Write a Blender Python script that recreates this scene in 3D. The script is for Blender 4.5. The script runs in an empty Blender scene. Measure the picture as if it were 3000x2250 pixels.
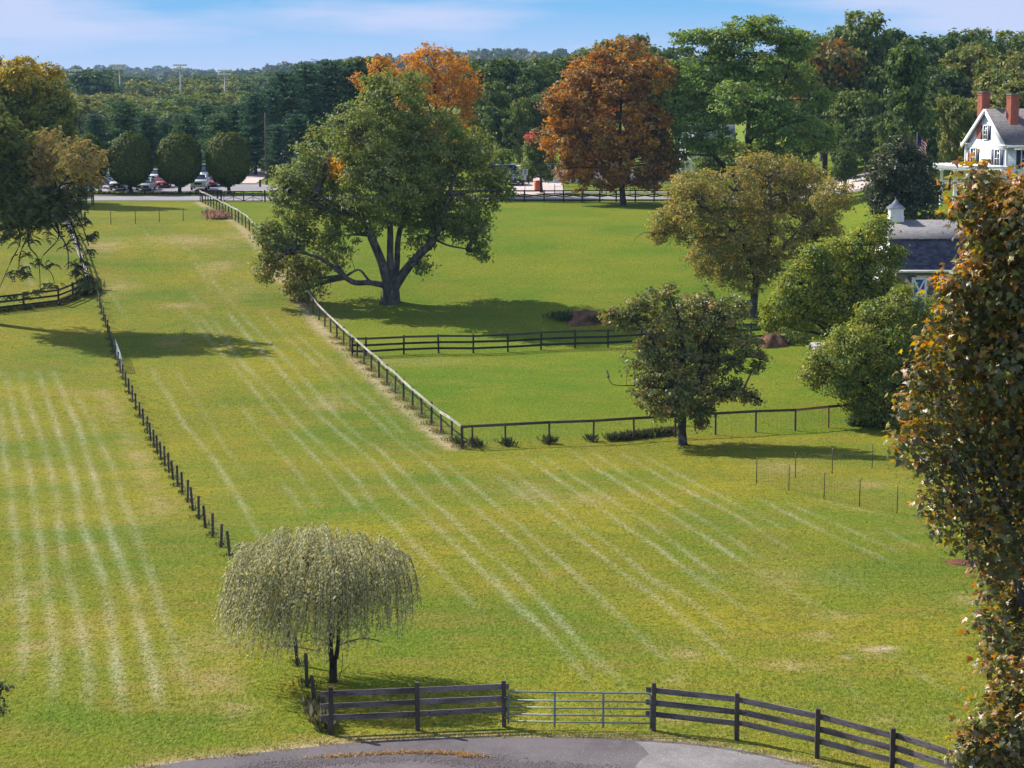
import bpy, math, random
import numpy as np
from mathutils import Vector, Matrix, Euler

SC = bpy.context.scene
COL = SC.collection
R = math.radians
rng = np.random.default_rng(7)
random.seed(7)

# ------------------------------------------------------------------ camera
F = 5900.0                    # focal length in photo pixels (3000 wide)
TILT = R(8.63)
CAMZ = 16.7
cam_d = bpy.data.cameras.new('camera')
cam_d.sensor_width = 36.0
cam_d.lens = F / 3000.0 * 36.0
cam_d.clip_start = 1.0
cam_d.clip_end = 20000.0
cam = bpy.data.objects.new('camera', cam_d)
COL.objects.link(cam)
cam.location = (0, 0, CAMZ)
cam.rotation_euler = (R(90) - TILT, 0, 0)
SC.camera = cam

# ------------------------------------------------------------------ sun, sky, exposure
SUN_EL = R(39)
SUN_AZ = math.atan2(-0.82, 0.57)            # from +Y towards +X
sdir = Vector((math.sin(SUN_AZ) * math.cos(SUN_EL), math.cos(SUN_AZ) * math.cos(SUN_EL), math.sin(SUN_EL)))
sl = bpy.data.lights.new('sun', 'SUN')
sl.energy = 4.8
sl.angle = R(0.5)
sl.color = (1.0, 0.93, 0.82)
so = bpy.data.objects.new('sun', sl)
COL.objects.link(so)
so.rotation_euler = (-sdir).to_track_quat('-Z', 'Y').to_euler()
so.location = (-60, 80, 90)

w = bpy.data.worlds.new('World')
SC.world = w
w.use_nodes = True
wn, wl = w.node_tree.nodes, w.node_tree.links
wn.clear()
wo = wn.new('ShaderNodeOutputWorld')
bg = wn.new('ShaderNodeBackground')
bg.inputs['Strength'].default_value = 0.12
sky = wn.new('ShaderNodeTexSky')
sky.sky_type = 'NISHITA'
sky.sun_disc = False
sky.sun_elevation = SUN_EL
sky.sun_rotation = SUN_AZ
sky.altitude = 50
sky.air_density = 1.0
sky.dust_density = 0.4
sky.ozone_density = 2.0


def wnode(t, **kw):
    n = wn.new(t)
    for k, v in kw.items():
        setattr(n, k, v)
    return n


tc = wnode('ShaderNodeTexCoord')
# thin high cloud sheet: bands stretched along the horizon
mp = wnode('ShaderNodeMapping')
mp.inputs['Scale'].default_value = (3.2, 3.2, 26.0)
mp.inputs['Location'].default_value = (0.35, 0.2, 0.55)
wl.new(tc.outputs['Generated'], mp.inputs['Vector'])
nz = wnode('ShaderNodeTexNoise')
nz.inputs['Scale'].default_value = 1.6
nz.inputs['Detail'].default_value = 5.0
nz.inputs['Roughness'].default_value = 0.5
wl.new(mp.outputs['Vector'], nz.inputs['Vector'])
cr = wnode('ShaderNodeValToRGB')
cr.color_ramp.elements[0].position = 0.42
cr.color_ramp.elements[1].position = 0.58
wl.new(nz.outputs['Fac'], cr.inputs['Fac'])
# the sky deepens with height; the haze layer near the horizon is pale
sep = wnode('ShaderNodeSeparateXYZ')
wl.new(tc.outputs['Generated'], sep.inputs['Vector'])
hz = wnode('ShaderNodeMapRange')
hz.inputs['From Min'].default_value = 0.0
hz.inputs['From Max'].default_value = 0.035
wl.new(sep.outputs['Z'], hz.inputs['Value'])
blue = wnode('ShaderNodeMix', data_type='RGBA')
blue.inputs['A'].default_value = (2.55, 3.05, 4.25, 1)
blue.inputs['B'].default_value = (0.95, 2.35, 4.0, 1)
wl.new(hz.outputs['Result'], blue.inputs['Factor'])
low = wnode('ShaderNodeMapRange')            # low air: sky texture takes over higher up
low.inputs['From Min'].default_value = 0.06
low.inputs['From Max'].default_value = 0.30
wl.new(sep.outputs['Z'], low.inputs['Value'])
mixs = wnode('ShaderNodeMix', data_type='RGBA')
wl.new(low.outputs['Result'], mixs.inputs['Factor'])
wl.new(blue.outputs['Result'], mixs.inputs['A'])
wl.new(sky.outputs['Color'], mixs.inputs['B'])
mixc = wnode('ShaderNodeMix', data_type='RGBA')
mixc.inputs['B'].default_value = (2.95, 3.2, 4.3, 1)
cf = wnode('ShaderNodeMath', operation='MULTIPLY')
cf.inputs[1].default_value = 0.85
wl.new(cr.outputs['Color'], cf.inputs[0])
wl.new(cf.outputs[0], mixc.inputs['Factor'])
wl.new(mixs.outputs['Result'], mixc.inputs['A'])
wl.new(mixc.outputs['Result'], bg.inputs['Color'])
wl.new(bg.outputs['Background'], wo.inputs['Surface'])

SC.view_settings.view_transform = 'Standard'
SC.view_settings.look = 'None'
SC.view_settings.exposure = 0.88
SC.view_settings.gamma = 1.0
SC.view_settings.use_curve_mapping = False
SC.render.engine = 'CYCLES'
SC.cycles.max_bounces = 6
SC.cycles.diffuse_bounces = 2
SC.cycles.transmission_bounces = 4
SC.cycles.volume_bounces = 0
SC.cycles.use_denoising = True

# ------------------------------------------------------------------ terrain height
_yy = np.arange(0, 7001, 1.0)


def _smooth(xs, zs, w=9):
    z = np.interp(_yy, xs, zs)
    k = np.hanning(2 * w + 1)
    k /= k.sum()
    zp = np.concatenate([np.full(w, z[0]), z, np.full(w, z[-1])])
    return np.convolve(zp, k, 'valid')


ZC = _smooth([0, 53, 72, 88, 109, 118, 128, 143.6, 155, 168, 181, 192, 205, 232, 245, 262, 300, 340, 420, 600, 900, 1300, 1700, 2300, 3000, 7000],
             [0, 0, -1.1, -2.1, -3.5, -3.5, -3.0, -2.4, -1.7, -0.2, 1.4, 2.3, 2.7, 2.7, 2.8, 3.0, 4.0, 3.0, -2, -6, -6, 2, 8, 18, 22, 22])
ZR = _smooth([0, 53, 72, 88, 109, 116, 130, 150, 165, 178, 200, 232, 250, 300, 400, 600, 900, 1500, 2200, 3000, 7000],
             [0, 0, -1.1, -2.1, -3.4, -3.0, 1.6, 3.8, 5.2, 5.9, 5.4, 4.6, 4.6, 6, 8, 8, 6, 8, 18, 22, 22])


def sstep(t):
    t = np.clip(t, 0, 1)
    return t * t * (3 - 2 * t)


def zg(X, Y):
    X = np.asarray(X, float)
    Y = np.asarray(Y, float)
    a = np.interp(Y, _yy, ZC)
    b = np.interp(Y, _yy, ZR)
    x0 = 21 + np.clip((Y - 130) * 0.12, 0, 60)
    t = sstep((X - x0) / 12.0)
    z = a + (b - a) * t
    und = 0.07 * np.sin(X * 0.21 + 1.3) * np.sin(Y * 0.17) + 0.04 * np.sin(X * 0.6 + Y * 0.35)
    z = z + und * sstep((Y - 56) / 15) * (1 - sstep((Y - 215) / 15))
    far = sstep((Y - 1200) / 900)
    z = z + far * (10 * np.sin(X * 0.0043 + 0.9) + 6 * np.sin(X * 0.0105 + 2.0) + 4 * np.sin(Y * 0.004))
    return z


cT, sT = math.cos(TILT), math.sin(TILT)


def ray(px, py):
    u = (np.asarray(px, float) - 1500) / F
    v = -(np.asarray(py, float) - 1125) / F
    return u, cT + v * sT, -sT + v * cT


def at_Y(px, py, Y):
    dx, dy, dz = ray(px, py)
    t = Y / dy
    return np.array([dx * t, Y, CAMZ + dz * t])


_ys = np.concatenate([np.arange(30, 330, 0.25), np.arange(330, 3000, 5)])


def at(px, py):
    """where the line of sight through a photo pixel meets the ground"""
    dx, dy, dz = ray(px, py)
    t = _ys / dy
    d = CAMZ + dz * t - zg(dx * t, _ys)
    i = int(np.argmax(d < 0)) if (d < 0).any() else len(_ys) - 1
    i = max(i, 1)
    f = d[i - 1] / (d[i - 1] - d[i] + 1e-9)
    Y = _ys[i - 1] + f * (_ys[i] - _ys[i - 1])
    X = dx * Y / dy
    return np.array([X, Y, float(zg(X, Y))])


def scale_at(Y, z=0.0):
    return F / (Y * cT + (CAMZ - z) * sT)


# ------------------------------------------------------------------ tagging / linking
def tag(o, label=None, cat=None, group=None, kind=None):
    if label:
        o['label'] = label
    if cat:
        o['category'] = cat
    if group:
        o['group'] = group
    if kind:
        o['kind'] = kind
    return o


def link(name, me, parent=None):
    o = bpy.data.objects.new(name, me)
    COL.objects.link(o)
    if parent is not None:
        o.parent = parent
    return o


def empty(name, loc, label=None, cat=None, group=None, rz=0.0):
    o = bpy.data.objects.new(name, None)
    COL.objects.link(o)
    o.location = tuple(float(c) for c in loc)
    o.rotation_euler = (0, 0, rz)
    o.empty_display_size = 0.2
    return tag(o, label, cat, group)


def np_mesh(name, V, faces, mat=None, tint=None, attrs=None, smooth=False, mats=None, midx=None):
    """faces: list of int arrays (n,k)"""
    me = bpy.data.meshes.new(name)
    V = np.asarray(V, np.float32)
    me.vertices.add(len(V))
    me.vertices.foreach_set('co', V.ravel())
    loops = np.concatenate([f.ravel() for f in faces]).astype(np.int32)
    sizes = np.concatenate([np.full(len(f), f.shape[1], np.int32) for f in faces])
    starts = np.concatenate([[0], np.cumsum(sizes)[:-1]]).astype(np.int32)
    me.loops.add(len(loops))
    me.loops.foreach_set('vertex_index', loops)
    me.polygons.add(len(sizes))
    me.polygons.foreach_set('loop_start', starts)
    if smooth:
        me.polygons.foreach_set('use_smooth', np.ones(len(sizes), bool))
    if midx is not None:
        me.polygons.foreach_set('material_index', np.asarray(midx, np.int32))
    me.update(calc_edges=True)
    if tint is not None:
        a = me.attributes.new('tint', 'FLOAT_COLOR', 'POINT')
        c = np.ones((len(V), 4), np.float32)
        c[:, :3] = tint
        a.data.foreach_set('color', c.ravel())
    for k, arr in (attrs or {}).items():
        a = me.attributes.new(k, 'FLOAT', 'POINT')
        a.data.foreach_set('value', np.asarray(arr, np.float32))
    if mat is not None:
        me.materials.append(mat)
    for m in (mats or []):
        me.materials.append(m)
    return me


# ------------------------------------------------------------------ materials
class NT:
    def __init__(s, name):
        s.m = bpy.data.materials.new(name)
        s.m.use_nodes = True
        s.t = s.m.node_tree
        s.n, s.l = s.t.nodes, s.t.links
        s.n.clear()
        s.out = s.n.new('ShaderNodeOutputMaterial')

    def N(s, t, _in=None, **kw):
        n = s.n.new(t)
        for k, v in kw.items():
            setattr(n, k, v)
        for k, v in (_in or {}).items():
            if hasattr(v, 'is_output') or isinstance(v, bpy.types.NodeSocket):
                s.l.new(v, n.inputs[k])
            else:
                n.inputs[k].default_value = v
        return n

    def mix(s, f, a, b):
        n = s.N('ShaderNodeMix', data_type='RGBA')
        for k, v in (('Factor', f), ('A', a), ('B', b)):
            if isinstance(v, bpy.types.NodeSocket):
                s.l.new(v, n.inputs[k])
            elif k == 'Factor':
                n.inputs[k].default_value = v
            else:
                n.inputs[k].default_value = (*v, 1) if len(v) == 3 else v
        return n.outputs['Result']

    def math(s, op, a, b=0.0, clamp=False):
        n = s.N('ShaderNodeMath', operation=op, use_clamp=clamp)
        for i, v in enumerate((a, b)):
            if isinstance(v, bpy.types.NodeSocket):
                s.l.new(v, n.inputs[i])
            else:
                n.inputs[i].default_value = v
        return n.outputs[0]

    def noise(s, vec, scale, detail=3.0, rough=0.55, mapscale=None, loc=None):
        if mapscale or loc:
            mp = s.N('ShaderNodeMapping', {'Vector': vec, 'Scale': mapscale or (1, 1, 1), 'Location': loc or (0, 0, 0)})
            vec = mp.outputs['Vector']
        return s.N('ShaderNodeTexNoise', {'Vector': vec, 'Scale': scale, 'Detail': detail, 'Roughness': rough}).outputs['Fac']

    def ramp(s, v, lo, hi):
        return s.N('ShaderNodeMapRange', {'Value': v, 'From Min': lo, 'From Max': hi}).outputs['Result']

    def pos(s):
        return s.N('ShaderNodeNewGeometry').outputs['Position']

    def obj(s):
        return s.N('ShaderNodeTexCoord').outputs['Object']

    def rnd(s):
        return s.N('ShaderNodeObjectInfo').outputs['Random']

    def attr(s, name, col=False):
        n = s.N('ShaderNodeAttribute', attribute_name=name)
        return n.outputs['Color' if col else 'Fac']

    def finish(s, color, rough=0.8, bump=None, bump_d=0.02, spec=0.3, metal=0.0, bstr=0.6):
        b = s.N('ShaderNodeBsdfPrincipled')
        for k, v in (('Base Color', color), ('Roughness', rough), ('Metallic', metal), ('Specular IOR Level', spec)):
            if isinstance(v, bpy.types.NodeSocket):
                s.l.new(v, b.inputs[k])
            elif k == 'Base Color':
                b.inputs[k].default_value = (*v, 1)
            else:
                b.inputs[k].default_value = v
        if bump is not None:
            bn = s.N('ShaderNodeBump', {'Strength': bstr, 'Distance': bump_d, 'Height': bump})
            s.l.new(bn.outputs['Normal'], b.inputs['Normal'])
        s.l.new(b.outputs['BSDF'], s.out.inputs['Surface'])
        return s.m


def m_leaf(name='foliage', trans=0.30, gloss=0.02, grough=0.55):
    t = NT(name)
    c = t.attr('tint', True)
    d = t.N('ShaderNodeBsdfDiffuse', {'Color': c, 'Roughness': 0.5})
    tcol = t.N('ShaderNodeHueSaturation', {'Color': c, 'Hue': 0.488, 'Saturation': 1.08, 'Value': 1.3})
    tr = t.N('ShaderNodeBsdfTranslucent', {'Color': tcol.outputs['Color']})
    m1 = t.N('ShaderNodeMixShader', {'Fac': trans})
    t.l.new(d.outputs[0], m1.inputs[1])
    t.l.new(tr.outputs[0], m1.inputs[2])
    g = t.N('ShaderNodeBsdfGlossy', {'Color': (1, 1, 1, 1), 'Roughness': grough})
    m2 = t.N('ShaderNodeMixShader', {'Fac': gloss})
    t.l.new(m1.outputs[0], m2.inputs[1])
    t.l.new(g.outputs[0], m2.inputs[2])
    t.l.new(m2.outputs[0], t.out.inputs['Surface'])
    return t.m


LEAF = m_leaf()
LEAF_GLOSS = m_leaf('glossy_foliage', 0.24, 0.03, 0.5)
LEAF_FAR = m_leaf('far_foliage', 0.22, 0.02, 0.6)


def m_bark(name, c0, c1, sc=3.0):
    t = NT(name)
    p = t.pos()
    n = t.noise(p, sc, 5, 0.65, (1, 1, 0.35))
    n2 = t.noise(p, sc * 0.5, 2)
    c = t.mix(t.ramp(n, 0.35, 0.65), c0, c1)
    c = t.mix(t.math('MULTIPLY', t.ramp(n2, 0.55, 0.7), 0.5), c, (0.22, 0.22, 0.2))
    return t.finish(c, 0.9, n, 0.06, 0.1, bstr=0.9)


BARK = m_bark('bark', (0.026, 0.023, 0.021), (0.085, 0.075, 0.066))
BARK_DARK = m_bark('dark_bark', (0.02, 0.018, 0.016), (0.07, 0.06, 0.05))
BARK_GREY = m_bark('grey_bark', (0.032, 0.029, 0.027), (0.12, 0.11, 0.10))


def m_wood(name, c0, c1, c2=None, worn=0.0):
    t = NT(name)
    o = t.obj()
    r = t.rnd()
    off = t.N('ShaderNodeCombineXYZ', {'X': t.math('MULTIPLY', r, 37.0), 'Y': t.math('MULTIPLY', r, 11.0), 'Z': 0.0})
    v = t.N('ShaderNodeVectorMath', operation='ADD')
    t.l.new(o, v.inputs[0])
    t.l.new(off.outputs[0], v.inputs[1])
    vec = v.outputs[0]
    g = t.noise(vec, 3.0, 6, 0.6, (1.0, 5, 5))
    big = t.noise(vec, 1.2, 3, 0.5, (2.2, 0.6, 0.6))
    c = t.mix(t.ramp(g, 0.3, 0.7), c0, c1)
    c = t.mix(t.ramp(big, 0.42, 0.62), c, c2 or c0)
    knot = t.noise(vec, 9.0, 0, 0.5, (2.5, 1, 1))
    c = t.mix(t.ramp(knot, 0.70, 0.74), c, (0.02, 0.016, 0.014))
    br = t.N('ShaderNodeHueSaturation', {'Color': c, 'Value': t.math('ADD', 0.75, t.math('MULTIPLY', r, 0.5))})
    return t.finish(br.outputs[0], 0.85, g, 0.006, 0.15)


WOOD_FRONT = m_wood('weathered_board', (0.13, 0.112, 0.11), (0.235, 0.21, 0.205), (0.095, 0.08, 0.078))
WOOD_POST = m_wood('weathered_post', (0.06, 0.05, 0.046), (0.115, 0.098, 0.088))
WOOD_DARK = m_wood('tarred_board', (0.022, 0.02, 0.02), (0.05, 0.045, 0.042))
WOOD_GREY = m_wood('silvery_board', (0.3, 0.28, 0.255), (0.46, 0.43, 0.40), (0.24, 0.22, 0.20))
WOOD_NEW = m_wood('reddish_post', (0.24, 0.115, 0.06), (0.33, 0.17, 0.09))


def m_plain(name, c, rough=0.6, spec=0.4, metal=0.0, var=0.12, sc=3.0):
    t = NT(name)
    n = t.noise(t.pos(), sc, 4, 0.6)
    lo = tuple(x * (1 - var * 1.6) for x in c)
    col = t.mix(t.ramp(n, 0.3, 0.65), lo, c)
    return t.finish(col, rough, n, 0.003, spec, metal, 0.3)


M_WHITE = m_plain('white_paint', (0.78, 0.78, 0.77), 0.55, 0.3, 0, 0.06)
M_GALV = m_plain('galvanised_tube', (0.20, 0.27, 0.28), 0.5, 0.4, 0.2, 0.25)
M_TPOST = m_plain('steel_post', (0.035, 0.04, 0.035), 0.7, 0.3)
M_TIP = m_plain('rusty_tip', (0.35, 0.2, 0.13), 0.7, 0.3)
M_WIRE = m_plain('wire_steel', (0.09, 0.09, 0.085), 0.6, 0.4, 0.3)
M_POLE = m_plain('grey_pole', (0.30, 0.31, 0.33), 0.6, 0.4)
M_POLEWOOD = m_bark('pole_wood', (0.06, 0.05, 0.045), (0.15, 0.13, 0.115), 2.0)
M_BLACK = m_plain('black_plastic', (0.012, 0.012, 0.013), 0.6, 0.4)
M_SHADE_GLASS = m_plain('dark_glass', (0.015, 0.02, 0.03), 0.08, 0.8, 0, 0.05)
M_RUBBER = m_plain('rubber', (0.02, 0.02, 0.02), 0.9, 0.2)
M_CHROME = m_plain('rim_metal', (0.5, 0.5, 0.52), 0.3, 0.6, 0.7)
M_BLUE = m_plain('blue_paint', (0.045, 0.12, 0.42), 0.5, 0.3)
M_SHUT = m_plain('navy_shutter', (0.022, 0.03, 0.075), 0.55, 0.3)
M_ORANGE = m_plain('orange_plastic', (0.55, 0.10, 0.03), 0.5, 0.4)
M_METALROOF = m_plain('pale_metal_roof', (0.24, 0.25, 0.28), 0.7, 0.3, 0.0)
M_COPPER = m_plain('dull_copper', (0.12, 0.15, 0.19), 0.5, 0.5, 0.2, 0.3)
M_BLUEROOF = m_plain('slate_blue_roof', (0.16, 0.24, 0.36), 0.5, 0.4)
M_LAMP = m_plain('white_lamp', (0.8, 0.8, 0.82), 0.3, 0.5)
M_DIRT = m_plain('brown_dirt', (0.17, 0.095, 0.06), 0.95, 0.05, 0, 0.45, 2.2)
M_MULCH = m_plain('red_mulch', (0.16, 0.07, 0.045), 0.95, 0.05, 0, 0.5, 9)
M_STONE = m_plain('block_face', (0.20, 0.185, 0.165), 0.9, 0.15, 0, 0.2, 5)
M_MORTAR = m_plain('mortar', (0.16, 0.15, 0.135), 0.95, 0.1)
M_CONC = m_plain('kerb_concrete', (0.36, 0.34, 0.33), 0.9, 0.15)


def m_car(name, c):
    t = NT(name)
    b = t.N('ShaderNodeBsdfPrincipled', {'Base Color': (*c, 1), 'Roughness': 0.35, 'Coat Weight': 0.6, 'Coat Roughness': 0.08})
    n = t.noise(t.pos(), 2.0, 3)
    t.l.new(t.ramp(n, -0.4, 1.9), b.inputs['Roughness'])
    t.l.new(b.outputs[0], t.out.inputs['Surface'])
    return t.m


def m_asphalt(name, c0, c1, c2, sc=1.0):
    t = NT(name)
    p = t.pos()
    big = t.noise(p, 0.35 * sc, 5, 0.6)
    mid = t.noise(p, 2.5 * sc, 4, 0.6)
    fine = t.noise(p, 26 * sc, 2, 0.7)
    c = t.mix(t.ramp(big, 0.4, 0.6), c0, c1)
    c = t.mix(t.math('MULTIPLY', t.ramp(mid, 0.5, 0.75), 0.5), c, c2)
    c = t.mix(t.math('MULTIPLY', t.ramp(fine, 0.58, 0.72), 0.55), c, tuple(min(1, x * 2.2) for x in c2))
    c = t.mix(t.math('MULTIPLY', t.ramp(fine, 0.42, 0.30), 0.6), c, tuple(x * 0.4 for x in c0))
    return t.finish(c, 0.9, fine, 0.012, 0.2, bstr=0.7)


M_DRIVE = m_asphalt('old_asphalt', (0.085, 0.073, 0.078), (0.115, 0.10, 0.104), (0.15, 0.135, 0.135))
M_ROAD = m_asphalt('road_asphalt', (0.2, 0.185, 0.2), (0.24, 0.225, 0.235), (0.27, 0.25, 0.26), 0.4)
M_GRAVEL = m_asphalt('pale_gravel', (0.15, 0.138, 0.138), (0.21, 0.197, 0.196), (0.26, 0.245, 0.24), 1.3)
M_PINKLOT = m_asphalt('pink_gravel', (0.42, 0.34, 0.31), (0.48, 0.40, 0.37), (0.52, 0.44, 0.41), 0.4)


def m_shingle(name, c0, c1, sx=0.3, sy=0.14):
    t = NT(name)
    o = t.obj()
    br = t.N('ShaderNodeTexBrick', {'Vector': o, 'Color1': (*c0, 1), 'Color2': (*c1, 1), 'Mortar': (*[x * 0.45 for x in c0], 1), 'Scale': 1.0,
                                    'Mortar Size': 0.012, 'Brick Width': sx, 'Row Height': sy, 'Bias': 0.1})
    n = t.noise(o, 6, 4)
    c = t.mix(t.math('MULTIPLY', t.ramp(n, 0.4, 0.7), 0.4), br.outputs['Color'], tuple(x * 1.5 for x in c1))
    return t.finish(c, 0.85, br.outputs['Fac'], -0.012, 0.2)


M_ROOF = m_shingle('house_shingles', (0.11, 0.10, 0.11), (0.17, 0.16, 0.165), 0.35, 0.2)
M_BARNROOF = m_shingle('barn_upper_shingles', (0.13, 0.127, 0.135), (0.185, 0.178, 0.185), 0.35, 0.16)


def m_shing():
    t = NT('blue_black_shingle')
    n = t.noise(t.pos(), 3.0, 4, 0.6)
    c = t.mix(t.rnd(), (0.03, 0.033, 0.055), (0.085, 0.088, 0.125))
    c = t.mix(t.math('MULTIPLY', t.ramp(n, 0.4, 0.7), 0.4), c, (0.05, 0.05, 0.075))
    return t.finish(c, 0.8, n, 0.004, 0.25)


M_SHINGLE = m_shing()
M_BRICKRED = m_shingle('red_brick', (0.30, 0.085, 0.055), (0.38, 0.12, 0.08), 0.22, 0.075)
M_SIDING = m_shingle('white_clapboard', (0.76, 0.77, 0.78), (0.80, 0.80, 0.80), 60.0, 0.16)


# grass: one material shared by the ground sheet and the standing blades
def m_grass(blade=False):
    t = NT('grass_blade' if blade else 'mown_grass')
    p = t.pos()
    stripe, dry, lush, bare = t.attr('stripe'), t.attr('dry'), t.attr('lush'), t.attr('bare')
    big = t.noise(p, 0.09, 4, 0.6)
    mid = t.noise(p, 0.55, 4, 0.6, (0.45, 1.0, 1.0))
    pat = t.noise(p, 2.2, 3, 0.65, (0.6, 1.0, 1.0))
    iso = t.noise(p, 1.3, 3, 0.6)
    pat2 = t.noise(p, 4.2, 3, 0.7, (0.8, 0.5, 1))
    fine = t.noise(p, 9.0, 3, 0.75, (1, 0.5, 1))
    vf = t.noise(p, 24.0, 2, 0.7, (1, 0.5, 1))
    yel, grn, olive = (0.225, 0.200, 0.014), (0.092, 0.145, 0.010), (0.195, 0.155, 0.028)
    a = t.mix(t.ramp(big, 0.36, 0.62), grn, yel)
    a = t.mix(t.math('MULTIPLY', t.ramp(mid, 0.45, 0.68), 0.7), a, olive)
    a = t.mix(t.math('MULTIPLY', t.ramp(pat, 0.52, 0.36), 0.55), a, (0.085, 0.14, 0.010))
    g = t.mix(t.ramp(big, 0.35, 0.65), (0.078, 0.150, 0.006), (0.150, 0.182, 0.010))
    g = t.mix(t.math('MULTIPLY', t.ramp(mid, 0.48, 0.7), 0.6), g, (0.185, 0.172, 0.018))
    c = t.mix(lush, a, g)
    dn = t.math('MULTIPLY', dry, t.ramp(t.math('ADD', mid, pat), 0.72, 1.1), True)
    c = t.mix(dn, c, (0.33, 0.25, 0.115))
    sn = t.math('MULTIPLY', stripe, t.ramp(t.math('ADD', iso, t.math('MULTIPLY', fine, 0.8)), 0.40, 0.88), True)
    sc = t.mix(t.ramp(big, 0.4, 0.6), (0.33, 0.36, 0.22), (0.40, 0.36, 0.22))
    c = t.mix(sn, c, sc)
    c = t.mix(bare, c, (0.5, 0.4, 0.3))
    c = t.mix(t.math('MULTIPLY', t.ramp(pat2, 0.50, 0.34), 0.4), c, (0.085, 0.105, 0.012))
    c = t.mix(t.math('MULTIPLY', t.ramp(fine, 0.50, 0.34), 0.7), c, (0.05, 0.062, 0.010))
    c = t.mix(t.math('MULTIPLY', t.ramp(fine, 0.54, 0.70), 0.5), c, (0.30, 0.26, 0.08))
    h = t.math('ADD', t.math('MULTIPLY', fine, 0.7), t.math('ADD', t.math('MULTIPLY', vf, 0.3), t.math('MULTIPLY', pat, 0.6)))
    if blade:
        d = t.N('ShaderNodeBsdfDiffuse', {'Color': c})
        tr = t.N('ShaderNodeBsdfTranslucent', {'Color': c})
        m = t.N('ShaderNodeMixShader', {'Fac': 0.5})
        t.l.new(d.outputs[0], m.inputs[1])
        t.l.new(tr.outputs[0], m.inputs[2])
        t.l.new(m.outputs[0], t.out.inputs['Surface'])
        return t.m
    return t.finish(c, 0.95, h, 0.16, 0.05, bstr=0.8)


M_GRASS = m_grass()
M_BLADE = m_grass(True)

# ------------------------------------------------------------------ marks on the field (clippings, dry grass)
GX0, GX1, GY0, GY1, GS = -62.0, 62.0, 44.0, 236.0, 0.16
gx = np.arange(GX0, GX1 + 1e-6, GS)
gy = np.arange(GY0, GY1 + 1e-6, GS)
MAPS = {k: np.zeros((len(gy), len(gx)), np.float32) for k in ('stripe', 'dry', 'lush', 'bare')}


def gpts(org, sc, pts):
    out = []
    for (x, y) in pts:
        P = at(org[0] + x / sc, org[1] + y / sc)
        out.append((P[0], P[1]))
    return np.array(out)


def densify(P, step=1.2):
    # smooth curve through the points
    out = [P[0]]
    n = len(P)
    for i in range(n - 1):
        p0, p1, p2, p3 = P[max(i - 1, 0)], P[i], P[i + 1], P[min(i + 2, n - 1)]
        m = max(2, int(np.linalg.norm(p2 - p1) / step))
        for k in range(1, m + 1):
            t = k / m
            out.append(0.5 * ((2 * p1) + (p2 - p0) * t + (2 * p0 - 5 * p1 + 4 * p2 - p3) * t * t + (3 * p1 - p0 - 3 * p2 + p3) * t ** 3))
    return np.array(out)


def paint(name, P, width, val, soft=0.6, vary=True):
    M = MAPS[name]
    ph = rng.uniform(0, 6.28, 3)
    L = 0.0
    tot = float(np.linalg.norm(np.diff(P, axis=0), axis=1).sum()) + 1e-6
    for a, b in zip(P[:-1], P[1:]):
        pad = width * 2.2
        x0, x1 = min(a[0], b[0]) - pad, max(a[0], b[0]) + pad
        y0, y1 = min(a[1], b[1]) - pad, max(a[1], b[1]) + pad
        i0, i1 = np.searchsorted(gx, (x0, x1))
        j0, j1 = np.searchsorted(gy, (y0, y1))
        if i1 <= i0 or j1 <= j0:
            continue
        XX, YY = np.meshgrid(gx[i0:i1], gy[j0:j1])
        d = b - a
        l2 = float(d @ d) + 1e-9
        t = np.clip(((XX - a[0]) * d[0] + (YY - a[1]) * d[1]) / l2, 0, 1)
        dist = np.hypot(XX - a[0] - t * d[0], YY - a[1] - t * d[1])
        s = L + t * math.sqrt(l2)
        fade = np.clip(np.minimum(s, tot - s) / 3.0 + 0.15, 0, 1)
        wv = val
        if vary:
            wv = val * (0.72 + 0.22 * np.sin(s * 0.31 + ph[0]) + 0.16 * np.sin(s * 0.83 + ph[1]))
        v = wv * (fade if name == 'stripe' else 1.0) * np.exp(-(dist / (width * soft)) ** 2)
        M[j0:j1, i0:i1] = np.maximum(M[j0:j1, i0:i1], v)
        L += math.sqrt(l2)


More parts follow.
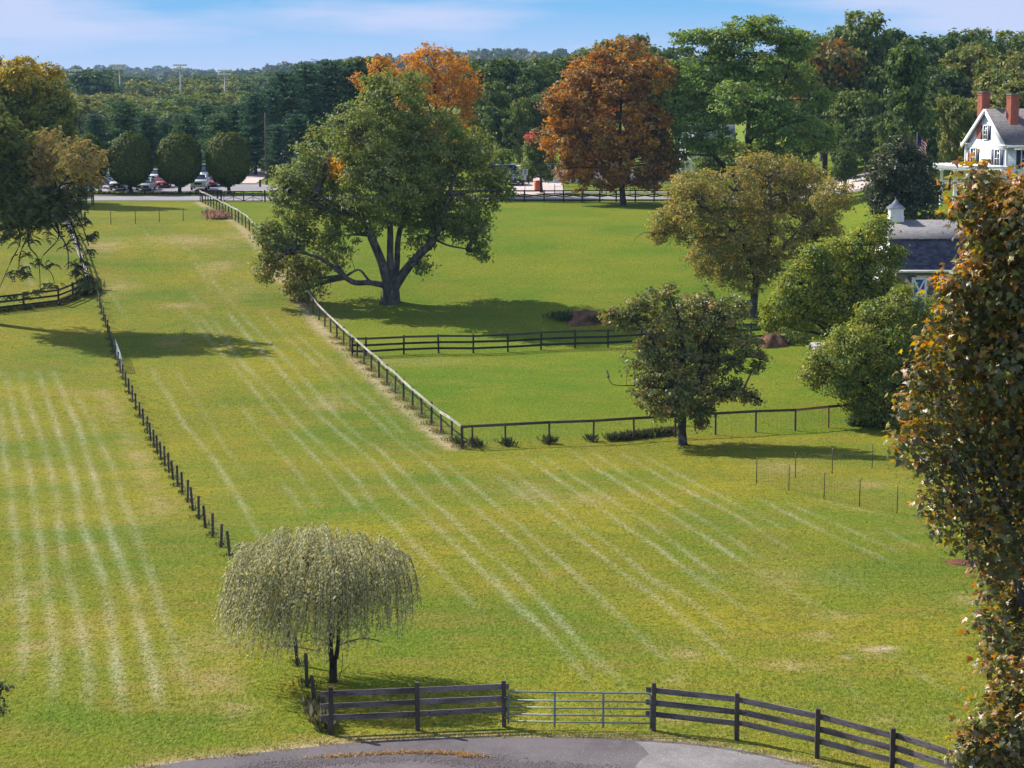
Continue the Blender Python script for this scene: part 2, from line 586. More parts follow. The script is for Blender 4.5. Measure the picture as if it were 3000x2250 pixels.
B, BS = (700, 1100), 2.765
MAIN = [
    (B, BS, [(-470, -560), (-230, -280), (40, 20), (220, 240), (360, 400), (490, 530), (640, 690), (800, 880), (930, 1020), (1000, 1120)], .85),
    (B, BS, [(-330, -490), (-80, -220), (150, 20), (280, 150), (380, 270), (500, 400), (620, 520), (720, 610), (850, 740), (960, 850), (1040, 970), (1120, 1080), (1230, 1170), (1400, 1350), (1550, 1500), (1700, 1650), (1830, 1780), (2000, 1960)], .8),
    (B, BS, [(-100, -530), (110, -285), (370, 0), (560, 230), (700, 370), (830, 480), (960, 590), (1080, 690), (1180, 810), (1290, 940), (1420, 1060), (1530, 1160), (1700, 1320), (1850, 1460), (2030, 1650), (2180, 1800), (2330, 1960), (2530, 2100)], 1.0),
    (B, BS, [(0, -540), (220, -290), (500, 0), (620, 140), (760, 290), (880, 410), (1000, 510), (1130, 590), (1260, 720), (1400, 850), (1520, 990), (1650, 1090), (1800, 1230), (1950, 1380), (2150, 1540), (2300, 1680), (2500, 1880), (2700, 2100), (2850, 2280), (2950, 2420)], .95),
    (B, BS, [(170, -540), (440, -260), (770, 60), (900, 190), (1030, 290), (1180, 430), (1300, 540), (1450, 650), (1600, 780), (1720, 910), (1860, 1020), (2000, 1150), (2200, 1310), (2400, 1500), (2600, 1700)], .8),
    (B, BS, [(330, -470), (570, -240), (840, 10), (1000, 140), (1150, 280), (1270, 410), (1370, 520), (1500, 600), (1640, 680)], .65),
    (B, BS, [(1640, 680), (1800, 820), (1950, 940), (2080, 1050), (2200, 1150), (2400, 1330), (2600, 1500), (2760, 1650), (2900, 1780), (3080, 1950), (3300, 2160), (3480, 2340)], .85),
    (B, BS, [(0, 220), (150, 420), (330, 620), (450, 760), (560, 920), (680, 1080)], .6),
    (B, BS, [(-60, 900), (0, 1000), (80, 1140), (160, 1290), (250, 1400)], .8),
    (B, BS, [(330, 830), (440, 990), (560, 1150)], .5),
    ((0, 1100), 2.765, [(1230, 0), (1370, 180), (1480, 380), (1600, 520), (1700, 640), (1790, 770), (1860, 880), (1940, 1000), (2010, 1120)], 1.0),
    ((0, 1100), 2.765, [(1440, 0), (1560, 160), (1700, 380), (1850, 620), (2000, 830)], .45),
    ((0, 1100), 2.765, [(1760, 200), (1860, 300)], .4),
    ((1450, 1050), 2.765, [(0, 940), (200, 1090), (340, 1190), (430, 1270), (520, 1330), (700, 1480), (850, 1590), (1000, 1710), (1180, 1850), (1350, 2000)], .85),
    ((1450, 1050), 2.765, [(0, 810), (150, 920), (260, 1020), (430, 1140), (600, 1260), (750, 1390), (900, 1490), (1050, 1600), (1230, 1760), (1400, 1900)], .8),
    ((1450, 1050), 2.765, [(210, 780), (350, 870), (480, 960), (640, 1070), (800, 1170), (950, 1280), (1100, 1390), (1300, 1520), (1430, 1620), (1620, 1770), (1800, 1920)], 1.0),
    ((1450, 1050), 2.765, [(360, 770), (520, 880), (640, 960), (780, 1040), (950, 1150), (1150, 1280), (1300, 1380), (1500, 1530), (1680, 1670), (1900, 1830)], .85),
    ((1450, 1050), 2.765, [(600, 735), (740, 840), (900, 940), (1050, 1030), (1200, 1130), (1400, 1250), (1560, 1360), (1700, 1440), (1900, 1580), (2080, 1700)], 1.05),
    ((1450, 1050), 2.765, [(780, 750), (900, 830), (1060, 940), (1230, 1030), (1400, 1140), (1620, 1270), (1800, 1380), (2000, 1520), (2200, 1660)], .85),
    ((1450, 1050), 2.765, [(1000, 750), (1150, 840), (1300, 930), (1480, 1030), (1650, 1120), (1800, 1190), (2000, 1300), (2200, 1430), (2400, 1560)], 1.0),
    ((1450, 1050), 2.765, [(1140, 740), (1300, 840), (1420, 900), (1600, 1000), (1780, 1090), (1950, 1180), (2100, 1260), (2210, 1310), (2400, 1410)], .8),
    ((2200, 1050), 2.5525, [(50, 1040), (200, 1120), (400, 1220), (600, 1320), (780, 1400), (960, 1480), (1100, 1560)], 1.0),
    ((2200, 1050), 2.5525, [(260, 1070), (450, 1160), (650, 1240), (800, 1310), (1000, 1400), (1150, 1480)], .8),
    ((2200, 1050), 2.5525, [(950, 1250), (1150, 1360), (1300, 1430)], .5),
    ((2200, 1050), 2.5525, [(370, 1020), (600, 1080), (900, 1150), (1200, 1200)], .6),
    ((1450, 1650), 2.765, [(-80, 20), (20, 150), (150, 290), (300, 440), (460, 600), (600, 750), (700, 880), (860, 1050)], .85),
    ((1450, 1650), 2.765, [(440, 410), (600, 560), (740, 680), (860, 800), (1000, 940), (1090, 1040)], .6),
    ((1450, 1650), 2.765, [(1080, 100), (1300, 270), (1450, 400), (1600, 520), (1750, 640), (1900, 770), (2050, 900)], .7),
    ((1450, 1650), 2.765, [(1150, 20), (1400, 190), (1560, 290), (1750, 440), (1950, 620)], .6),
    ((1450, 1650), 2.765, [(1500, 0), (1700, 130), (1900, 290), (2100, 420), (2200, 500)], .75),
    ((1450, 1650), 2.765, [(1580, 830), (1500, 900), (1460, 980)], .5),
    ((2200, 1650), 2.765, [(0, 20), (250, 170), (420, 290), (650, 400)], .6),
    ((2200, 1650), 2.765, [(560, 20), (760, 130), (950, 220), (1100, 280)], .5),
    ((2200, 1650), 2.765, [(1180, 780), (1330, 880), (1480, 970), (1700, 1090)], .5),
    ((2200, 1650), 2.765, [(1480, 800), (1580, 870), (1750, 960), (1900, 1040)], .45),
    ((2200, 1650), 2.765, [(700, 920), (850, 1060), (1000, 1200)], .35),
    ((0, 550), 2.765, [(870, 840), (960, 950), (1030, 1080)], .8),
    ((0, 550), 2.765, [(1380, 350), (1500, 480), (1600, 570), (1750, 720)], .5),
    ((0, 550), 2.765, [(1150, 330), (1250, 450)], .4),
    ((0, 550), 2.765, [(1530, 560), (1640, 690), (1710, 860)], .6),
    ((0, 550), 2.765, [(1680, 680), (1780, 830), (1900, 950), (2000, 1040)], .55),
    ((0, 550), 2.765, [(1820, 1000), (1950, 1150), (2070, 1280), (2200, 1420)], .8),
    ((0, 550), 2.765, [(1510, 820), (1640, 950), (1780, 1140), (1850, 1250), (2000, 1480), (2070, 1560)], .7),
    ((0, 550), 2.765, [(1200, 1440), (1290, 1550), (1390, 1700)], .6),
    ((0, 550), 2.765, [(1430, 1470), (1520, 1640)], .6),
    ((0, 550), 2.765, [(1940, 1010), (2074, 1170)], .5),
]
for org, sc_, pts, v in MAIN:
    paint('stripe', densify(gpts(org, sc_, pts)), 0.17, v * 0.7)
LEFTF = [
    ([(40, 0), (70, 100), (120, 330), (170, 500), (220, 700), (260, 900), (290, 1100), (320, 1300), (350, 1500), (370, 1670), (400, 1870), (430, 2120), (450, 2370), (430, 2570), (440, 2700)], .85),
    ([(170, 0), (220, 200), (270, 330), (340, 520), (390, 700), (430, 850), (470, 1050), (480, 1200), (510, 1400), (560, 1650), (620, 1850), (690, 2220), (720, 2420), (720, 2720)], .85),
    ([(320, 0), (370, 150), (430, 320), (480, 480), (530, 620), (590, 800), (630, 980), (650, 1150), (700, 1300), (780, 1500), (850, 1700), (900, 2020), (930, 2220), (950, 2420), (990, 2620), (1030, 2770)], 1.1),
    ([(440, 0), (500, 120), (570, 280), (640, 430), (690, 600), (750, 780), (800, 950), (840, 1120), (900, 1300), (960, 1450), (1040, 1670), (1090, 1820), (1150, 2070), (1190, 2240), (1240, 2420), (1280, 2600), (1310, 2720)], 1.15),
    ([(600, 150), (720, 330), (850, 620), (940, 800), (980, 980), (1060, 1150), (1110, 1300), (1180, 1500), (1240, 1670), (1300, 1870), (1400, 2140), (1500, 2400), (1560, 2560), (1590, 2670)], .7),
    ([(0, 480), (50, 720), (90, 950), (100, 1120), (130, 1300), (150, 1500), (160, 1670), (180, 1820), (195, 2120), (190, 2370), (160, 2500)], .8),
    ([(-60, 0), (-10, 250), (30, 480), (40, 700)], .7),
]
for pts, v in LEFTF:
    paint('stripe', densify(gpts((0, 1100), 2.765, pts)), 0.26, v * 0.62)
for pts, v in [([(830, 120), (980, 400), (1130, 680), (1220, 900), (1330, 1100)], .75), ([(1700, 2100), (1850, 2400), (1950, 2700)], .6), ([(1100, 700), (1250, 740)], .5)]:
    paint('dry', densify(gpts((0, 1100), 2.765, pts)), 0.9, v)
# stripes on the far side of the board fence on the left
for pts in ([(205, 590), (260, 830)], [(350, 700), (400, 830)], [(40, 780), (30, 830)]):
    paint('stripe', densify(gpts((0, 550), 2.765, pts)), 0.35, .5)
for pts in ([(20, 1480), (40, 1530)], [(150, 1480), (180, 1530)], [(290, 1480), (330, 1530)], [(420, 1480), (450, 1530)]):
    paint('stripe', densify(gpts((0, 550), 2.765, pts)), 0.36, .8)


def blob(name, px, py, rx, ry, val, rot=0.0):
    P = at(px, py)
    a = at(px, py - ry)
    b = at(px, py + ry)
    sy = max(0.25, abs(a[1] - b[1]) / 2)
    sx = rx / scale_at(P[1], P[2])
    XX, YY = np.meshgrid(gx - P[0], gy - P[1])
    v = val * np.exp(-((XX / sx) ** 2 + (YY / sy) ** 2))
    MAPS[name] = np.maximum(MAPS[name], v.astype(np.float32))


for (x, y, rx, ry, v) in [(300, 720, 70, 22, .8), (560, 705, 110, 16, .9), (640, 780, 45, 18, .9), (340, 840, 60, 25, .6), (520, 895, 50, 8, .8), (680, 700, 70, 30, .5),
                          (900, 880, 50, 30, .4), (960, 1180, 60, 25, .6), (500, 1000, 60, 20, .4), (720, 840, 60, 30, .4), (1570, 1440, 70, 25, .5), (1720, 1460, 60, 20, .5),
                          (2290, 1370, 60, 14, .6), (2560, 1420, 60, 10, .5), (2450, 1805, 60, 14, .7), (2410, 1870, 60, 14, .6), (2330, 1950, 90, 14, .7), (2560, 1905, 60, 14, 1.0),
                          (2600, 2110, 60, 16, .6), (2770, 2110, 40, 14, .5), (2010, 1920, 50, 20, .8), (1970, 1990, 40, 16, .6), (1960, 2110, 60, 10, .6), (250, 1150, 60, 6, .5),
                          (330, 1190, 40, 25, .5), (100, 1900, 60, 25, .5), (240, 1850, 60, 25, .4), (450, 1500, 60, 40, .35), (640, 1990, 60, 60, .6), (1180, 1060, 200, 12, .3), (980, 935, 40, 10, .5),
                          (60, 1740, 60, 40, .5), (560, 1900, 60, 70, .4), (700, 2090, 40, 40, .4), (2330, 1690, 150, 40, .35), (2840, 1750, 60, 20, .5)]:
    blob('dry', x, y, rx, ry, v)
for (x, y, rx, ry, v) in [(2590, 1900, 30, 5, .75), (2480, 1925, 12, 3, .5), (2320, 1955, 10, 3, .5), (2410, 1855, 10, 4, .35)]:
    blob('bare', x, y, rx, ry, v)
for (x, y, rx, ry, v) in [(420, 780, 70, 25, .7), (380, 690, 60, 12, .5), (540, 860, 50, 14, .6), (980, 1290, 70, 30, .5), (1150, 1510, 50, 20, .7), (2480, 1590, 70, 25, .7), (1700, 1880, 60, 25, .6),
                          (1540, 1350, 60, 20, .5), (2450, 1770, 60, 15, .8), (1100, 2000, 90, 20, .9), (780, 1990, 50, 70, .7), (1550, 2000, 60, 20, .5), (2700, 1900, 60, 20, .7),
                          (600, 2160, 120, 16, .7), (200, 2210, 160, 12, .6), (870, 2080, 40, 40, .6), (160, 2080, 90, 40, .4), (700, 1150, 60, 30, .35)]:
    blob('lush', x, y, rx, ry, v)

# the plan line of the middle fence
FA, FB = 26.67, -0.2694


def fence_x(Y):
    return FA + FB * np.asarray(Y, float)


XX, YY = np.meshgrid(gx, gy)
right = sstep((XX - fence_x(YY) - 0.2) / 1.2) * sstep((YY - 110 - np.clip(XX + 2, 0, 60) * 0.16) / 1.5)
farleft = sstep((YY - 205) / 6) * 0.5
MAPS['lush'] = np.maximum(MAPS['lush'], np.maximum(right, farleft)).astype(np.float32)
for k in ('stripe',):
    MAPS[k] *= (1 - right * 0.85).astype(np.float32)
# sprayed strip under the middle fence
ln = np.array([[fence_x(y), y] for y in np.arange(109, 232, 1.5)]) + np.array([-0.55, 0])
paint('dry', ln, 0.75, 1.0, 0.75)
paint('bare', ln + np.array([0.1, 0]), 0.5, 0.5, 0.7)


def lookup(name, X, Y, border=0.0):
    M = MAPS[name]
    fx = np.clip((np.asarray(X) - GX0) / GS, 0, len(gx) - 1.001)
    fy = np.clip((np.asarray(Y) - GY0) / GS, 0, len(gy) - 1.001)
    i, j = fx.astype(int), fy.astype(int)
    u, v = fx - i, fy - j
    return M[j, i] * (1 - u) * (1 - v) + M[j, i + 1] * u * (1 - v) + M[j + 1, i] * (1 - u) * v + M[j + 1, i + 1] * u * v


# driveway edge (photo: sweeping curve along the bottom)
EDGE = densify(gpts((0, 0), 1, [(-900, 2700), (-200, 2420), (420, 2250), (700, 2215), (960, 2183), (1250, 2164), (1600, 2160), (1880, 2168), (2100, 2188), (2350, 2238), (2600, 2310), (3000, 2450), (3800, 2800)]), 0.8)
paint('dry', EDGE[(EDGE[:, 1] > 44.0)] + np.array([0, 0.15]), 0.5, 0.9, 0.8)
paint('bare', EDGE[(EDGE[:, 1] > 44.0)] + np.array([0, 0.04]), 0.22, 0.55, 0.7)

# ------------------------------------------------------------------ ground sheet
ys = [-60.0, -40, -20, 0, 15, 28, 36, 41, 44]
while ys[-1] < 236:
    ys.append(ys[-1] + max(0.17, 0.0034 * ys[-1]))
ys = np.array(ys + list(np.arange(ys[-1] + 1.5, 330, 1.5)) + list(np.geomspace(331, 3700, 60)))
core = np.linspace(-1, 1, 351)
side = np.geomspace(1.06, 60, 34)
sfan = np.concatenate([-side[::-1], core, side])
half = np.maximum(0.262 * np.abs(ys) + 3.0, 13.0)
XX = np.clip(sfan[None, :] * half[:, None], -1500 + sfan[None, :], 1500 + sfan[None, :])
YY = np.repeat(ys[:, None], len(sfan), 1)
ZZ = zg(XX, YY)
ny, nx = XX.shape
V = np.stack([XX.ravel(), YY.ravel(), ZZ.ravel()], 1)
ii = np.arange(nx * ny).reshape(ny, nx)
Q = np.stack([ii[:-1, :-1].ravel(), ii[:-1, 1:].ravel(), ii[1:, 1:].ravel(), ii[1:, :-1].ravel()], 1)
inside = (YY > GY0) & (YY < GY1 - 0.5) & (np.abs(XX) < 61.5)
att = {}
for k in MAPS:
    a = lookup(k, XX, YY)
    att[k] = np.where(inside, a, 1.0 if k == 'lush' else 0.0).ravel()
gm = np_mesh('ground', V, [Q], M_GRASS, attrs=att, smooth=True)
tag(link('ground', gm), kind='structure')

# standing grass blades (mown lawn), thinning out with distance
gseed = np.random.default_rng(11)


def blades(n, y0, y1, hmin, hmax, wid):
    Y = np.sqrt(gseed.uniform(y0 ** 2, y1 ** 2, n))
    X = gseed.uniform(-1, 1, n) * (Y * 0.262 + 1.0)
    ex = np.interp(X, EDGE[:, 0], EDGE[:, 1])
    k = (Y > ex + 0.02)
    X, Y = X[k], Y[k]
    st, br = lookup('stripe', X, Y), lookup('bare', X, Y)
    k = gseed.uniform(0, 1, len(X)) > br * 1.2
    X, Y, st = X[k], Y[k], st[k]
    m = len(X)
    Z = zg(X, Y)
    h = gseed.uniform(hmin, hmax, m)
    a = gseed.uniform(0, 6.28, m)
    w_ = wid * gseed.uniform(0.6, 1.3, m)
    lx, ly = gseed.normal(0, 0.5, m) * h, gseed.normal(0, 0.5, m) * h
    P0 = np.stack([X - np.cos(a) * w_, Y - np.sin(a) * w_, Z - 0.01], 1)
    P1 = np.stack([X + np.cos(a) * w_, Y + np.sin(a) * w_, Z - 0.01], 1)
    P2 = np.stack([X + lx, Y + ly, Z + h], 1)
    return np.stack([P0, P1, P2], 1).reshape(-1, 3)


BV = np.concatenate([blades(120000, 46, 80, 0.012, 0.035, 0.022), blades(60000, 80, 125, 0.015, 0.04, 0.03)])
tri = np.arange(len(BV)).reshape(-1, 3)
battr = {k: lookup(k, BV[:, 0], BV[:, 1]) for k in MAPS}
tag(link('lawn_grass', np_mesh('lawn_grass', BV, [tri], M_BLADE, attrs=battr)), 'short mown grass standing over the fields', 'grass', kind='stuff')


# ------------------------------------------------------------------ roads and paved sheets
def sheet(name, pts, mat, lift=0.03, step=None, thick=0.0):
    """pts: outline (X,Y) in order; triangulated fan over a grid-free polygon"""
    import bmesh
    bm = bmesh.new()
    vs = [bm.verts.new((p[0], p[1], float(zg(p[0], p[1])) + lift)) for p in pts]
    f = bm.faces.new(vs)
    if f.normal.z < 0:
        f.normal_flip()
    bmesh.ops.triangulate(bm, faces=bm.faces[:])
    me = bpy.data.meshes.new(name)
    bm.to_mesh(me)
    bm.free()
    me.materials.append(mat)
    return link(name, me)


def strip(name, rows, mat, lift=0.03):
    """rows: list of equally long lists of (X,Y)"""
    A = np.array(rows, float)
    Z = zg(A[..., 0], A[..., 1]) + lift
    V = np.concatenate([A, Z[..., None]], 2).reshape(-1, 3)
    m, n = A.shape[:2]
    ii = np.arange(m * n).reshape(m, n)
    Q = np.stack([ii[:-1, :-1].ravel(), ii[1:, :-1].ravel(), ii[1:, 1:].ravel(), ii[:-1, 1:].ravel()], 1)
    return link(name, np_mesh(name, V, [Q], mat, smooth=True))


ex = EDGE[(EDGE[:, 0] > -30) & (EDGE[:, 0] < 30)]
ex = ex[np.argsort(ex[:, 0])]
ragged = ex + np.stack([np.zeros(len(ex)), gseed.normal(0, 0.035, len(ex))], 1)
near = [(x, 30.0) for x in ragged[:, 0]]
rg = np.array(ragged)
drows = [[(x, 30.0 * (1 - f) + y * f) for x, y in rg] for f in np.linspace(0, 1, 60)]
tag(strip('driveway', drows, M_DRIVE, 0.012), kind='structure')
xg = np.linspace(*[at(px, 2200)[0] for px in (1885, 2600)], 30)
top = np.interp(xg, ex[:, 0], ex[:, 1]) - 0.16
lo = np.full(30, 44.0)
left_bulge = 0.25 * np.sin(np.linspace(0, 9, 30))
rows = []
for t in np.linspace(0, 1, 12):
    yrow = lo * (1 - t) + top * t
    xrow = xg.copy()
    xrow[0] += 0.18 * math.sin(t * 17) + (1 - t) * -0.3
    rows.append([(a, b) for a, b in zip(xrow, yrow)])
tag(strip('gravel_patch', rows, M_GRAVEL, 0.018), kind='structure')
# loose gravel and dead grass along the drive's middle
GPX = gpts((0, 0), 1, [(700, 2262), (920, 2228), (1010, 2222), (1130, 2215), (1230, 2213), (1330, 2216), (1440, 2232), (1560, 2240), (1700, 2243)])
GPX = densify(GPX, 0.4)
st_v, st_f = [], []
for i in range(5200):
    p = GPX[gseed.integers(0, len(GPX))] + gseed.normal(0, 1, 2) * (0.5, 0.13) + np.array([0, -0.17])
    r = gseed.uniform(0.012, 0.035)
    b = len(st_v) * 5
    st_v.append([(p[0] - r, p[1] - r, 0.01), (p[0] + r, p[1] - r, 0.01), (p[0] + r, p[1] + r, 0.01), (p[0] - r, p[1] + r, 0.01), (p[0], p[1], 0.01 + r * 1.3)])
    st_f += [(b, b + 1, b + 4), (b + 1, b + 2, b + 4), (b + 2, b + 3, b + 4), (b + 3, b, b + 4)]
tag(link('loose_gravel', np_mesh('loose_gravel', np.array(st_v).reshape(-1, 3), [np.array(st_f)], M_DRIVE)), 'loose gravel heaped along the driveway', 'gravel', kind='stuff')


def leafy(n, centre_fn, size, cols, up=0.8, mat=LEAF, elong=3.0):
    """little upright blades / leaves around given centres, as one mesh"""
    C = np.array([centre_fn() for _ in range(n)])
    a = gseed.uniform(0, 6.28, n)
    s = size * gseed.uniform(0.6, 1.3, n)
    d = np.stack([np.cos(a) * gseed.uniform(0, 1, n), np.sin(a) * gseed.uniform(0, 1, n), np.full(n, up)], 1)
    d /= np.linalg.norm(d, axis=1)[:, None]
    b = gseed.uniform(0, 6.28, n)
    w_ = np.stack([np.cos(b), np.sin(b), np.zeros(n)], 1) * (s / elong / 2)[:, None]
    T = C + d * s[:, None]
    Mi = C + d * (s * 0.5)[:, None]
    V = np.stack([C, Mi + w_, T, Mi - w_], 1).reshape(-1, 3)
    Q = np.arange(len(V)).reshape(-1, 4)
    cols = np.array(cols)
    t = np.repeat(cols[gseed.integers(0, len(cols), n)] * gseed.uniform(0.7, 1.3, (n, 1)), 4, 0)
    return V, Q, t, mat


def dead_c():
    k = gseed.uniform()
    seg = GPX[(GPX[:, 0] > at(910, 2225)[0]) & (GPX[:, 0] < at(1440, 2225)[0])]
    p = seg[int(len(seg) * (k ** 0.6)) % len(seg)]
    return (p[0] + gseed.normal(0, .2), p[1] + 0.05 + abs(gseed.normal(0, .08)), 0.008)


V, Q, tt, mt = leafy(2300, dead_c, 0.09, [(0.42, 0.27, 0.1), (0.5, 0.36, 0.16), (0.36, 0.2, 0.07)], 0.35)
tag(link('dead_grass', np_mesh('dead_grass', V, [Q], mt, tint=tt)), 'tan dead grass growing through the driveway', 'dead grass', kind='stuff')
V, Q, tt, mt = leafy(5000, lambda: (lambda p: (p[0] + gseed.normal(0, .25), p[1] + 0.05 + gseed.normal(0, .07), 0.006))(ex[gseed.integers(0, len(ex))]), 0.08,
                     [(0.38, 0.28, 0.1), (0.25, 0.22, 0.05), (0.16, 0.17, 0.03)], 0.5)
tag(link('verge_grass', np_mesh('verge_grass', V, [Q], mt, tint=tt)), 'ragged yellow grass along the driveway edge', 'grass', kind='stuff')


def band(name, Y0, Y1, X0, X1, mat, lift, nyy=6, nxx=120):
    return tag(strip(name, [[(x, y) for x in np.linspace(X0, X1, nxx)] for y in np.linspace(Y0, Y1, nyy)], mat, lift), kind='structure')


band('road', 233.2, 241.0, -220, 120, M_ROAD, 0.04)
band('parking_lot', 249.5, 263.0, -120, -29.5, M_ROAD, 0.05)
band('kerb', 241.2, 241.6, -120, -30, M_CONC, 0.14, 2)
band('parking_kerb', 263.1, 263.5, -120, -29.5, M_CONC, 0.15, 2)
band('access_road', 264, 330, -37.5, -33.5, M_PINKLOT, 0.08, 40, 6)
band('side_street', 243, 300, 0.0, 6.5, M_PINKLOT, 0.06, 30, 6)
band('pavement', 247.5, 249.2, -1, 24, M_CONC, 0.06, 3)
strip_l = [[(x, y) for x in np.linspace(37, 46, 12)] for y in np.linspace(236, 262, 10)]
tag(strip('gravel_lot', strip_l, M_PINKLOT, 0.05), kind='structure')

# ------------------------------------------------------------------ trees
def tube(paths, sides=6):
    """paths: list of (points (n,3), radii (n)) -> V, Q"""
    Vs, Qs, off = [], [], 0
    ang = np.linspace(0, 2 * np.pi, sides, endpoint=False)
    for P, r in paths:
        P = np.asarray(P, float)
        n = len(P)
        T = np.gradient(P, axis=0)
        T /= np.linalg.norm(T, axis=1)[:, None] + 1e-9
        up = np.where(np.abs(T[:, 2:3]) > 0.9, np.array([[1.0, 0, 0]]), np.array([[0, 0, 1.0]]))
        A = np.cross(T, up)
        A /= np.linalg.norm(A, axis=1)[:, None] + 1e-9
        Bn = np.cross(T, A)
        ring = P[:, None, :] + (np.cos(ang)[None, :, None] * A[:, None, :] + np.sin(ang)[None, :, None] * Bn[:, None, :]) * np.asarray(r)[:, None, None]
        Vs.append(ring.reshape(-1, 3))
        i = np.arange(n * sides).reshape(n, sides) + off
        j = np.roll(i, -1, 1)
        Qs.append(np.stack([i[:-1], j[:-1], j[1:], i[1:]], 2).reshape(-1, 4))
        off += n * sides
    return np.concatenate(Vs), np.concatenate(Qs)


def bez(a, b, c, n):
    t = np.linspace(0, 1, n)[:, None]
    return (1 - t) ** 2 * a + 2 * t * (1 - t) * b + t ** 2 * c


def leaf_quads(C, Nrm, L, W, g, droop=0.0):
    """folded rhombus leaves: centre C, rough normal Nrm, length L, width W"""
    n = len(C)
    Nrm = Nrm / (np.linalg.norm(Nrm, axis=1)[:, None] + 1e-9)
    D = g.normal(0, 1, (n, 3))
    D[:, 2] -= droop
    D -= (D * Nrm).sum(1)[:, None] * Nrm
    D /= np.linalg.norm(D, axis=1)[:, None] + 1e-9
    S = np.cross(Nrm, D)
    L = L[:, None]
    W = W[:, None]
    fold = Nrm * W * 0.35
    V = np.stack([C - D * L * 0.5, C + S * W * 0.5 + fold - D * L * 0.06, C + D * L * 0.5, C - S * W * 0.5 + fold - D * L * 0.06], 1)
    return V.reshape(-1, 3), np.arange(4 * n).reshape(-1, 4)


def crown(lobes, n_leaf, per, clump_r, L, W, pal, g, shell=0.55, flat=0.6, zmin=None, accent=None, droop=0.0, up=0.7, gain=2.3):
    """lobes: (centre, radii). Returns leaf mesh data and the clump centres with their lobe index"""
    cen = np.array([l[0] for l in lobes], float)
    rad = np.array([l[1] for l in lobes], float)
    wts = np.array([np.prod(r) ** (2 / 3) for r in rad])
    wts /= wts.sum()
    nc = max(1, n_leaf // per)
    li = g.choice(len(lobes), nc, p=wts)
    d = g.normal(0, 1, (nc, 3))
    d /= np.linalg.norm(d, axis=1)[:, None]
    r = shell + (1.02 - shell) * g.uniform(0, 1, nc) ** 0.6
    C = cen[li] + d * r[:, None] * rad[li]
    if zmin is not None:
        k = C[:, 2] > zmin
        C, li, d = C[k], li[k], d[k]
        nc = len(C)
    cs = clump_r * g.uniform(0.55, 1.35, nc)
    cnt = g.poisson(per * (cs / clump_r) ** 1.5 * 0.95).clip(3)
    idx = np.repeat(np.arange(nc), cnt)
    n = len(idx)
    off = g.normal(0, 0.5, (n, 3)) * cs[idx][:, None] * np.array([1, 1, flat])
    P = C[idx] + off
    nr = d[idx] * 0.75 + g.normal(0, 0.6, (n, 3)) + np.array([0, 0, up * 0.8])
    sz = g.uniform(0.65, 1.3, n)
    V, Q = leaf_quads(P, nr, L * sz, W * sz, g, droop)
    pal_c = np.array([p[0] for p in pal], float)
    pw = np.array([p[1] for p in pal], float)
    pw /= pw.sum()
    cc = pal_c[g.choice(len(pal), nc, p=pw)]
    cc2 = pal_c[g.choice(len(pal), n, p=pw)]
    col = cc[idx] * 0.65 + cc2 * 0.35
    for ac in (accent if isinstance(accent, list) else [accent] if accent is not None else []):
        m = ac(P, g)
        col = col * (1 - m[:, None]) + accent_col(P, ac, g) * m[:, None]
    col = np.clip(col * gain * np.exp(g.normal(0, 0.18, (n, 1))), 0, 0.7)
    return V, Q, np.repeat(col, 4, 0), C, li


def accent_col(P, acc, g):
    return np.array(acc.cols)[g.integers(0, len(acc.cols), len(P))]


class Accent:
    def __init__(s, cols, fn):
        s.cols, s.fn = cols, fn

    def __call__(s, P, g):
        return s.fn(P, g)


def limbs_auto(base, lobes, tr, g, top=None, fork=0.3, lean=0.0):
    lobes_c = np.array([l[0] for l in lobes])
    zt = lobes_c[:, 2].max() if top is None else top
    cx = lobes_c[:, :2].mean(0)
    H = zt - base[2]
    tp = np.array([base[0] * 0.6 + cx[0] * 0.4, base[1] * 0.6 + cx[1] * 0.4, zt])
    midp = (base + tp) / 2 + np.array([g.normal(0, 0.03) * H, g.normal(0, 0.03) * H, 0])
    tk = bez(base - np.array([0, 0, 0.3]), midp, tp, 14)
    rr = tr * (1 - np.linspace(0, 1, 14) * 0.88)
    rr[0] *= 1.45
    rr[1] *= 1.12
    paths = [(tk, rr)]
    for c, r in lobes:
        c = np.array(c)
        hd = np.hypot(*(c[:2] - base[:2]))
        zst = np.clip(c[2] - 0.9 * hd - 0.2 * H * g.uniform(0.2, 1), base[2] + fork * H, zt - 0.1 * H)
        k = np.argmin(np.abs(tk[:, 2] - zst))
        s = tk[k]
        m = (s + c) / 2 + np.array([g.normal(0, .06), g.normal(0, .06), g.uniform(0.0, 0.12)]) * (np.linalg.norm(c - s) + .01)
        pts = bez(s, m, c, 8)
        pts[2:-1] += g.normal(0, 0.02, (5, 3)) * np.linalg.norm(c - s)
        r0 = min(rr[k] * 0.62, tr * 0.5)
        paths.append((pts, np.linspace(r0, r0 * 0.25 + 0.01, 8)))
    return paths


def twigs(paths, C, g, frac, r0, skip=0):
    pts = np.concatenate([p[0][max(2, len(p[0]) // 4):] for p in paths[skip:]])
    out = []
    for i in np.nonzero(g.uniform(0, 1, len(C)) < frac)[0]:
        c = C[i]
        dd = np.linalg.norm((pts - c) * np.array([1, 1, 1.0]), axis=1) + np.maximum(0, pts[:, 2] - c[2]) * 0.6
        s = pts[np.argmin(dd)]
        m = (s + c) / 2 + g.normal(0, 0.08, 3) * np.linalg.norm(c - s) + np.array([0, 0, 0.08 * np.linalg.norm(c - s)])
        out.append((bez(s, m, c, 5), np.linspace(r0, r0 * 0.3, 5)))
    return out


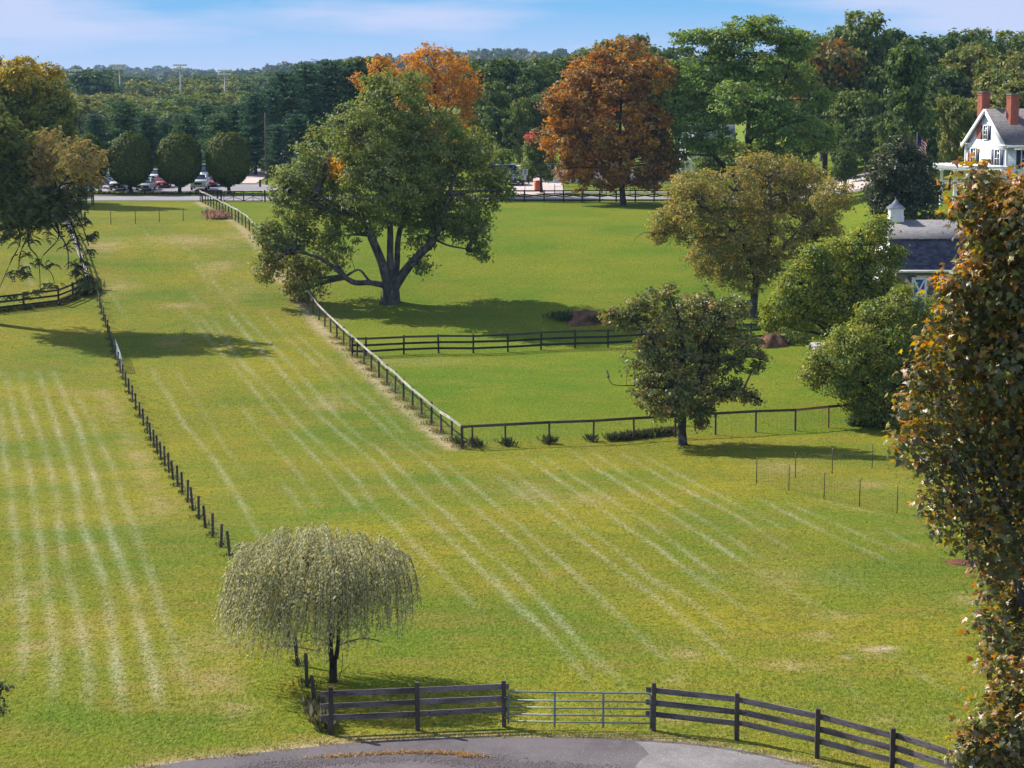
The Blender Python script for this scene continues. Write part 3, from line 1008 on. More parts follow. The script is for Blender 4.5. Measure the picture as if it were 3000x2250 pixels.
def px_lobe(px, py, r, Y, dz=None, ry=None, g=rng):
    """a rounded part of a crown, given where it shows and how far away it stands"""
    s0 = scale_at(Y, 5)
    R_ = r / s0
    dY = g.normal(0, 0.5) * R_ * 1.2 if dz is None else dz
    c = at_Y(px, py, Y + dY)
    s = scale_at(Y + dY, c[2])
    return (c, np.array([r / s, r / s * 0.95, (ry or r) / s]))


def px_limb(pts, Y, g, tr=None, dY=0.0):
    """limb traced by photo points (px, py, radius px)"""
    n = len(pts)
    P, rr = [], []
    for i, (x, y, r) in enumerate(pts):
        yy = Y + dY * (i / max(1, n - 1))
        p = at_Y(x, y, yy)
        P.append(p)
        rr.append(r / scale_at(yy, p[2]))
    P = np.array(P)
    D = [P[0]]
    Rr = [rr[0]]
    for i in range(n - 1):
        p0, p1, p2, p3 = P[max(i - 1, 0)], P[i], P[i + 1], P[min(i + 2, n - 1)]
        for k in range(1, 5):
            t = k / 4
            D.append(0.5 * ((2 * p1) + (p2 - p0) * t + (2 * p0 - 5 * p1 + 4 * p2 - p3) * t * t + (3 * p1 - p0 - 3 * p2 + p3) * t ** 3))
            Rr.append(rr[i] * (1 - t) + rr[i + 1] * t)
    return np.array(D), np.array(Rr)


def make_tree(name, label, base, lobes, n_leaf, per, clump_r, L, W, pal, tr, seed, cat='tree', group=None, limbs=None, bark=None, leafm=None,
              twig_frac=0.5, twig_r=0.02, shell=0.5, flat=0.6, accent=None, droop=0.0, up=0.7, fork=0.3, sides=6, auto=True, extra_twigs=None):
    g = np.random.default_rng(seed)
    base = np.asarray(base, float)
    V, Q, T, C, li = crown(lobes, n_leaf, per, clump_r, L, W, pal, g, shell, flat, base[2] + 0.25, accent, droop, up)
    paths = list(limbs or [])
    if auto:
        ap = limbs_auto(base, lobes, tr, g, fork=fork)
        paths = paths + (ap[1:] if limbs else ap)
        if limbs:
            # side limbs spring from the traced limbs
            ref = np.concatenate([p[0] for p in limbs])
            fixed = []
            for p, r in ap[1:]:
                c = p[-1]
                d = np.linalg.norm(ref - c, axis=1) + np.maximum(0, ref[:, 2] - c[2]) * 1.5
                s = ref[np.argmin(d)]
                m = (s + c) / 2 + np.array([0, 0, 0.06 * np.linalg.norm(c - s)])
                fixed.append((bez(s, m, c, 7), np.linspace(min(r[0], tr * 0.3), 0.03, 7)))
            paths = list(limbs) + fixed
    tw = twigs(paths, C, g, twig_frac, twig_r, 0 if limbs else 1)
    if extra_twigs is not None:
        tw += extra_twigs(paths, g)
    Vt, Qt = tube(paths, sides)
    if tw:
        V2, Q2 = tube(tw, 3)
        Qt_all = [Qt, Q2 + len(Vt)]
        Vt = np.concatenate([Vt, V2])
    else:
        Qt_all = [Qt]
    t = empty(name, base, label, cat, group)
    tr_o = link('trunk', np_mesh('trunk', Vt - base, Qt_all, bark or BARK, smooth=True), t)
    c_o = link('crown', np_mesh('crown', V - base, [Q], leafm or LEAF, tint=T), t)
    c_o['kind'] = 'stuff'
    return t


# leaf colours (linear albedo)
G_MID = (0.066, 0.098, 0.017)
G_DARK = (0.036, 0.062, 0.014)
G_OLIVE = (0.102, 0.112, 0.022)
G_YEL = (0.17, 0.15, 0.025)
G_BRIGHT = (0.085, 0.135, 0.025)
C_ORANGE = (0.25, 0.115, 0.006)
C_RUST = (0.145, 0.072, 0.016)
C_GOLD = (0.32, 0.2, 0.02)
C_BROWN = (0.11, 0.07, 0.028)


def lobes_px(lst, Y, g):
    return [px_lobe(*l[:3], Y, dz=(l[3] if len(l) > 3 else None), ry=(l[4] if len(l) > 4 else None), g=g) for l in lst]


def near_px(centre, Y, rad_m, k=1.0):
    c = at_Y(centre[0], centre[1], Y)

    def fn(P, g):
        d = np.hypot(P[:, 0] - c[0], P[:, 2] - c[2]) / rad_m
        return (g.uniform(0, 1, len(P)) < k * np.exp(-d ** 2)).astype(float)
    return fn


# --- great maple in the middle paddock
g0 = np.random.default_rng(101)
bC = at(1143, 887)
YC = bC[1]
lob = lobes_px([(1160, 320, 105), (1060, 400, 110), (960, 455, 90), (890, 520, 85), (1260, 430, 120), (1370, 440, 75), (1440, 490, 62), (1455, 560, 50), (1130, 520, 140, -3), (1200, 560, 130, 3),
                (1000, 570, 110), (880, 600, 80), (830, 560, 40), (1320, 590, 120), (1390, 690, 48), (1360, 640, 70), (830, 750, 70), (780, 790, 38), (900, 820, 60), (960, 740, 70),
                (790, 690, 45), (1010, 690, 50), (1235, 770, 34), (1235, 690, 50), (1080, 640, 60), (870, 690, 50), (1120, 250, 55), (1215, 260, 50), (1410, 745, 28), (870, 860, 42), (1160, 450, 110)], YC, g0)
lm = [px_limb(p, YC, g0, dY=d) for p, d in [
    ([(1143, 905, 44), (1143, 884, 31), (1145, 850, 25), (1142, 825, 25)], 0),
    ([(1136, 832, 15), (1117, 765, 13), (1090, 700, 12), (1072, 655, 10), (1050, 622, 8), (985, 600, 6), (930, 570, 4)], -1.5),
    ([(1143, 832, 13), (1143, 740, 10), (1142, 640, 8), (1128, 520, 6), (1110, 420, 4), (1115, 300, 2)], 1.0),
    ([(1158, 838, 15), (1190, 790, 13), (1230, 745, 12), (1268, 708, 10), (1290, 660, 8), (1315, 570, 6), (1345, 480, 4)], -1.0),
    ([(1136, 838, 10), (1085, 828, 8), (1040, 828, 8), (1005, 808, 7), (975, 780, 6), (920, 750, 4), (850, 735, 3)], -2.0),
    ([(1155, 834, 11), (1163, 770, 9), (1168, 690, 8), (1200, 580, 6), (1235, 450, 4)], 2.5),
    ([(1248, 725, 7), (1262, 690, 6), (1275, 620, 5), (1240, 520, 3)], 2.0),
    ([(1275, 700, 4), (1310, 718, 3), (1370, 730, 2)], -1.0),
    ([(1060, 640, 6), (1010, 625, 5), (940, 606, 4), (850, 560, 2)], -2.0),
    ([(1010, 812, 4), (1050, 790, 3), (1075, 815, 4), (1085, 826, 4)], -.5)]]
acC = Accent([C_ORANGE, (0.4, 0.2, 0.02)], near_px((988, 490), YC, 0.75, 1.4))


acB = Accent([(0.13, 0.10, 0.022), (0.15, 0.095, 0.025), (0.11, 0.10, 0.02)], near_px((830, 815), YC, 2.6, 0.6))
make_tree('maple_tree', 'broad olive green maple with four spreading limbs standing alone in the middle paddock', bC, lob, 78000, 40, 0.60, 0.27, 0.165,
          [(G_MID, 3), (G_OLIVE, 4), ((0.10, 0.115, 0.04), 3), (G_DARK, 1.2)], 0.75, 1, limbs=lm, bark=BARK_GREY, accent=[acC, acB], shell=0.45, twig_frac=0.6, twig_r=0.03, sides=8)

# --- apple-like tree on the near paddock fence
g0 = np.random.default_rng(102)
bA = at(1999, 1303)
YA = bA[1]
lob = lobes_px([(1930, 930, 85), (2050, 950, 95), (1830, 935, 48), (1785, 925, 30), (2120, 930, 55), (1990, 1050, 120), (1900, 1050, 75), (2100, 1050, 80), (2190, 1010, 45), (2225, 1045, 24), (2210, 1075, 24),
                (1960, 1150, 88), (2050, 1150, 80), (1890, 1145, 42), (2140, 1140, 40), (2195, 1160, 24), (2228, 1175, 16), (2050, 1215, 38), (1940, 1215, 30), (2160, 900, 34), (1960, 860, 30), (1870, 900, 40), (1778, 1085, 10), (2060, 880, 40)], YA, g0)
lm = [px_limb(p, YA, g0, dY=d) for p, d in [
    ([(2000, 1318, 26), (2000, 1296, 15), (1998, 1260, 13), (1998, 1225, 14), (1990, 1195, 12)], 0),
    ([(1992, 1200, 10), (1960, 1130, 8), (1940, 1060, 6), (1900, 980, 4), (1850, 930, 2)], -.6),
    ([(2000, 1215, 10), (2005, 1120, 8), (2000, 1020, 6), (1985, 920, 3)], .6),
    ([(2004, 1205, 9), (2050, 1110, 7), (2085, 1060, 6), (2130, 1055, 5), (2200, 1045, 3), (2250, 1060, 1.5)], -.5),
    ([(2040, 1130, 5), (2070, 1010, 4), (2110, 930, 2)], .8),
    ([(2060, 1160, 5), (2130, 1140, 3), (2190, 1150, 2), (2230, 1175, 1)], -.8),
    ([(1960, 1140, 4), (1880, 1130, 2), (1800, 1128, 1.2), (1782, 1105, 1)], -.5)]]
make_tree('apple_tree', 'dark leaved apple tree with twiggy round crown standing at the paddock fence', bA, lob, 30000, 26, 0.36, 0.19, 0.125,
          [((0.06, 0.066, 0.02), 4), (G_OLIVE, 3), ((0.15, 0.12, 0.03), 2), (G_DARK, 3), ((0.16, 0.1, 0.035), 1)], 0.28, 2, limbs=lm, bark=BARK_DARK, leafm=LEAF_GLOSS, shell=0.3, twig_frac=0.95, twig_r=0.017, droop=0.5)

# --- willow
g0 = np.random.default_rng(103)
bW = at(976, 1998)
YW = bW[1]
sW = scale_at(YW, 1)


def willow():
    g = np.random.default_rng(9)
    base = bW
    cz = at_Y(960, 1660, YW)[2]
    top = at_Y(940, 1535, YW)[2]
    cx = at_Y(930, 1700, YW)[0]
    V, Tn = [], []
    twp = []
    n = 1050
    for i in range(n):
        a = g.uniform(0, 2 * math.pi)
        rr = math.sqrt(g.uniform(0.0, 1)) * 2.2 * (1 + 0.1 * math.sin(3 * a + 1))
        lift = math.sqrt(max(0, 1 - (rr / 2.5) ** 2)) + g.normal(0, .05)
        x, y = cx + rr * math.cos(a) * 1.08, YW + rr * math.sin(a) * 0.95
        z = cz - 0.15 + (top - cz) * lift * g.uniform(0.82, 1.05) + 0.1 * math.sin(a * 5) + (-0.1 if math.cos(a) > 0.5 else 0.0)
        out = 0.25 + 0.35 * (rr / 2.28)
        zlow = base[2] + 0.35 + g.uniform(0, 1.0) + 0.75 * (rr / 2.28) ** 2 + (0.35 if math.cos(a) > 0.2 else 0.0)
        z -= g.uniform(0, 1) ** 2.2 * max(0, z - cz + 0.5)
        ln_ = max(0.35, (z - zlow) * g.uniform(0.45, 1.0))
        m = int(ln_ / 0.06)
        t = np.linspace(0, 1, m)
        sx, sy = math.cos(a) * out, math.sin(a) * out
        sway = g.normal(0, 0.07, 2)
        P = np.stack([x + sx * (1 - (1 - t) ** 2) * 0.8 + sway[0] * t * t - 0.3 * t * t * (1 if math.cos(a) < 0 else 0.35), y + sy * (1 - (1 - t) ** 2) * 0.8 + sway[1] * t * t,
                      z + 0.18 * np.sin(np.minimum(t * 5, 3.14)) * (1 - t) - ln_ * t ** 1.25], 1)
        k = g.integers(0, m, int(m * 1.35))
        C = P[k] + g.normal(0, 0.02, (len(k), 3))
        d = np.stack([g.normal(-.25, .55, len(k)), g.normal(0, .5, len(k)), np.full(len(k), -0.8)], 1)
        d /= np.linalg.norm(d, axis=1)[:, None]
        s = np.cross(d, g.normal(0, 1, (len(k), 3)))
        s /= np.linalg.norm(s, axis=1)[:, None]
        L = g.uniform(0.08, 0.15, len(k))[:, None]
        W = 0.016 * g.uniform(0.8, 1.4, len(k))[:, None]
        V.append(np.stack([C, C + d * L * .5 + s * W, C + d * L, C + d * L * .5 - s * W], 1))
        pal = 2.5 * np.array([(0.17, 0.165, 0.085), (0.13, 0.135, 0.05), (0.21, 0.195, 0.11), (0.15, 0.135, 0.045), (0.16, 0.17, 0.11)])
        c = pal[g.integers(0, 5, len(k))] * np.exp(g.normal(0, .18, (len(k), 1)))
        Tn.append(np.repeat(c, 4, 0))
        if i % 2 == 0:
            twp.append((P[::max(1, m // 5)], np.full(len(P[::max(1, m // 5)]), 0.006)))
    V = np.concatenate(V).reshape(-1, 3)
    Tn = np.concatenate(Tn)
    br = [px_limb(p, YW, g, dY=d) for p, d in [
        ([(977, 2010, 20), (976, 1990, 12), (976, 1950, 11), (976, 1925, 12)], 0),
        ([(972, 1930, 8), (968, 1890, 7), (972, 1850, 7), (965, 1780, 6), (930, 1700, 4), (880, 1620, 2)], -.3),
        ([(984, 1930, 7), (990, 1890, 6), (993, 1820, 6), (1000, 1720, 5), (1040, 1620, 2)], .2),
        ([(990, 1830, 4), (1050, 1750, 3), (1130, 1660, 2)], .6), ([(968, 1800, 4), (900, 1740, 3), (790, 1660, 2)], -.6), ([(970, 1760, 4), (960, 1650, 3), (960, 1570, 1.5)], .9),
        ([(966, 1890, 2.5), (930, 1870, 2), (890, 1880, 1)], -.4), ([(993, 1890, 2.5), (1060, 1870, 2), (1120, 1880, 1)], .4)]]
    br += [px_limb(p, YW, g) for p in [[(993, 1990, 1.2), (1003, 1950, 1), (1003, 1915, .8)], [(993, 1975, 1), (1012, 1960, .8), (1022, 1953, .6)], [(968, 1995, 1.2), (962, 1960, .8)]]]
    Vt, Qt = tube(br, 8)
    V2, Q2 = tube(twp, 3)
    t = empty('willow_tree', base, 'small silvery weeping willow with drooping strands beside the front board fence', 'tree')
    link('trunk', np_mesh('trunk', np.concatenate([Vt, V2]) - base, [Qt, Q2 + len(Vt)], BARK_DARK, smooth=True), t)
    c = link('crown', np_mesh('crown', V - base, [np.arange(len(V)).reshape(-1, 4)], LEAF, tint=Tn), t)
    c['kind'] = 'stuff'


willow()

# --- tall orange maple behind the crossed-rail fence
g0 = np.random.default_rng(104)
b = at(1826, 601)
lob = lobes_px([(1820, 205, 90), (1740, 240, 90), (1900, 230, 70), (1680, 300, 78), (1630, 320, 48), (1800, 330, 135), (1720, 400, 105), (1655, 430, 62), (1900, 380, 85), (1850, 470, 85), (1700, 495, 48),
                (1650, 495, 35), (1930, 480, 50), (1780, 510, 55), (1900, 530, 32), (1700, 540, 22), (1640, 395, 50)], b[1], g0)
lm = [px_limb(p, b[1], g0, dY=d) for p, d in [([(1827, 612, 17), (1826, 596, 11), (1823, 560, 9), (1822, 520, 9)], 0), ([(1822, 530, 7), (1815, 430, 6), (1820, 300, 4), (1820, 200, 2)], 0),
                                           ([(1818, 525, 5), (1770, 480, 4), (1720, 430, 3), (1680, 340, 1.5)], -1), ([(1824, 520, 5), (1860, 450, 4), (1890, 380, 2)], 1)]]
make_tree('orange_maple', 'tall rust orange maple with bare trunk standing just inside the crossed rail fence', b, lob, 46000, 40, 0.72, 0.36, 0.24,
          [(C_ORANGE, 2.4), (C_RUST, 2.6), (C_BROWN, 2), ((0.17, 0.10, 0.022), 1.2)], 0.45, 4, limbs=lm, bark=BARK_DARK, shell=0.55, twig_frac=0.4, twig_r=0.03)
# --- orange maple behind the great maple
g0 = np.random.default_rng(105)
b = at(1290, 580)
b = np.array([at_Y(1290, 580, 243)[0], 243, float(zg(at_Y(1290, 580, 243)[0], 243))])
lob = lobes_px([(1270, 205, 78), (1200, 225, 62), (1335, 235, 66), (1375, 270, 34), (1115, 205, 34), (1062, 235, 30), (1300, 300, 80), (1160, 240, 40), (1380, 320, 26), (1240, 330, 90), (1310, 420, 80)], b[1], g0)
make_tree('orange_maple', 'bright orange maple rising behind the broad olive maple', b, lob, 17000, 34, 0.7, 0.34, 0.22,
          [(C_ORANGE, 4), ((0.27, 0.135, 0.008), 2.5), (C_RUST, 1.2)], 0.42, 5, bark=BARK_DARK, shell=0.6, twig_frac=0.3, twig_r=0.03)
# --- small maple with a red tip by the road sign
b = np.array([at_Y(1587, 558, 247)[0], 247, float(zg(0, 247))])
g0 = np.random.default_rng(106)
lob = lobes_px([(1575, 440, 38), (1590, 480, 36), (1555, 480, 30), (1570, 405, 26), (1600, 430, 26), (1545, 510, 22), (1605, 515, 20)], b[1], g0)
make_tree('young_maple', 'young green maple with a red tipped top beside the orange bin', b, lob, 5500, 26, 0.5, 0.32, 0.22, [(G_MID, 3), (G_OLIVE, 1), (G_DARK, 2)], 0.22, 6, bark=BARK_DARK,
          accent=Accent([(0.3, 0.09, 0.05), (0.25, 0.07, 0.04)], near_px((1552, 395), 247, 0.9, 1.2)), twig_frac=0.4)
# --- honey locust at the right
g0 = np.random.default_rng(107)
b = np.array([at_Y(2215, 590, 226)[0], 226, float(zg(at_Y(2215, 590, 226)[0], 226))])
lob = lobes_px([(2190, 85, 62), (2250, 95, 62), (2120, 130, 62), (2000, 108, 34), (2330, 130, 62), (2090, 200, 78), (2200, 190, 88), (2300, 220, 88), (2040, 270, 70), (1965, 300, 62), (1900, 340, 38), (1925, 410, 44),
                (2390, 290, 52), (2180, 300, 100), (2060, 390, 82), (1960, 460, 58), (1935, 510, 34), (2290, 370, 100), (2120, 460, 90), (2380, 400, 60), (2240, 470, 80), (1990, 200, 40), (2060, 110, 36)], b[1], g0)
lob = [(c, r * np.array([1.0, 1.0, 0.72])) for c, r in lob]
lm = [px_limb(p, b[1], g0, dY=d) for p, d in [([(2217, 610, 16), (2215, 560, 13), (2200, 470, 12), (2190, 400, 10)], 0), ([(2190, 410, 8), (2195, 300, 7), (2190, 200, 5), (2190, 90, 2)], 0),
                                           ([(2150, 520, 6), (2092, 455, 7), (2060, 410, 6), (2030, 365, 5), (1990, 340, 3), (1920, 330, 1.5)], -2), ([(2195, 420, 6), (2250, 330, 5), (2300, 230, 2)], 1.5),
                                           ([(2215, 560, 7), (2180, 545, 7), (2150, 520, 7)], -1)]]
make_tree('locust_tree', 'tall bright green locust tree with layered feathery crown left of the white house', b, lob, 64000, 46, 0.85, 0.38, 0.22,
          [(G_BRIGHT, 4), ((0.07, 0.11, 0.02), 3), ((0.12, 0.14, 0.025), 2), (G_DARK, 1.5)], 0.5, 7, limbs=lm, bark=BARK_DARK, shell=0.4, flat=0.4, twig_frac=0.5, twig_r=0.03, up=0.9)
# --- golden olive twiggy tree
g0 = np.random.default_rng(108)
b = at(2206, 928)
lob = lobes_px([(2250, 545, 95), (2150, 560, 85), (2350, 560, 90), (2050, 595, 92), (1965, 640, 52), (1925, 685, 32), (2440, 580, 62), (2150, 690, 105), (2280, 680, 115), (2085, 740, 75), (2200, 800, 70), (2400, 690, 80),
                (2120, 815, 32), (2010, 560, 60), (2300, 500, 50), (2200, 490, 45), (2010, 700, 30), (2270, 790, 50)], b[1], g0)
lm = [px_limb(p, b[1], g0, dY=d) for p, d in [([(2208, 945, 20), (2206, 925, 13), (2210, 870, 12), (2218, 810, 11)], 0), ([(2215, 820, 8), (2190, 740, 7), (2130, 660, 5), (2050, 600, 2)], -1), ([(2218, 815, 8), (2250, 720, 6), (2260, 600, 4), (2250, 520, 2)], 1),
                                           ([(2220, 810, 7), (2290, 730, 5), (2370, 640, 3), (2430, 590, 1.5)], -1)]]


def drooping(paths, g):
    ref = np.concatenate([p[0][3:] for p in paths])
    out = []
    for i in range(260):
        s = ref[g.integers(0, len(ref))]
        d = g.normal(0, 1, 3)
        d[2] = 0.1
        d = d / np.linalg.norm(d) * g.uniform(1.0, 2.6)
        c = s + d + np.array([0, 0, -g.uniform(0.4, 1.6)])
        out.append((bez(s, s + d * 0.7 + np.array([0, 0, .4]), c, 6), np.linspace(0.022, 0.008, 6)))
    return out


make_tree('crabapple_tree', 'golden olive twiggy tree with drooping branches in the right paddock', b, lob, 56000, 32, 0.5, 0.21, 0.13,
          [((0.16, 0.13, 0.03), 4), (G_OLIVE, 3), ((0.20, 0.145, 0.03), 2), ((0.09, 0.085, 0.025), 2.5)], 0.42, 8, limbs=lm, bark=BARK_GREY, shell=0.42, twig_frac=0.8, twig_r=0.022, extra_twigs=drooping)
# --- two bushy trees in front of the barn
g0 = np.random.default_rng(109)
Yb = 122.0
p = at_Y(2550, 1040, Yb)
b = np.array([p[0], Yb, float(zg(p[0], Yb))])
lob = lobes_px([(2540, 720, 62), (2450, 780, 82), (2350, 835, 72), (2285, 900, 45), (2555, 810, 72), (2440, 890, 75), (2620, 745, 30), (2575, 670, 36), (2340, 920, 50), (2545, 900, 60), (2255, 945, 26), (2610, 850, 40), (2400, 745, 45)], Yb, g0)
make_tree('hawthorn_tree', 'upper bushy yellow green tree against the left end of the barn', b, lob, 42000, 34, 0.42, 0.18, 0.125,
          [((0.165, 0.16, 0.02), 3), ((0.115, 0.135, 0.018), 4), (G_MID, 2), (G_DARK, 1.2)], 0.3, 9, bark=BARK_DARK, shell=0.5, twig_frac=0.6, twig_r=0.018)
g0 = np.random.default_rng(110)
b = at(2585, 1240)
Yb = b[1] - 1.0
lob = lobes_px([(2640, 900, 62), (2560, 930, 52), (2700, 920, 52), (2600, 1010, 100), (2500, 1030, 85), (2420, 1060, 55), (2390, 1100, 38), (2690, 1020, 80), (2550, 1110, 95), (2460, 1130, 52), (2640, 1120, 95), (2560, 1190, 62), (2650, 1200, 62), (2720, 1100, 70),
                (2500, 1180, 36), (2530, 1215, 34), (2610, 1225, 40)], Yb, g0)
make_tree('hawthorn_tree', 'low spreading yellow green tree whose branches touch the grass in front of the barn', b, lob, 52000, 34, 0.42, 0.17, 0.12,
          [((0.155, 0.15, 0.02), 3), ((0.105, 0.125, 0.018), 4), (G_MID, 2.5), (G_DARK, 1.5)], 0.3, 10, bark=BARK_DARK, shell=0.5, twig_frac=0.55, twig_r=0.017)
# --- magnolia by the pergola
g0 = np.random.default_rng(111)
p = at_Y(2640, 640, 163)
b = np.array([p[0], 163, float(zg(p[0], 163))])
lob = lobes_px([(2645, 435, 40), (2640, 480, 62), (2600, 500, 50), (2690, 500, 48), (2640, 550, 80), (2580, 560, 52), (2710, 560, 48), (2610, 600, 60), (2690, 605, 55)], 163, g0)
make_tree('magnolia_tree', 'dense dark glossy magnolia left of the white pergola', b, lob, 20000, 28, 0.5, 0.28, 0.16, [((0.022, 0.034, 0.014), 5), ((0.05, 0.045, 0.02), 2), ((0.035, 0.05, 0.02), 2)], 0.3, 11,
          bark=BARK_DARK, leafm=LEAF_GLOSS, shell=0.6, twig_frac=0.2)
# --- left edge trees
g0 = np.random.default_rng(112)
pB = at_Y(70, 600, 228)
b = np.array([pB[0], 228, float(zg(pB[0], 228))])
lob = lobes_px([(60, 230, 60), (130, 240, 52), (20, 290, 80), (110, 310, 82), (165, 330, 52), (50, 400, 90), (140, 400, 75), (185, 400, 36), (-40, 300, 80), (-30, 200, 40), (100, 470, 70), (20, 500, 70), (180, 300, 30)], 228, g0)
make_tree('walnut_tree', 'dense yellow topped green tree at the far left behind the hanging branches', b, lob, 34000, 36, 0.75, 0.46, 0.23, [((0.14, 0.13, 0.015), 2.5), (G_MID, 2), ((0.10, 0.11, 0.015), 3), (G_DARK, 3)], 0.45, 12, bark=BARK_DARK,
          shell=0.6, droop=0.8, twig_frac=0.3, accent=Accent([(0.21, 0.16, 0.015), (0.24, 0.17, 0.02)], lambda P, g: (g.uniform(0, 1, len(P)) < sstep((P[:, 2] - 13.5) / 4) * .75).astype(float)))


def fronds(centres, n_per, g, spread, L=0.62, pal=None, ang=None):
    """drooping compound leaves: a stalk with pairs of leaflets"""
    V, T = [], []
    idx = np.repeat(np.arange(len(centres)), n_per)
    n = len(idx)
    C = centres[idx] + g.normal(0, 1, (n, 3)) * spread
    a = g.uniform(0, 2 * math.pi, n)
    out = np.stack([np.cos(a), np.sin(a), np.zeros(n)], 1)
    side = np.stack([-np.sin(a), np.cos(a), np.zeros(n)], 1)
    LL = L * g.uniform(0.7, 1.25, n)
    pal = np.array(pal)
    col = pal[g.integers(0, len(pal), n)] * np.exp(g.normal(0, .18, (n, 1)))
    for k in range(5):
        t = (k + 0.6) / 5
        pos = C + out * (LL * t * 0.85)[:, None] + np.array([0, 0, 1.0]) * (LL * (0.22 * t - 0.75 * t * t))[:, None]
        for sgn in (-1, 1):
            d = side * sgn * 0.8 + out * 0.45 + np.array([0, 0, -0.55])
            d /= np.linalg.norm(d, axis=1)[:, None]
            s = np.cross(d, out)
            s /= np.linalg.norm(s, axis=1)[:, None] + 1e-9
            ll = (LL * 0.42 * (1 - 0.25 * t))[:, None]
            ww = ll * 0.22
            V.append(np.stack([pos, pos + d * ll * .45 + s * ww, pos + d * ll, pos + d * ll * .45 - s * ww], 1).reshape(-1, 3))
            T.append(np.repeat(col, 4, 0))
    return np.concatenate(V), np.concatenate(T)


def hanging_walnut():
    g = np.random.default_rng(13)
    Yw = 153.0
    p = at_Y(-22, 938, Yw)
    base = np.array([p[0], Yw, float(zg(p[0], Yw))])
    lob = lobes_px([(130, 440, 62), (230, 455, 55), (285, 465, 26), (60, 480, 60), (180, 530, 72), (70, 560, 85), (260, 520, 36), (120, 600, 70), (40, 640, 60), (200, 600, 40),
                    (0, 540, 60), (-60, 480, 90), (-90, 600, 90), (-140, 520, 80), (-60, 380, 90), (-160, 400, 90), (10, 400, 60)], Yw, g)
    lob = lob[:]
    V, Q, T, C, li = crown(lob, 3600, 1, 0.5, .3, .1, [(G_DARK, 1)], g, 0.55)
    hang = []
    hb = []
    for pts, dy in [([(60, 600, 5), (80, 650, 4), (85, 720, 2.5), (112, 760, 1.5), (118, 850, 1)], -1), ([(150, 590, 5), (200, 640, 4), (225, 700, 2.5), (240, 770, 2), (250, 830, 1)], -1.4), ([(110, 600, 5), (160, 650, 4), (170, 700, 2), (120, 760, 1.5), (150, 800, 1), (160, 830, 1)], -.6),
                    ([(30, 620, 4), (60, 700, 2), (30, 770, 1.5), (0, 840, 1)], -1), ([(170, 600, 4), (215, 620, 3), (240, 660, 2), (260, 720, 1.5)], -1.6), ([(190, 560, 3), (230, 590, 2), (240, 640, 1.2)], -1), ([(150, 660, 3), (195, 720, 2), (200, 790, 1.2)], -1.3), ([(90, 680, 3), (60, 740, 2), (55, 800, 1)], -1.2)]:
        P, rr = px_limb(pts, Yw, g, dY=dy)
        hb.append((P, rr))
    ends = [(60, 795), (75, 800), (110, 850), (140, 830), (160, 835), (250, 830), (235, 800), (245, 815), (225, 790), (215, 770), (230, 780), (70, 740), (85, 650), (95, 660), (190, 660), (205, 680), (215, 690), (200, 720), (240, 760), (258, 700), (262, 730),
            (230, 660), (220, 640), (180, 630), (60, 660), (40, 690), (90, 700), (120, 645), (150, 640), (110, 770), (70, 785), (150, 770), (140, 690), (20, 650), (5, 700), (250, 640), (265, 690), (205, 610), (240, 600), (40, 800), (85, 860), (25, 870)]
    E = np.array([at_Y(x, y, Yw - 1.2 + g.normal(0, .4)) for x, y in ends])
    palc = [(0.12, 0.145, 0.032), (0.08, 0.11, 0.03), (0.16, 0.165, 0.04), (0.10, 0.13, 0.03)]
    V1, T1 = fronds(C, 2, g, 0.28, 0.62, palc)
    # the upper, outer twigs have turned yellow and tan
    hi = (V1[:, 2] > at_Y(0, 545, Yw)[2]) & (V1[:, 0] > at_Y(95, 500, Yw)[0])
    f = np.repeat((g.uniform(0, 1, len(V1) // 4) < 0.8), 4) & hi
    pa = np.array([(0.36, 0.26, 0.07), (0.38, 0.25, 0.09), (0.27, 0.25, 0.05), (0.34, 0.30, 0.14)])
    T1[f] = np.repeat(pa[g.integers(0, 4, len(V1) // 4)], 4, 0)[f]
    V2, T2 = fronds(E, 9, g, 0.16, 0.6, [(0.03, 0.042, 0.016), (0.045, 0.06, 0.02)])
    Vc = np.concatenate([V1, V2])
    trunk = [px_limb(q, Yw, g, dY=d) for q, d in [([(-22, 955, 24), (-22, 930, 17), (-20, 800, 15), (-15, 680, 13)], 0), ([(-15, 690, 10), (0, 668, 9), (50, 655, 8), (65, 600, 7), (60, 500, 4)], -.5), ([(-15, 690, 10), (-30, 560, 8), (-40, 420, 4)], .5),
                                                  ([(40, 658, 7), (75, 640, 6), (120, 600, 5), (180, 540, 3), (240, 470, 1.5)], -1), ([(-15, 640, 8), (-90, 560, 6), (-140, 480, 3)], 1), ([(-10, 640, 5), (60, 600, 4), (110, 590, 3), (150, 580, 2)], 1)]]
    tw = twigs(trunk, C, g, 0.35, 0.03)
    Va, Qa = tube(trunk + hb, 7)
    Vb, Qb = tube(tw, 3)
    t = empty('walnut_tree', base, 'walnut tree at the left edge with hanging leafy twigs over the board fence', 'tree')
    link('trunk', np_mesh('trunk', np.concatenate([Va, Vb]) - base, [Qa, Qb + len(Va)], BARK_DARK, smooth=True), t)
    c = link('crown', np_mesh('crown', Vc - base, [np.arange(len(Vc)).reshape(-1, 4)], LEAF, tint=np.concatenate([T1, T2])), t)
    c['kind'] = 'stuff'


hanging_walnut()

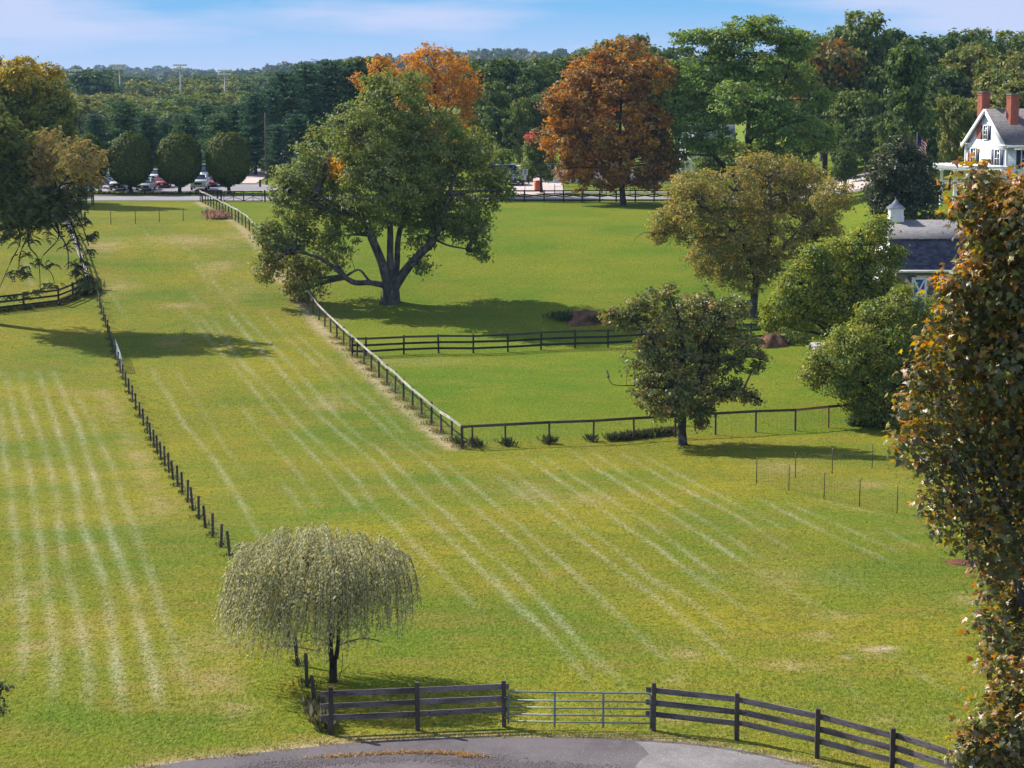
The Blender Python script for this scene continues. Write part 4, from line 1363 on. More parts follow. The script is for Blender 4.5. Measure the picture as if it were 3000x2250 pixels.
# the tip of another branch that reaches in at the lower left
g0 = np.random.default_rng(114)
Yt = 44.0
p = at_Y(-150, 2600, Yt)
b = np.array([p[0] - 0.9, Yt, 0.0])
lob = lobes_px([(8, 2015, 30), (-40, 2050, 60), (0, 2095, 24), (-60, 2150, 60), (-120, 2050, 90), (-160, 2200, 100)], Yt, g0)
make_tree('spruce_tree', 'dark evergreen whose branch tip reaches in over the lower left grass', b, lob, 2600, 20, 0.14, 0.10, 0.04, [((0.03, 0.04, 0.018), 3), ((0.05, 0.045, 0.02), 1)], 0.12, 14, bark=BARK_DARK, twig_frac=0.6, twig_r=0.006)

# --- near maple on the right, with real lobed leaves
ML = np.array([(0.0, 0.0), (0.12, 0.05), (0.36, -0.02), (0.28, 0.14), (0.50, 0.33), (0.27, 0.38), (0.20, 0.50), (0.13, 0.62), (0.0, 1.0), (-0.13, 0.62), (-0.20, 0.50), (-0.27, 0.38), (-0.50, 0.33), (-0.28, 0.14), (-0.36, -0.02), (-0.12, 0.05)])


def maple_leaf_mesh(C, Nrm, S, g, droop=0.8):
    n = len(C)
    Nrm = Nrm / np.linalg.norm(Nrm, axis=1)[:, None]
    D = g.normal(0, .7, (n, 3)) + np.array([0, 0, -droop])
    D -= (D * Nrm).sum(1)[:, None] * Nrm
    D /= np.linalg.norm(D, axis=1)[:, None] + 1e-9
    X_ = np.cross(D, Nrm)
    k = len(ML)
    loc = np.concatenate([ML, [(0, 0.36)]])
    curl = -0.22 * (loc[:, 0] ** 2 * 3 + (loc[:, 1] - 0.35) ** 2 * 1.0) + 0.05 * np.sin(loc[:, 0] * 9)
    V = C[:, None, :] + (loc[None, :, 0, None] * X_[:, None, :] + loc[None, :, 1, None] * D[:, None, :] + curl[None, :, None] * Nrm[:, None, :]) * S[:, None, None]
    tri = np.array([(i, (i + 1) % k, k) for i in range(k)])
    T = (tri[None] + (np.arange(n) * (k + 1))[:, None, None]).reshape(-1, 3)
    return V.reshape(-1, 3), T, k + 1


def near_maple():
    g = np.random.default_rng(15)
    Ym = 42.0
    p = at_Y(3130, 2600, Ym)
    base = np.array([p[0], Ym, float(zg(p[0], Ym))])
    L = [(2850, 520, 52, -.4), (2905, 555, 75, 0), (2830, 610, 55, -.6), (2930, 650, 115, .2), (3020, 620, 120), (2870, 690, 55, -.5), (2960, 780, 130), (2790, 830, 45, -.8), (2850, 850, 95, -.5), (2960, 900, 170), (2790, 930, 48, -.7), (2840, 980, 95, -.3),
         (2720, 1040, 36, -.8), (2790, 1040, 75, -.5), (2930, 1080, 160), (2700, 1110, 45, -.7), (2660, 1190, 36, -.9), (2760, 1180, 90, -.5), (2640, 1295, 34, -.9), (2690, 1280, 55, -.8), (2720, 1360, 45, -.7), (2790, 1310, 90, -.3), (2900, 1250, 150),
         (2810, 1420, 60, -.3), (2730, 1470, 36, -.8), (2760, 1530, 45, -.6), (2850, 1500, 75, -.2), (2940, 1420, 130), (2810, 1590, 30, -.4), (2930, 1590, 100), (2905, 1690, 36, -.4), (2965, 1720, 90), (2880, 1800, 36, -.5), (2930, 1830, 70), (2980, 1900, 100),
         (2915, 1960, 40, -.3), (2940, 2040, 70), (2880, 2120, 52, -.4), (2940, 2170, 90), (2840, 2200, 46, -.6), (2900, 2250, 90), (3100, 900, 220), (3120, 1300, 240), (3080, 1700, 180), (3100, 2050, 200), (3200, 1100, 260), (3220, 1700, 260), (2990, 2330, 130)]
    lob = [px_lobe(x, y, r, Ym, dz=(rest[0] if rest else g.normal(0, .6)), g=g) for x, y, r, *rest in L]
    lob = [(c, r * 0.97) for c, r in lob]
    V, Q, T, C, li = crown(lob, 7600, 1, 0.1, .1, .1, [(G_MID, 1)], g, 0.5)
    per = 4
    idx = np.repeat(np.arange(len(C)), per)
    P = C[idx] + g.normal(0, 0.16, (len(idx), 3))
    n = len(P)
    cen = np.array([l[0] for l in lob])[li][idx]
    outw = P - cen
    outw /= np.linalg.norm(outw, axis=1)[:, None] + 1e-9
    nr = outw * 0.55 + g.normal(0, 0.5, (n, 3)) + np.array([-0.1, 0.1, 0.55])
    S = g.uniform(0.13, 0.225, n)
    # gold and amber leaves among green; sun-side weighting puts lit clumps into the colour
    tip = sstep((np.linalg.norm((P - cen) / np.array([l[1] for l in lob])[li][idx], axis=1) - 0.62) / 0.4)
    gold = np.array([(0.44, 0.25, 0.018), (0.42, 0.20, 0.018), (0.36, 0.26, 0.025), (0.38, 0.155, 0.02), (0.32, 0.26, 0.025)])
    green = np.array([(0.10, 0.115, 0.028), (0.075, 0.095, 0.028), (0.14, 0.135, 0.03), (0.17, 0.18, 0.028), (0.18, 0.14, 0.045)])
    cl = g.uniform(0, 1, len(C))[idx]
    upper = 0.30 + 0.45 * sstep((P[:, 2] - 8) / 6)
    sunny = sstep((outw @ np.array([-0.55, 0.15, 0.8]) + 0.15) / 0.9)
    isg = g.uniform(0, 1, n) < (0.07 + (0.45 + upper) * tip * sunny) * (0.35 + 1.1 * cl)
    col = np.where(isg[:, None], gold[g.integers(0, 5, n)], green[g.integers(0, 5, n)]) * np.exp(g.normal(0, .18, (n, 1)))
    t = empty('maple_tree', base, 'tall maple with gold and green lobed leaves filling the right edge', 'tree')
    # leaves that show largest on the near left rim: single parts
    fx = np.abs((P[:, 0] / (P[:, 1])) * F + 1500 - 2800)
    score = P[:, 1] * 120 + fx * 0.6 - S * 900
    order = np.argsort(score)
    big = order[:290]
    rest = order[290:]
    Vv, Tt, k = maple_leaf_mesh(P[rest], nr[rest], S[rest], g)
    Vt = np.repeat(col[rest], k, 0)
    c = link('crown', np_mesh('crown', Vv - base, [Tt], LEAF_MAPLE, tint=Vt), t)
    c['kind'] = 'stuff'
    protos = []
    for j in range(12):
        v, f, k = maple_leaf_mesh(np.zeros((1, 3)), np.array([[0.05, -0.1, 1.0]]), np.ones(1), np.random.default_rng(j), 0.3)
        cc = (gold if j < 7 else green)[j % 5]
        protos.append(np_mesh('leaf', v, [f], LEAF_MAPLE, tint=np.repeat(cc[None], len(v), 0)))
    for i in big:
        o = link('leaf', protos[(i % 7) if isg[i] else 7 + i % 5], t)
        o.location = tuple(P[i] - base)
        z = Vector(nr[i]).normalized()
        o.rotation_euler = (z.to_track_quat('Z', 'Y') @ Euler((0, 0, g.uniform(0, 6.28))).to_quaternion()).to_euler()
        o.scale = (S[i],) * 3
    tk = limbs_auto(base, lob, 0.16, g, fork=0.2)
    tk = [tk[0]] + [(p, r * 0.5) for p, r in tk[1:]]
    tk = [tk[0]] + [q for q in tk[1:] if q[0][-1][2] > 9.0]
    tw = twigs(tk, C[::4], g, 0.5, 0.010)
    Va, Qa = tube(tk, 8)
    Vb, Qb = tube(tw, 3)
    link('trunk', np_mesh('trunk', np.concatenate([Va, Vb]) - base, [Qa, Qb + len(Va)], BARK_GREY, smooth=True), t)


LEAF_MAPLE = m_leaf('maple_foliage', 0.42, 0.045, 0.45)
near_maple()

# --- young tree in its mulch ring, behind the near maple
bM = at(2835, 1650)
mv, mq = [], []
rings = [(0, .14), (.35, .12), (.62, .07), (.8, 0.02), (.9, -.05)]
nn = 28
for r, z in rings:
    for a in np.linspace(0, 2 * math.pi, nn, endpoint=False):
        rr = r * (1 + 0.08 * math.sin(3 * a) + 0.05 * math.sin(7 * a))
        mv.append((bM[0] + rr * math.cos(a), bM[1] + rr * math.sin(a), float(zg(bM[0] + rr * math.cos(a), bM[1] + rr * math.sin(a))) + z))
I = np.arange(len(mv)).reshape(len(rings), nn)
mq = np.stack([I[:-1], np.roll(I[:-1], -1, 1), np.roll(I[1:], -1, 1), I[1:]], 2).reshape(-1, 4)
tag(link('mulch_ring', np_mesh('mulch_ring', mv, [mq], M_MULCH, smooth=True)), 'round bed of red brown mulch under the young tree', 'mulch bed')
g0 = np.random.default_rng(116)
lob = lobes_px([(2835, 1560, 34), (2850, 1510, 40), (2820, 1610, 18), (2870, 1470, 40)], bM[1], g0)
make_tree('young_tree', 'young tree standing in the red mulch ring behind the gold maple', bM, lob, 900, 14, 0.2, 0.11, 0.08, [(G_DARK, 2), (G_MID, 2)], 0.08, 16, bark=BARK_DARK, twig_r=0.008)

# --- clipped egg-shaped trees along the parking lot
def egg_tree(px, top_px, w_px, Y, label, seed):
    g = np.random.default_rng(seed)
    x = at_Y(px, 570, Y)[0]
    z0 = float(zg(x, Y))
    base = np.array([x, Y, z0])
    zt = at_Y(px, top_px, Y)[2]
    zb = at_Y(px, 545, Y)[2]
    rx = w_px / 2 / scale_at(Y, 5)
    n = 11000
    d = g.normal(0, 1, (n, 3))
    d /= np.linalg.norm(d, axis=1)[:, None]
    zc_, rz = zb + (zt - zb) * 0.46, (zt - zb) / 2
    prof = np.where(d[:, 2] > 0, (zt - zc_), (zc_ - zb))
    sq = np.sign(d[:, 2]) * np.abs(d[:, 2]) ** 0.9
    rad = rx * np.sqrt(np.clip(1 - np.abs(sq) ** 2.3, 0, 1))
    hd = np.hypot(d[:, 0], d[:, 1]) + 1e-6
    r = g.uniform(0.8, 1.0, n) ** 0.5 * (1 + 0.05 * np.sin(d[:, 0] * 9 + seed) * np.sin(d[:, 2] * 8)) * g.normal(1, .02, n)
    P = np.stack([x + d[:, 0] / hd * rad * r, Y + d[:, 1] / hd * rad * r, zc_ + sq * prof * r], 1)
    spike = (g.uniform(0, 1, n) < 0.25) & (d[:, 2] > 0.1)
    P[spike, 2] += g.uniform(0, 0.4, spike.sum())
    nr = d + g.normal(0, .28, (n, 3))
    sz = g.uniform(.7, 1.3, n)
    V, Q = leaf_quads(P, nr, 0.30 * sz, 0.17 * sz, g)
    pal = np.array([(0.085, 0.13, 0.010), (0.12, 0.15, 0.010), (0.06, 0.095, 0.010)])
    T = pal[g.integers(0, 3, n)] * np.exp(g.normal(0, .15, (n, 1)))
    t = empty('hornbeam_tree', base, label, 'tree', 'clipped egg shaped trees along the parking lot')
    tp = np.stack([np.full(6, x), np.full(6, Y), np.linspace(z0 - .1, zc_, 6)], 1)
    vt, qt = tube([(tp, np.array([.3, .2, .18, .17, .15, .1]))] + [(bez(np.array([x, Y, zb - .2]), np.array([x, Y, zc_]), np.array([x + .6 * rx * math.cos(a), Y + .6 * rx * math.sin(a), zc_ + .5]), 5), np.linspace(.1, .03, 5)) for a in np.linspace(0, 5.5, 6)], 7)
    link('trunk', np_mesh('trunk', vt - base, [qt], BARK_DARK, smooth=True), t)
    c = link('crown', np_mesh('crown', V - base, [Q], LEAF_FAR, tint=np.repeat(T, 4, 0)), t)
    c['kind'] = 'stuff'


for i, (px, tp_, w_, lab) in enumerate([(266, 398, 100, 'clipped egg shaped tree half hidden behind the yellowing walnut branches'), (384, 394, 128, 'clipped egg shaped tree between the dark truck and the silver car'),
                                        (527, 393, 132, 'clipped egg shaped tree between the red car and the white pickup'), (671, 390, 130, 'clipped egg shaped tree behind the cross braced double gate')]):
    egg_tree(px, tp_, w_, 246.5, lab, 40 + i)

# ------------------------------------------------------------------ the woods: prototypes, then individual copies
def proto_broad(seed, pal, H=16.0, Rr=6.0, n=6500, L=0.66, W=0.46, open_=0.45, lobes_n=9):
    g = np.random.default_rng(seed)
    lob = []
    for i in range(lobes_n):
        a = g.uniform(0, 6.28)
        q = math.sqrt(g.uniform(0, 1)) * Rr * 0.58
        z = H * g.uniform(0.38, 0.86)
        k = 1 - 0.5 * abs(z / H - 0.55)
        lob.append((np.array([q * math.cos(a) * k, q * math.sin(a) * k, z]), np.array([1, 1, 0.8]) * Rr * g.uniform(0.34, 0.55)))
    lob.append((np.array([0, 0, H * 0.84]), np.array([1, 1, .8]) * Rr * 0.45))
    V, Q, T, C, li = crown(lob, n, 30, Rr * 0.15, L, W, pal, g, open_, 0.6, gain=1.9)
    paths = limbs_auto(np.zeros(3), lob, H * 0.022, g, fork=0.25)
    vt, qt = tube(paths, 5)
    return np_mesh('trunk', vt, [qt], BARK, smooth=True), np_mesh('crown', V, [Q], LEAF_FAR, tint=T), H


def proto_pine(seed, pal, H=18.0, Rr=4.2, n=6500):
    g = np.random.default_rng(seed)
    C, dirs = [], []
    z = H * 0.14
    br = []
    while z < H * 0.98:
        f = 1 - (z / H - 0.1) / 0.95
        rl = Rr * (0.25 + 0.85 * f ** 0.8) * g.uniform(0.75, 1.15)
        for a in np.arange(0, 6.28, 1.15) + g.uniform(0, 6):
            r1 = rl * g.uniform(0.65, 1.12)
            tip = np.array([r1 * math.cos(a), r1 * math.sin(a), z + r1 * g.uniform(0.0, 0.25)])
            br.append((np.array([[0, 0, z], tip]), np.array([.07, .02])))
            for t in np.linspace(0.3, 1, max(2, int(r1 / 0.7))):
                C.append(np.array([0, 0, z]) * (1 - t) + tip * t)
                dirs.append([math.cos(a), math.sin(a), 0.2])
        z += H * 0.052 * g.uniform(.8, 1.2)
    C.append(np.array([0, 0, H * .98]))
    dirs.append([0, 0, 1])
    C, dirs = np.array(C), np.array(dirs)
    per = max(4, n // len(C))
    idx = np.repeat(np.arange(len(C)), per)
    m = len(idx)
    P = C[idx] + g.normal(0, 1, (m, 3)) * (0.5, 0.5, 0.2)
    sz = g.uniform(.7, 1.3, m)
    V, Q = leaf_quads(P, g.normal(0, .5, (m, 3)) + (0, 0, 1.0), 0.75 * sz, 0.24 * sz, g)
    pal = np.array(pal)
    T = 1.75 * pal[g.integers(0, len(pal), m)] * np.exp(g.normal(0, .15, (m, 1)))
    vt, qt = tube([(np.stack([np.zeros(6), np.zeros(6), np.linspace(-.3, H * .97, 6)], 1), np.linspace(H * .018, .03, 6))] + br, 5) if False else tube([(np.stack([np.zeros(6), np.zeros(6), np.linspace(-.3, H * .97, 6)], 1), np.linspace(H * .018, .03, 6))], 6)
    return np_mesh('trunk', vt, [qt], BARK_DARK, smooth=True), np_mesh('crown', V, [Q], LEAF_FAR, tint=np.repeat(T, 4, 0)), H


PAL_D = [(G_DARK, 4), (G_MID, 2), ((0.045, 0.075, 0.02), 3)]
PAL_M = [(G_MID, 4), (G_OLIVE, 1.5), ((0.065, 0.095, 0.022), 3)]
PAL_Y = [((0.13, 0.13, 0.03), 3), (G_MID, 2), ((0.10, 0.105, 0.025), 2)]
PROTO = {
    'd1': proto_broad(201, PAL_D), 'd2': proto_broad(202, PAL_D, 18, 5.5), 'd3': proto_broad(203, PAL_D, 17, 6.5, lobes_n=12),
    'm1': proto_broad(204, PAL_M), 'm2': proto_broad(205, PAL_M, 15, 7, lobes_n=12), 'm3': proto_broad(206, PAL_M, 18, 5.5),
    'y1': proto_broad(207, PAL_Y, 14, 6.5, lobes_n=11), 'y2': proto_broad(208, PAL_Y, 15, 6), 'o1': proto_broad(209, [(C_ORANGE, 2), (C_BROWN, 2), (G_OLIVE, 3)], 13, 5),
    't1': proto_broad(210, PAL_D, 20, 4.5, n=2600, open_=0.3, lobes_n=7),
    'p1': proto_pine(211, [(0.025, 0.058, 0.03), (0.035, 0.075, 0.038), (0.05, 0.095, 0.05)]), 'p2': proto_pine(212, [(0.022, 0.05, 0.026), (0.03, 0.066, 0.032), (0.045, 0.085, 0.042)], 17, 4.8),
    'p3': proto_pine(213, [(0.045, 0.09, 0.03), (0.055, 0.1, 0.035), (0.035, 0.075, 0.03)], 15, 4.6),
}


def plant(kind, px, top, Y, name, label, group, wide=1.0, g=rng):
    """a wood tree whose top shows at photo pixel (px, top), Y metres away"""
    mt, mc, H = PROTO[kind]
    P = at_Y(px, top, Y)
    z0 = float(zg(P[0], Y)) - 0.2
    s = (P[2] - z0) / H / 1.02
    if s <= 0.05:
        return
    t = empty(name, (P[0], Y, z0), label, 'tree', group)
    sx = s * wide
    a = g.uniform(0, 6.28)
    for nm, me in (('trunk', mt), ('crown', mc)):
        o = link(nm, me, t)
        o.rotation_euler = (0, 0, a)
        o.scale = (sx, sx, s)
        if nm == 'crown':
            o['kind'] = 'stuff'


gF = np.random.default_rng(301)
A = lambda lst, name, label, group: [plant(k, x, t, Y, name, label, group, wd, gF) for k, x, t, Y, wd in lst]
# pines behind the parking lot
A([('p1', 275, 330, 300, 1.3), ('p3', 365, 292, 300, 1.5), ('p2', 430, 330, 285, 1.3), ('p1', 480, 352, 300, 1.2), ('p3', 545, 330, 290, 1.3), ('p1', 600, 300, 300, 1.3), ('p3', 640, 330, 282, 1.35),
   ('p2', 690, 300, 285, 1.4), ('p1', 745, 265, 280, 1.25)], 'pine_tree', 'green pine beyond the parking lot, one of the lower row', 'lower pines beyond the parking lot')
A([('p1', 790, 255, 290, 1.2), ('p2', 830, 205, 300, 1.25), ('p1', 895, 178, 310, 1.2), ('p2', 960, 170, 315, 1.2), ('p1', 735, 300, 295, 1.2), ('p2', 870, 330, 275, 1.2), ('p1', 810, 360, 272, 1.2)], 'pine_tree',
  'tall dark blue green pine left of the broad olive maple', 'tall pines left of the olive maple')
A([('d2', 1035, 152, 320, 1.0), ('m3', 1000, 160, 330, .8)], 'forest_tree', 'green tree rising between the tall pines and the bright orange maple', 'trees between pines and orange maple')
plant('t1', 1100, 128, 350, 'slender_tree', 'slender tree with a small flat top standing above the skyline left of the orange maple', None, 0.9, gF)
# valley trees
lst = []
for Y, n, top0, x0, x1, kinds in [(430, 15, 318, 120, 1010, 'y1 m1 y2 d3 m2'), (560, 19, 276, 120, 1050, 'y1 y2 m1 m2 y1 d1'), (720, 24, 242, 100, 1080, 'm1 y1 d1 m2 y2 d3'), (900, 30, 216, 80, 1110, 'd1 d2 m1 d3 m3')]:
    ks = kinds.split()
    for i in range(n):
        lst.append((ks[gF.integers(0, len(ks))], x0 + (x1 - x0) * (i + gF.uniform(.1, .9)) / n, top0 + gF.normal(0, 9), Y + gF.uniform(-40, 40), 1.25 * gF.uniform(.9, 1.3)))
A(lst, 'valley_tree', 'broadleaf tree in the hazy valley wood beyond the pines', 'valley wood beyond the pines')
plant('d1', 268, 188, 640, 'valley_tree', 'darkest round topped tree in the valley wood, left of the tall light masts', None, 1.2, gF)
# wood behind the orange maples
A([('d1', 1420, 172, 300, 1.0), ('d2', 1470, 155, 305, 1.0), ('d3', 1520, 152, 310, .9), ('d1', 1555, 168, 300, .9), ('m1', 1600, 165, 320, .9), ('d2', 1660, 148, 330, 1.0), ('m3', 1710, 128, 330, 1.0), ('m1', 1740, 135, 335, 1.0),
   ('d2', 1800, 100, 330, .9), ('m1', 1835, 97, 335, .9), ('d3', 1890, 120, 320, 1.0), ('d1', 1950, 118, 310, 1.0), ('m1', 1430, 235, 285, .8), ('d3', 1570, 270, 280, .9), ('m2', 1530, 282, 278, .55), ('d1', 1470, 300, 280, .9),
   ('d1', 1400, 150, 330, 1.0), ('d3', 1620, 250, 290, .9), ('d2', 1980, 190, 300, 1.0), ('d1', 2020, 200, 295, 1.0)], 'forest_tree', 'dark green tree in the wood behind the orange maples', 'wood behind the orange maples')
# wood behind the white house
A([('d1', 2380, 82, 285, 1.0), ('d3', 2420, 70, 300, 1.0), ('m3', 2470, 75, 300, .9), ('m1', 2550, 26, 280, .85), ('d2', 2510, 60, 290, .9), ('d2', 2620, 68, 300, .8), ('m3', 2650, 95, 295, .8), ('d1', 2700, 90, 300, .9), ('d2', 2750, 92, 305, .9),
   ('d1', 2815, 74, 310, .9), ('m1', 2855, 80, 310, .8), ('d3', 2890, 100, 300, 1.0), ('d2', 2935, 118, 310, .9), ('m1', 2985, 85, 320, 1.0), ('d1', 3040, 90, 315, 1.0), ('m2', 2480, 260, 262, .9), ('d3', 2420, 250, 268, .9), ('m1', 2600, 190, 270, .8),
   ('d1', 2540, 330, 255, .9), ('m3', 2590, 340, 250, .7), ('y2', 2860, 130, 275, .8), ('y1', 2960, 150, 265, .8), ('y2', 2930, 200, 250, .8), ('d1', 2690, 220, 262, .9), ('d3', 2750, 250, 255, .8), ('d2', 2660, 330, 248, .8), ('d1', 2470, 400, 252, .7), ('d3', 2350, 320, 262, .9),
   ('y2', 3010, 230, 235, .9), ('d1', 2720, 400, 240, .7), ('d1', 2790, 180, 270, .9)], 'forest_tree', 'green tree in the tall wood behind the white house', 'wood behind the white house')
plant('o1', 2425, 108, 272, 'forest_tree', 'tree with an orange tinged top among the green wood right of the locust', None, .8, gF)
plant('d2', 2640, 112, 193, 'forest_tree', 'tall green tree close behind the magnolia, shading the gable of the white house', None, .62, gF)
plant('y2', 2790, 278, 212, 'garden_tree', 'yellow green tree close against the left side of the white house', None, .6, gF)
plant('d1', 2720, 330, 222, 'garden_tree', 'dark green garden tree behind the flagpole', None, .7, gF)
plant('d3', 2480, 430, 232, 'garden_tree', 'dark green tree behind the leaning utility pole', None, .8, gF)

# far ridges: one mass of crowns nobody could count
gR = np.random.default_rng(401)
RV, RT = [], []
for Y0, n in [(1250, 170), (1500, 220), (1800, 280), (2200, 340), (2700, 420), (3200, 420)]:
    X = gR.uniform(-0.30, 0.30, n) * Y0
    Yy = Y0 + gR.uniform(-170, 170, n)
    for x, y in zip(X, Yy):
        z0 = float(zg(x, y))
        h = gR.uniform(11, 19)
        r = h * gR.uniform(0.36, 0.55)
        k = 46
        d = gR.normal(0, 1, (k, 3))
        d /= np.linalg.norm(d, axis=1)[:, None]
        d[:, 2] = np.abs(d[:, 2]) * 1.1 - 0.25
        P = np.array([x, y, z0 + h * 0.55]) + d * np.array([r, r, h * 0.45]) * gR.uniform(0.7, 1.05, (k, 1))
        s = r * 0.42
        V, Q = leaf_quads(P, d + gR.normal(0, .4, (k, 3)), np.full(k, s * 1.5), np.full(k, s), gR)
        RV.append(V)
        c = np.array([(0.05, 0.075, 0.02), (0.065, 0.085, 0.025), (0.085, 0.085, 0.03), (0.04, 0.06, 0.02)])[gR.integers(0, 4)]
        RT.append(np.tile(1.5 * c * gR.uniform(.8, 1.2), (len(V), 1)))
RV = np.concatenate(RV)
tag(link('hill_forest', np_mesh('hill_forest', RV, [np.arange(len(RV)).reshape(-1, 4)], LEAF_FAR, tint=np.concatenate(RT))), 'hazy blue green forest covering the far hills', 'forest', kind='stuff')

# undergrowth at the wood's foot
C_ = []
for x0, x1, y0, y1 in [(-110, -40, 266, 300), (8, 60, 262, 275), (55, 75, 215, 240), (-40, 0, 285, 300)]:
    for i in range(70):
        C_.append((gR.uniform(x0, x1), gR.uniform(y0, y1)))
lob = [(np.array([x, y, float(zg(x, y)) + .8]), np.array([1.6, 1.6, 1.5])) for x, y in C_]
V, Q, T, C, li = crown(lob, 12000, 20, 0.6, .5, .3, PAL_D, gR, .6)
tag(link('undergrowth', np_mesh('undergrowth', V, [Q], LEAF_FAR, tint=T)), 'dark undergrowth along the foot of the woods', 'undergrowth', kind='stuff')

# ------------------------------------------------------------------ beams, boxes
import bmesh


def unit_box(name, mat, bev=0.06):
    bm = bmesh.new()
    bmesh.ops.create_cube(bm, size=1.0)
    if bev:
        bmesh.ops.bevel(bm, geom=bm.edges[:], offset=bev, segments=1, affect='EDGES')
    me = bpy.data.meshes.new(name)
    bm.to_mesh(me)
    bm.free()
    me.materials.append(mat)
    return me


_boxc = {}


def box_me(name, mat, bev=0.03):
    k = (name, mat.name, bev)
    if k not in _boxc:
        _boxc[k] = unit_box(name, mat, bev)
    return _boxc[k]


def beam(name, a, b, w_, h, mat, parent, roll_up=(0, 0, 1), bev=0.03):
    """a board from a to b, w_ thick sideways and h high; shares one mesh per material"""
    a, b = Vector([float(c) for c in a]), Vector([float(c) for c in b])
    d = b - a
    L = d.length
    x = d.normalized()
    up = Vector(roll_up)
    y = up.cross(x)
    if y.length < 1e-4:
        y = Vector((0, 1, 0)).cross(x)
    y.normalize()
    z = x.cross(y)
    o = link(name, box_me(name, mat, bev), parent)
    M = Matrix((x, y, z)).transposed().to_4x4()
    M.translation = (a + b) / 2 - (parent.matrix_basis.translation if parent else Vector())
    o.matrix_basis = M @ Matrix.Diagonal((L, w_, h, 1))
    return o


def tube_obj(name, pts, r, mat, parent=None, sides=6, base=None, closed=True):
    V, Q = tube([(np.array(pts, float), np.full(len(pts), r) if np.isscalar(r) else np.array(r))], sides)
    faces = [Q]
    if closed:
        n = len(pts)
        faces.append(np.arange(sides)[None, ::-1])
        faces.append((np.arange(sides) + (n - 1) * sides)[None])
    if base is not None:
        V = V - np.array(base)
    return link(name, np_mesh(name, V, faces, mat, smooth=False), parent)


def ground(x, y):
    return np.array([x, y, float(zg(x, y))])


gP = np.random.default_rng(501)


def post(pos, h, w_, mat, parent, lean=0.03, name='post', taper=False, rz=0.0):
    l = gP.normal(0, lean, 2)
    pos = np.asarray(pos, float)
    return beam(name, pos - (0, 0, 0.12), pos + (l[0] * h, l[1] * h, h), w_, w_, mat, parent, roll_up=(math.cos(rz), math.sin(rz), 0), bev=0.04)


# ------------------------------------------------------------------ fences
# 1  row of posts with wire, left of the field
L_PX = [(287, 882), (318, 985), (352, 1090), (392, 1185), (432, 1270), (480, 1360), (535, 1448), (590, 1530), (650, 1605), (722, 1690), (790, 1790), (850, 1900), (900, 2012)]
LP = densify(np.array([at(x, y)[:2] for x, y in L_PX]), 0.5)
acc = np.concatenate([[0], np.cumsum(np.linalg.norm(np.diff(LP, axis=0), axis=1))])
npost = int(acc[-1] / 2.45)
pp = np.array([[np.interp(s, acc, LP[:, 0]), np.interp(s, acc, LP[:, 1])] for s in np.linspace(0, acc[-1], npost)])
t = empty('wire_fence', ground(*pp[0]), 'long row of dark wooden posts with thin wire separating the left field', 'fence')
tops = []
for i, q in enumerate(pp):
    b = ground(*q)
    post(b, gP.uniform(0.93, 1.06), 0.095, WOOD_POST, t, 0.035)
    tops.append(b)
tops = np.array(tops)
for k in range(6):
    tube_obj('wire', tops + (0, 0, 0.15 + 0.15 * k), 0.0035, M_WIRE, t, 3, tops[0])
# last two posts by the willow lean towards the board fence
for (x, y, h) in [(927, 2082, 1.0), (948, 2115, 0.7)]:
    post(at(x, y), h, 0.10, WOOD_POST, t, 0.07)
# tube gate set in that row


def px_of(p):
    x, y, z = p
    f = y * cT - (z - CAMZ) * sT
    u = y * sT + (z - CAMZ) * cT
    return 1500 + F * x / f, 1125 - F * u / f


ks = [k for k in range(len(tops)) if 1020 < px_of(tops[k])[1] < 1110]
if len(ks) >= 2:
    a, b_ = tops[ks[0]], tops[ks[-1]]
    ng = np.array([0.12, 0.05, 0])
    g_ = empty('field_gate', a, 'grey tube gate seen edge on within the row of posts', 'gate')
    for k in range(6):
        tube_obj('rail', np.array([a + ng + (0, 0, .2 + .16 * k), b_ + ng + (0, 0, .2 + .16 * k)]), 0.022, M_GALV, g_, 6, a)
    for q in (a, (a + b_) / 2, b_):
        tube_obj('upright', np.array([q + ng + (0, 0, .15), q + ng + (0, 0, 1.05)]), 0.022, M_GALV, g_, 6, a)

# 2  straight fence with one pale top board, between field and paddocks
Yc0, Yc1 = at(1354, 1315)[1], 232.0
nps = 50
ysf = np.linspace(Yc0, Yc1, nps)
t = empty('rail_fence', ground(fence_x(Yc0), Yc0), 'long fence with a pale weathered top board running from the corner up to the road', 'fence')
pb = [ground(fence_x(y), y) for y in ysf]
dirv = np.array([FB, 1, 0]) / math.hypot(FB, 1)
nrm = np.array([dirv[1], -dirv[0], 0])
for i, b in enumerate(pb):
    post(b, 1.36 + gP.normal(0, .03), 0.11, WOOD_POST if i % 3 else WOOD_DARK, t, 0.02, rz=math.atan2(dirv[1], dirv[0]))
hts = [1.27 + gP.normal(0, .03) for _ in pb]
for i in range(nps - 1):
    beam('top_rail', pb[i] - nrm * 0.085 + (0, 0, hts[i]), pb[i + 1] - nrm * 0.085 + (0, 0, hts[i + 1]), 0.038, 0.15, WOOD_GREY, t)
for k in range(7):
    tube_obj('wire', np.array([p - nrm * .07 + (0, 0, .12 + .14 * k) for p in pb]), 0.0035, M_WIRE, t, 3, pb[0])

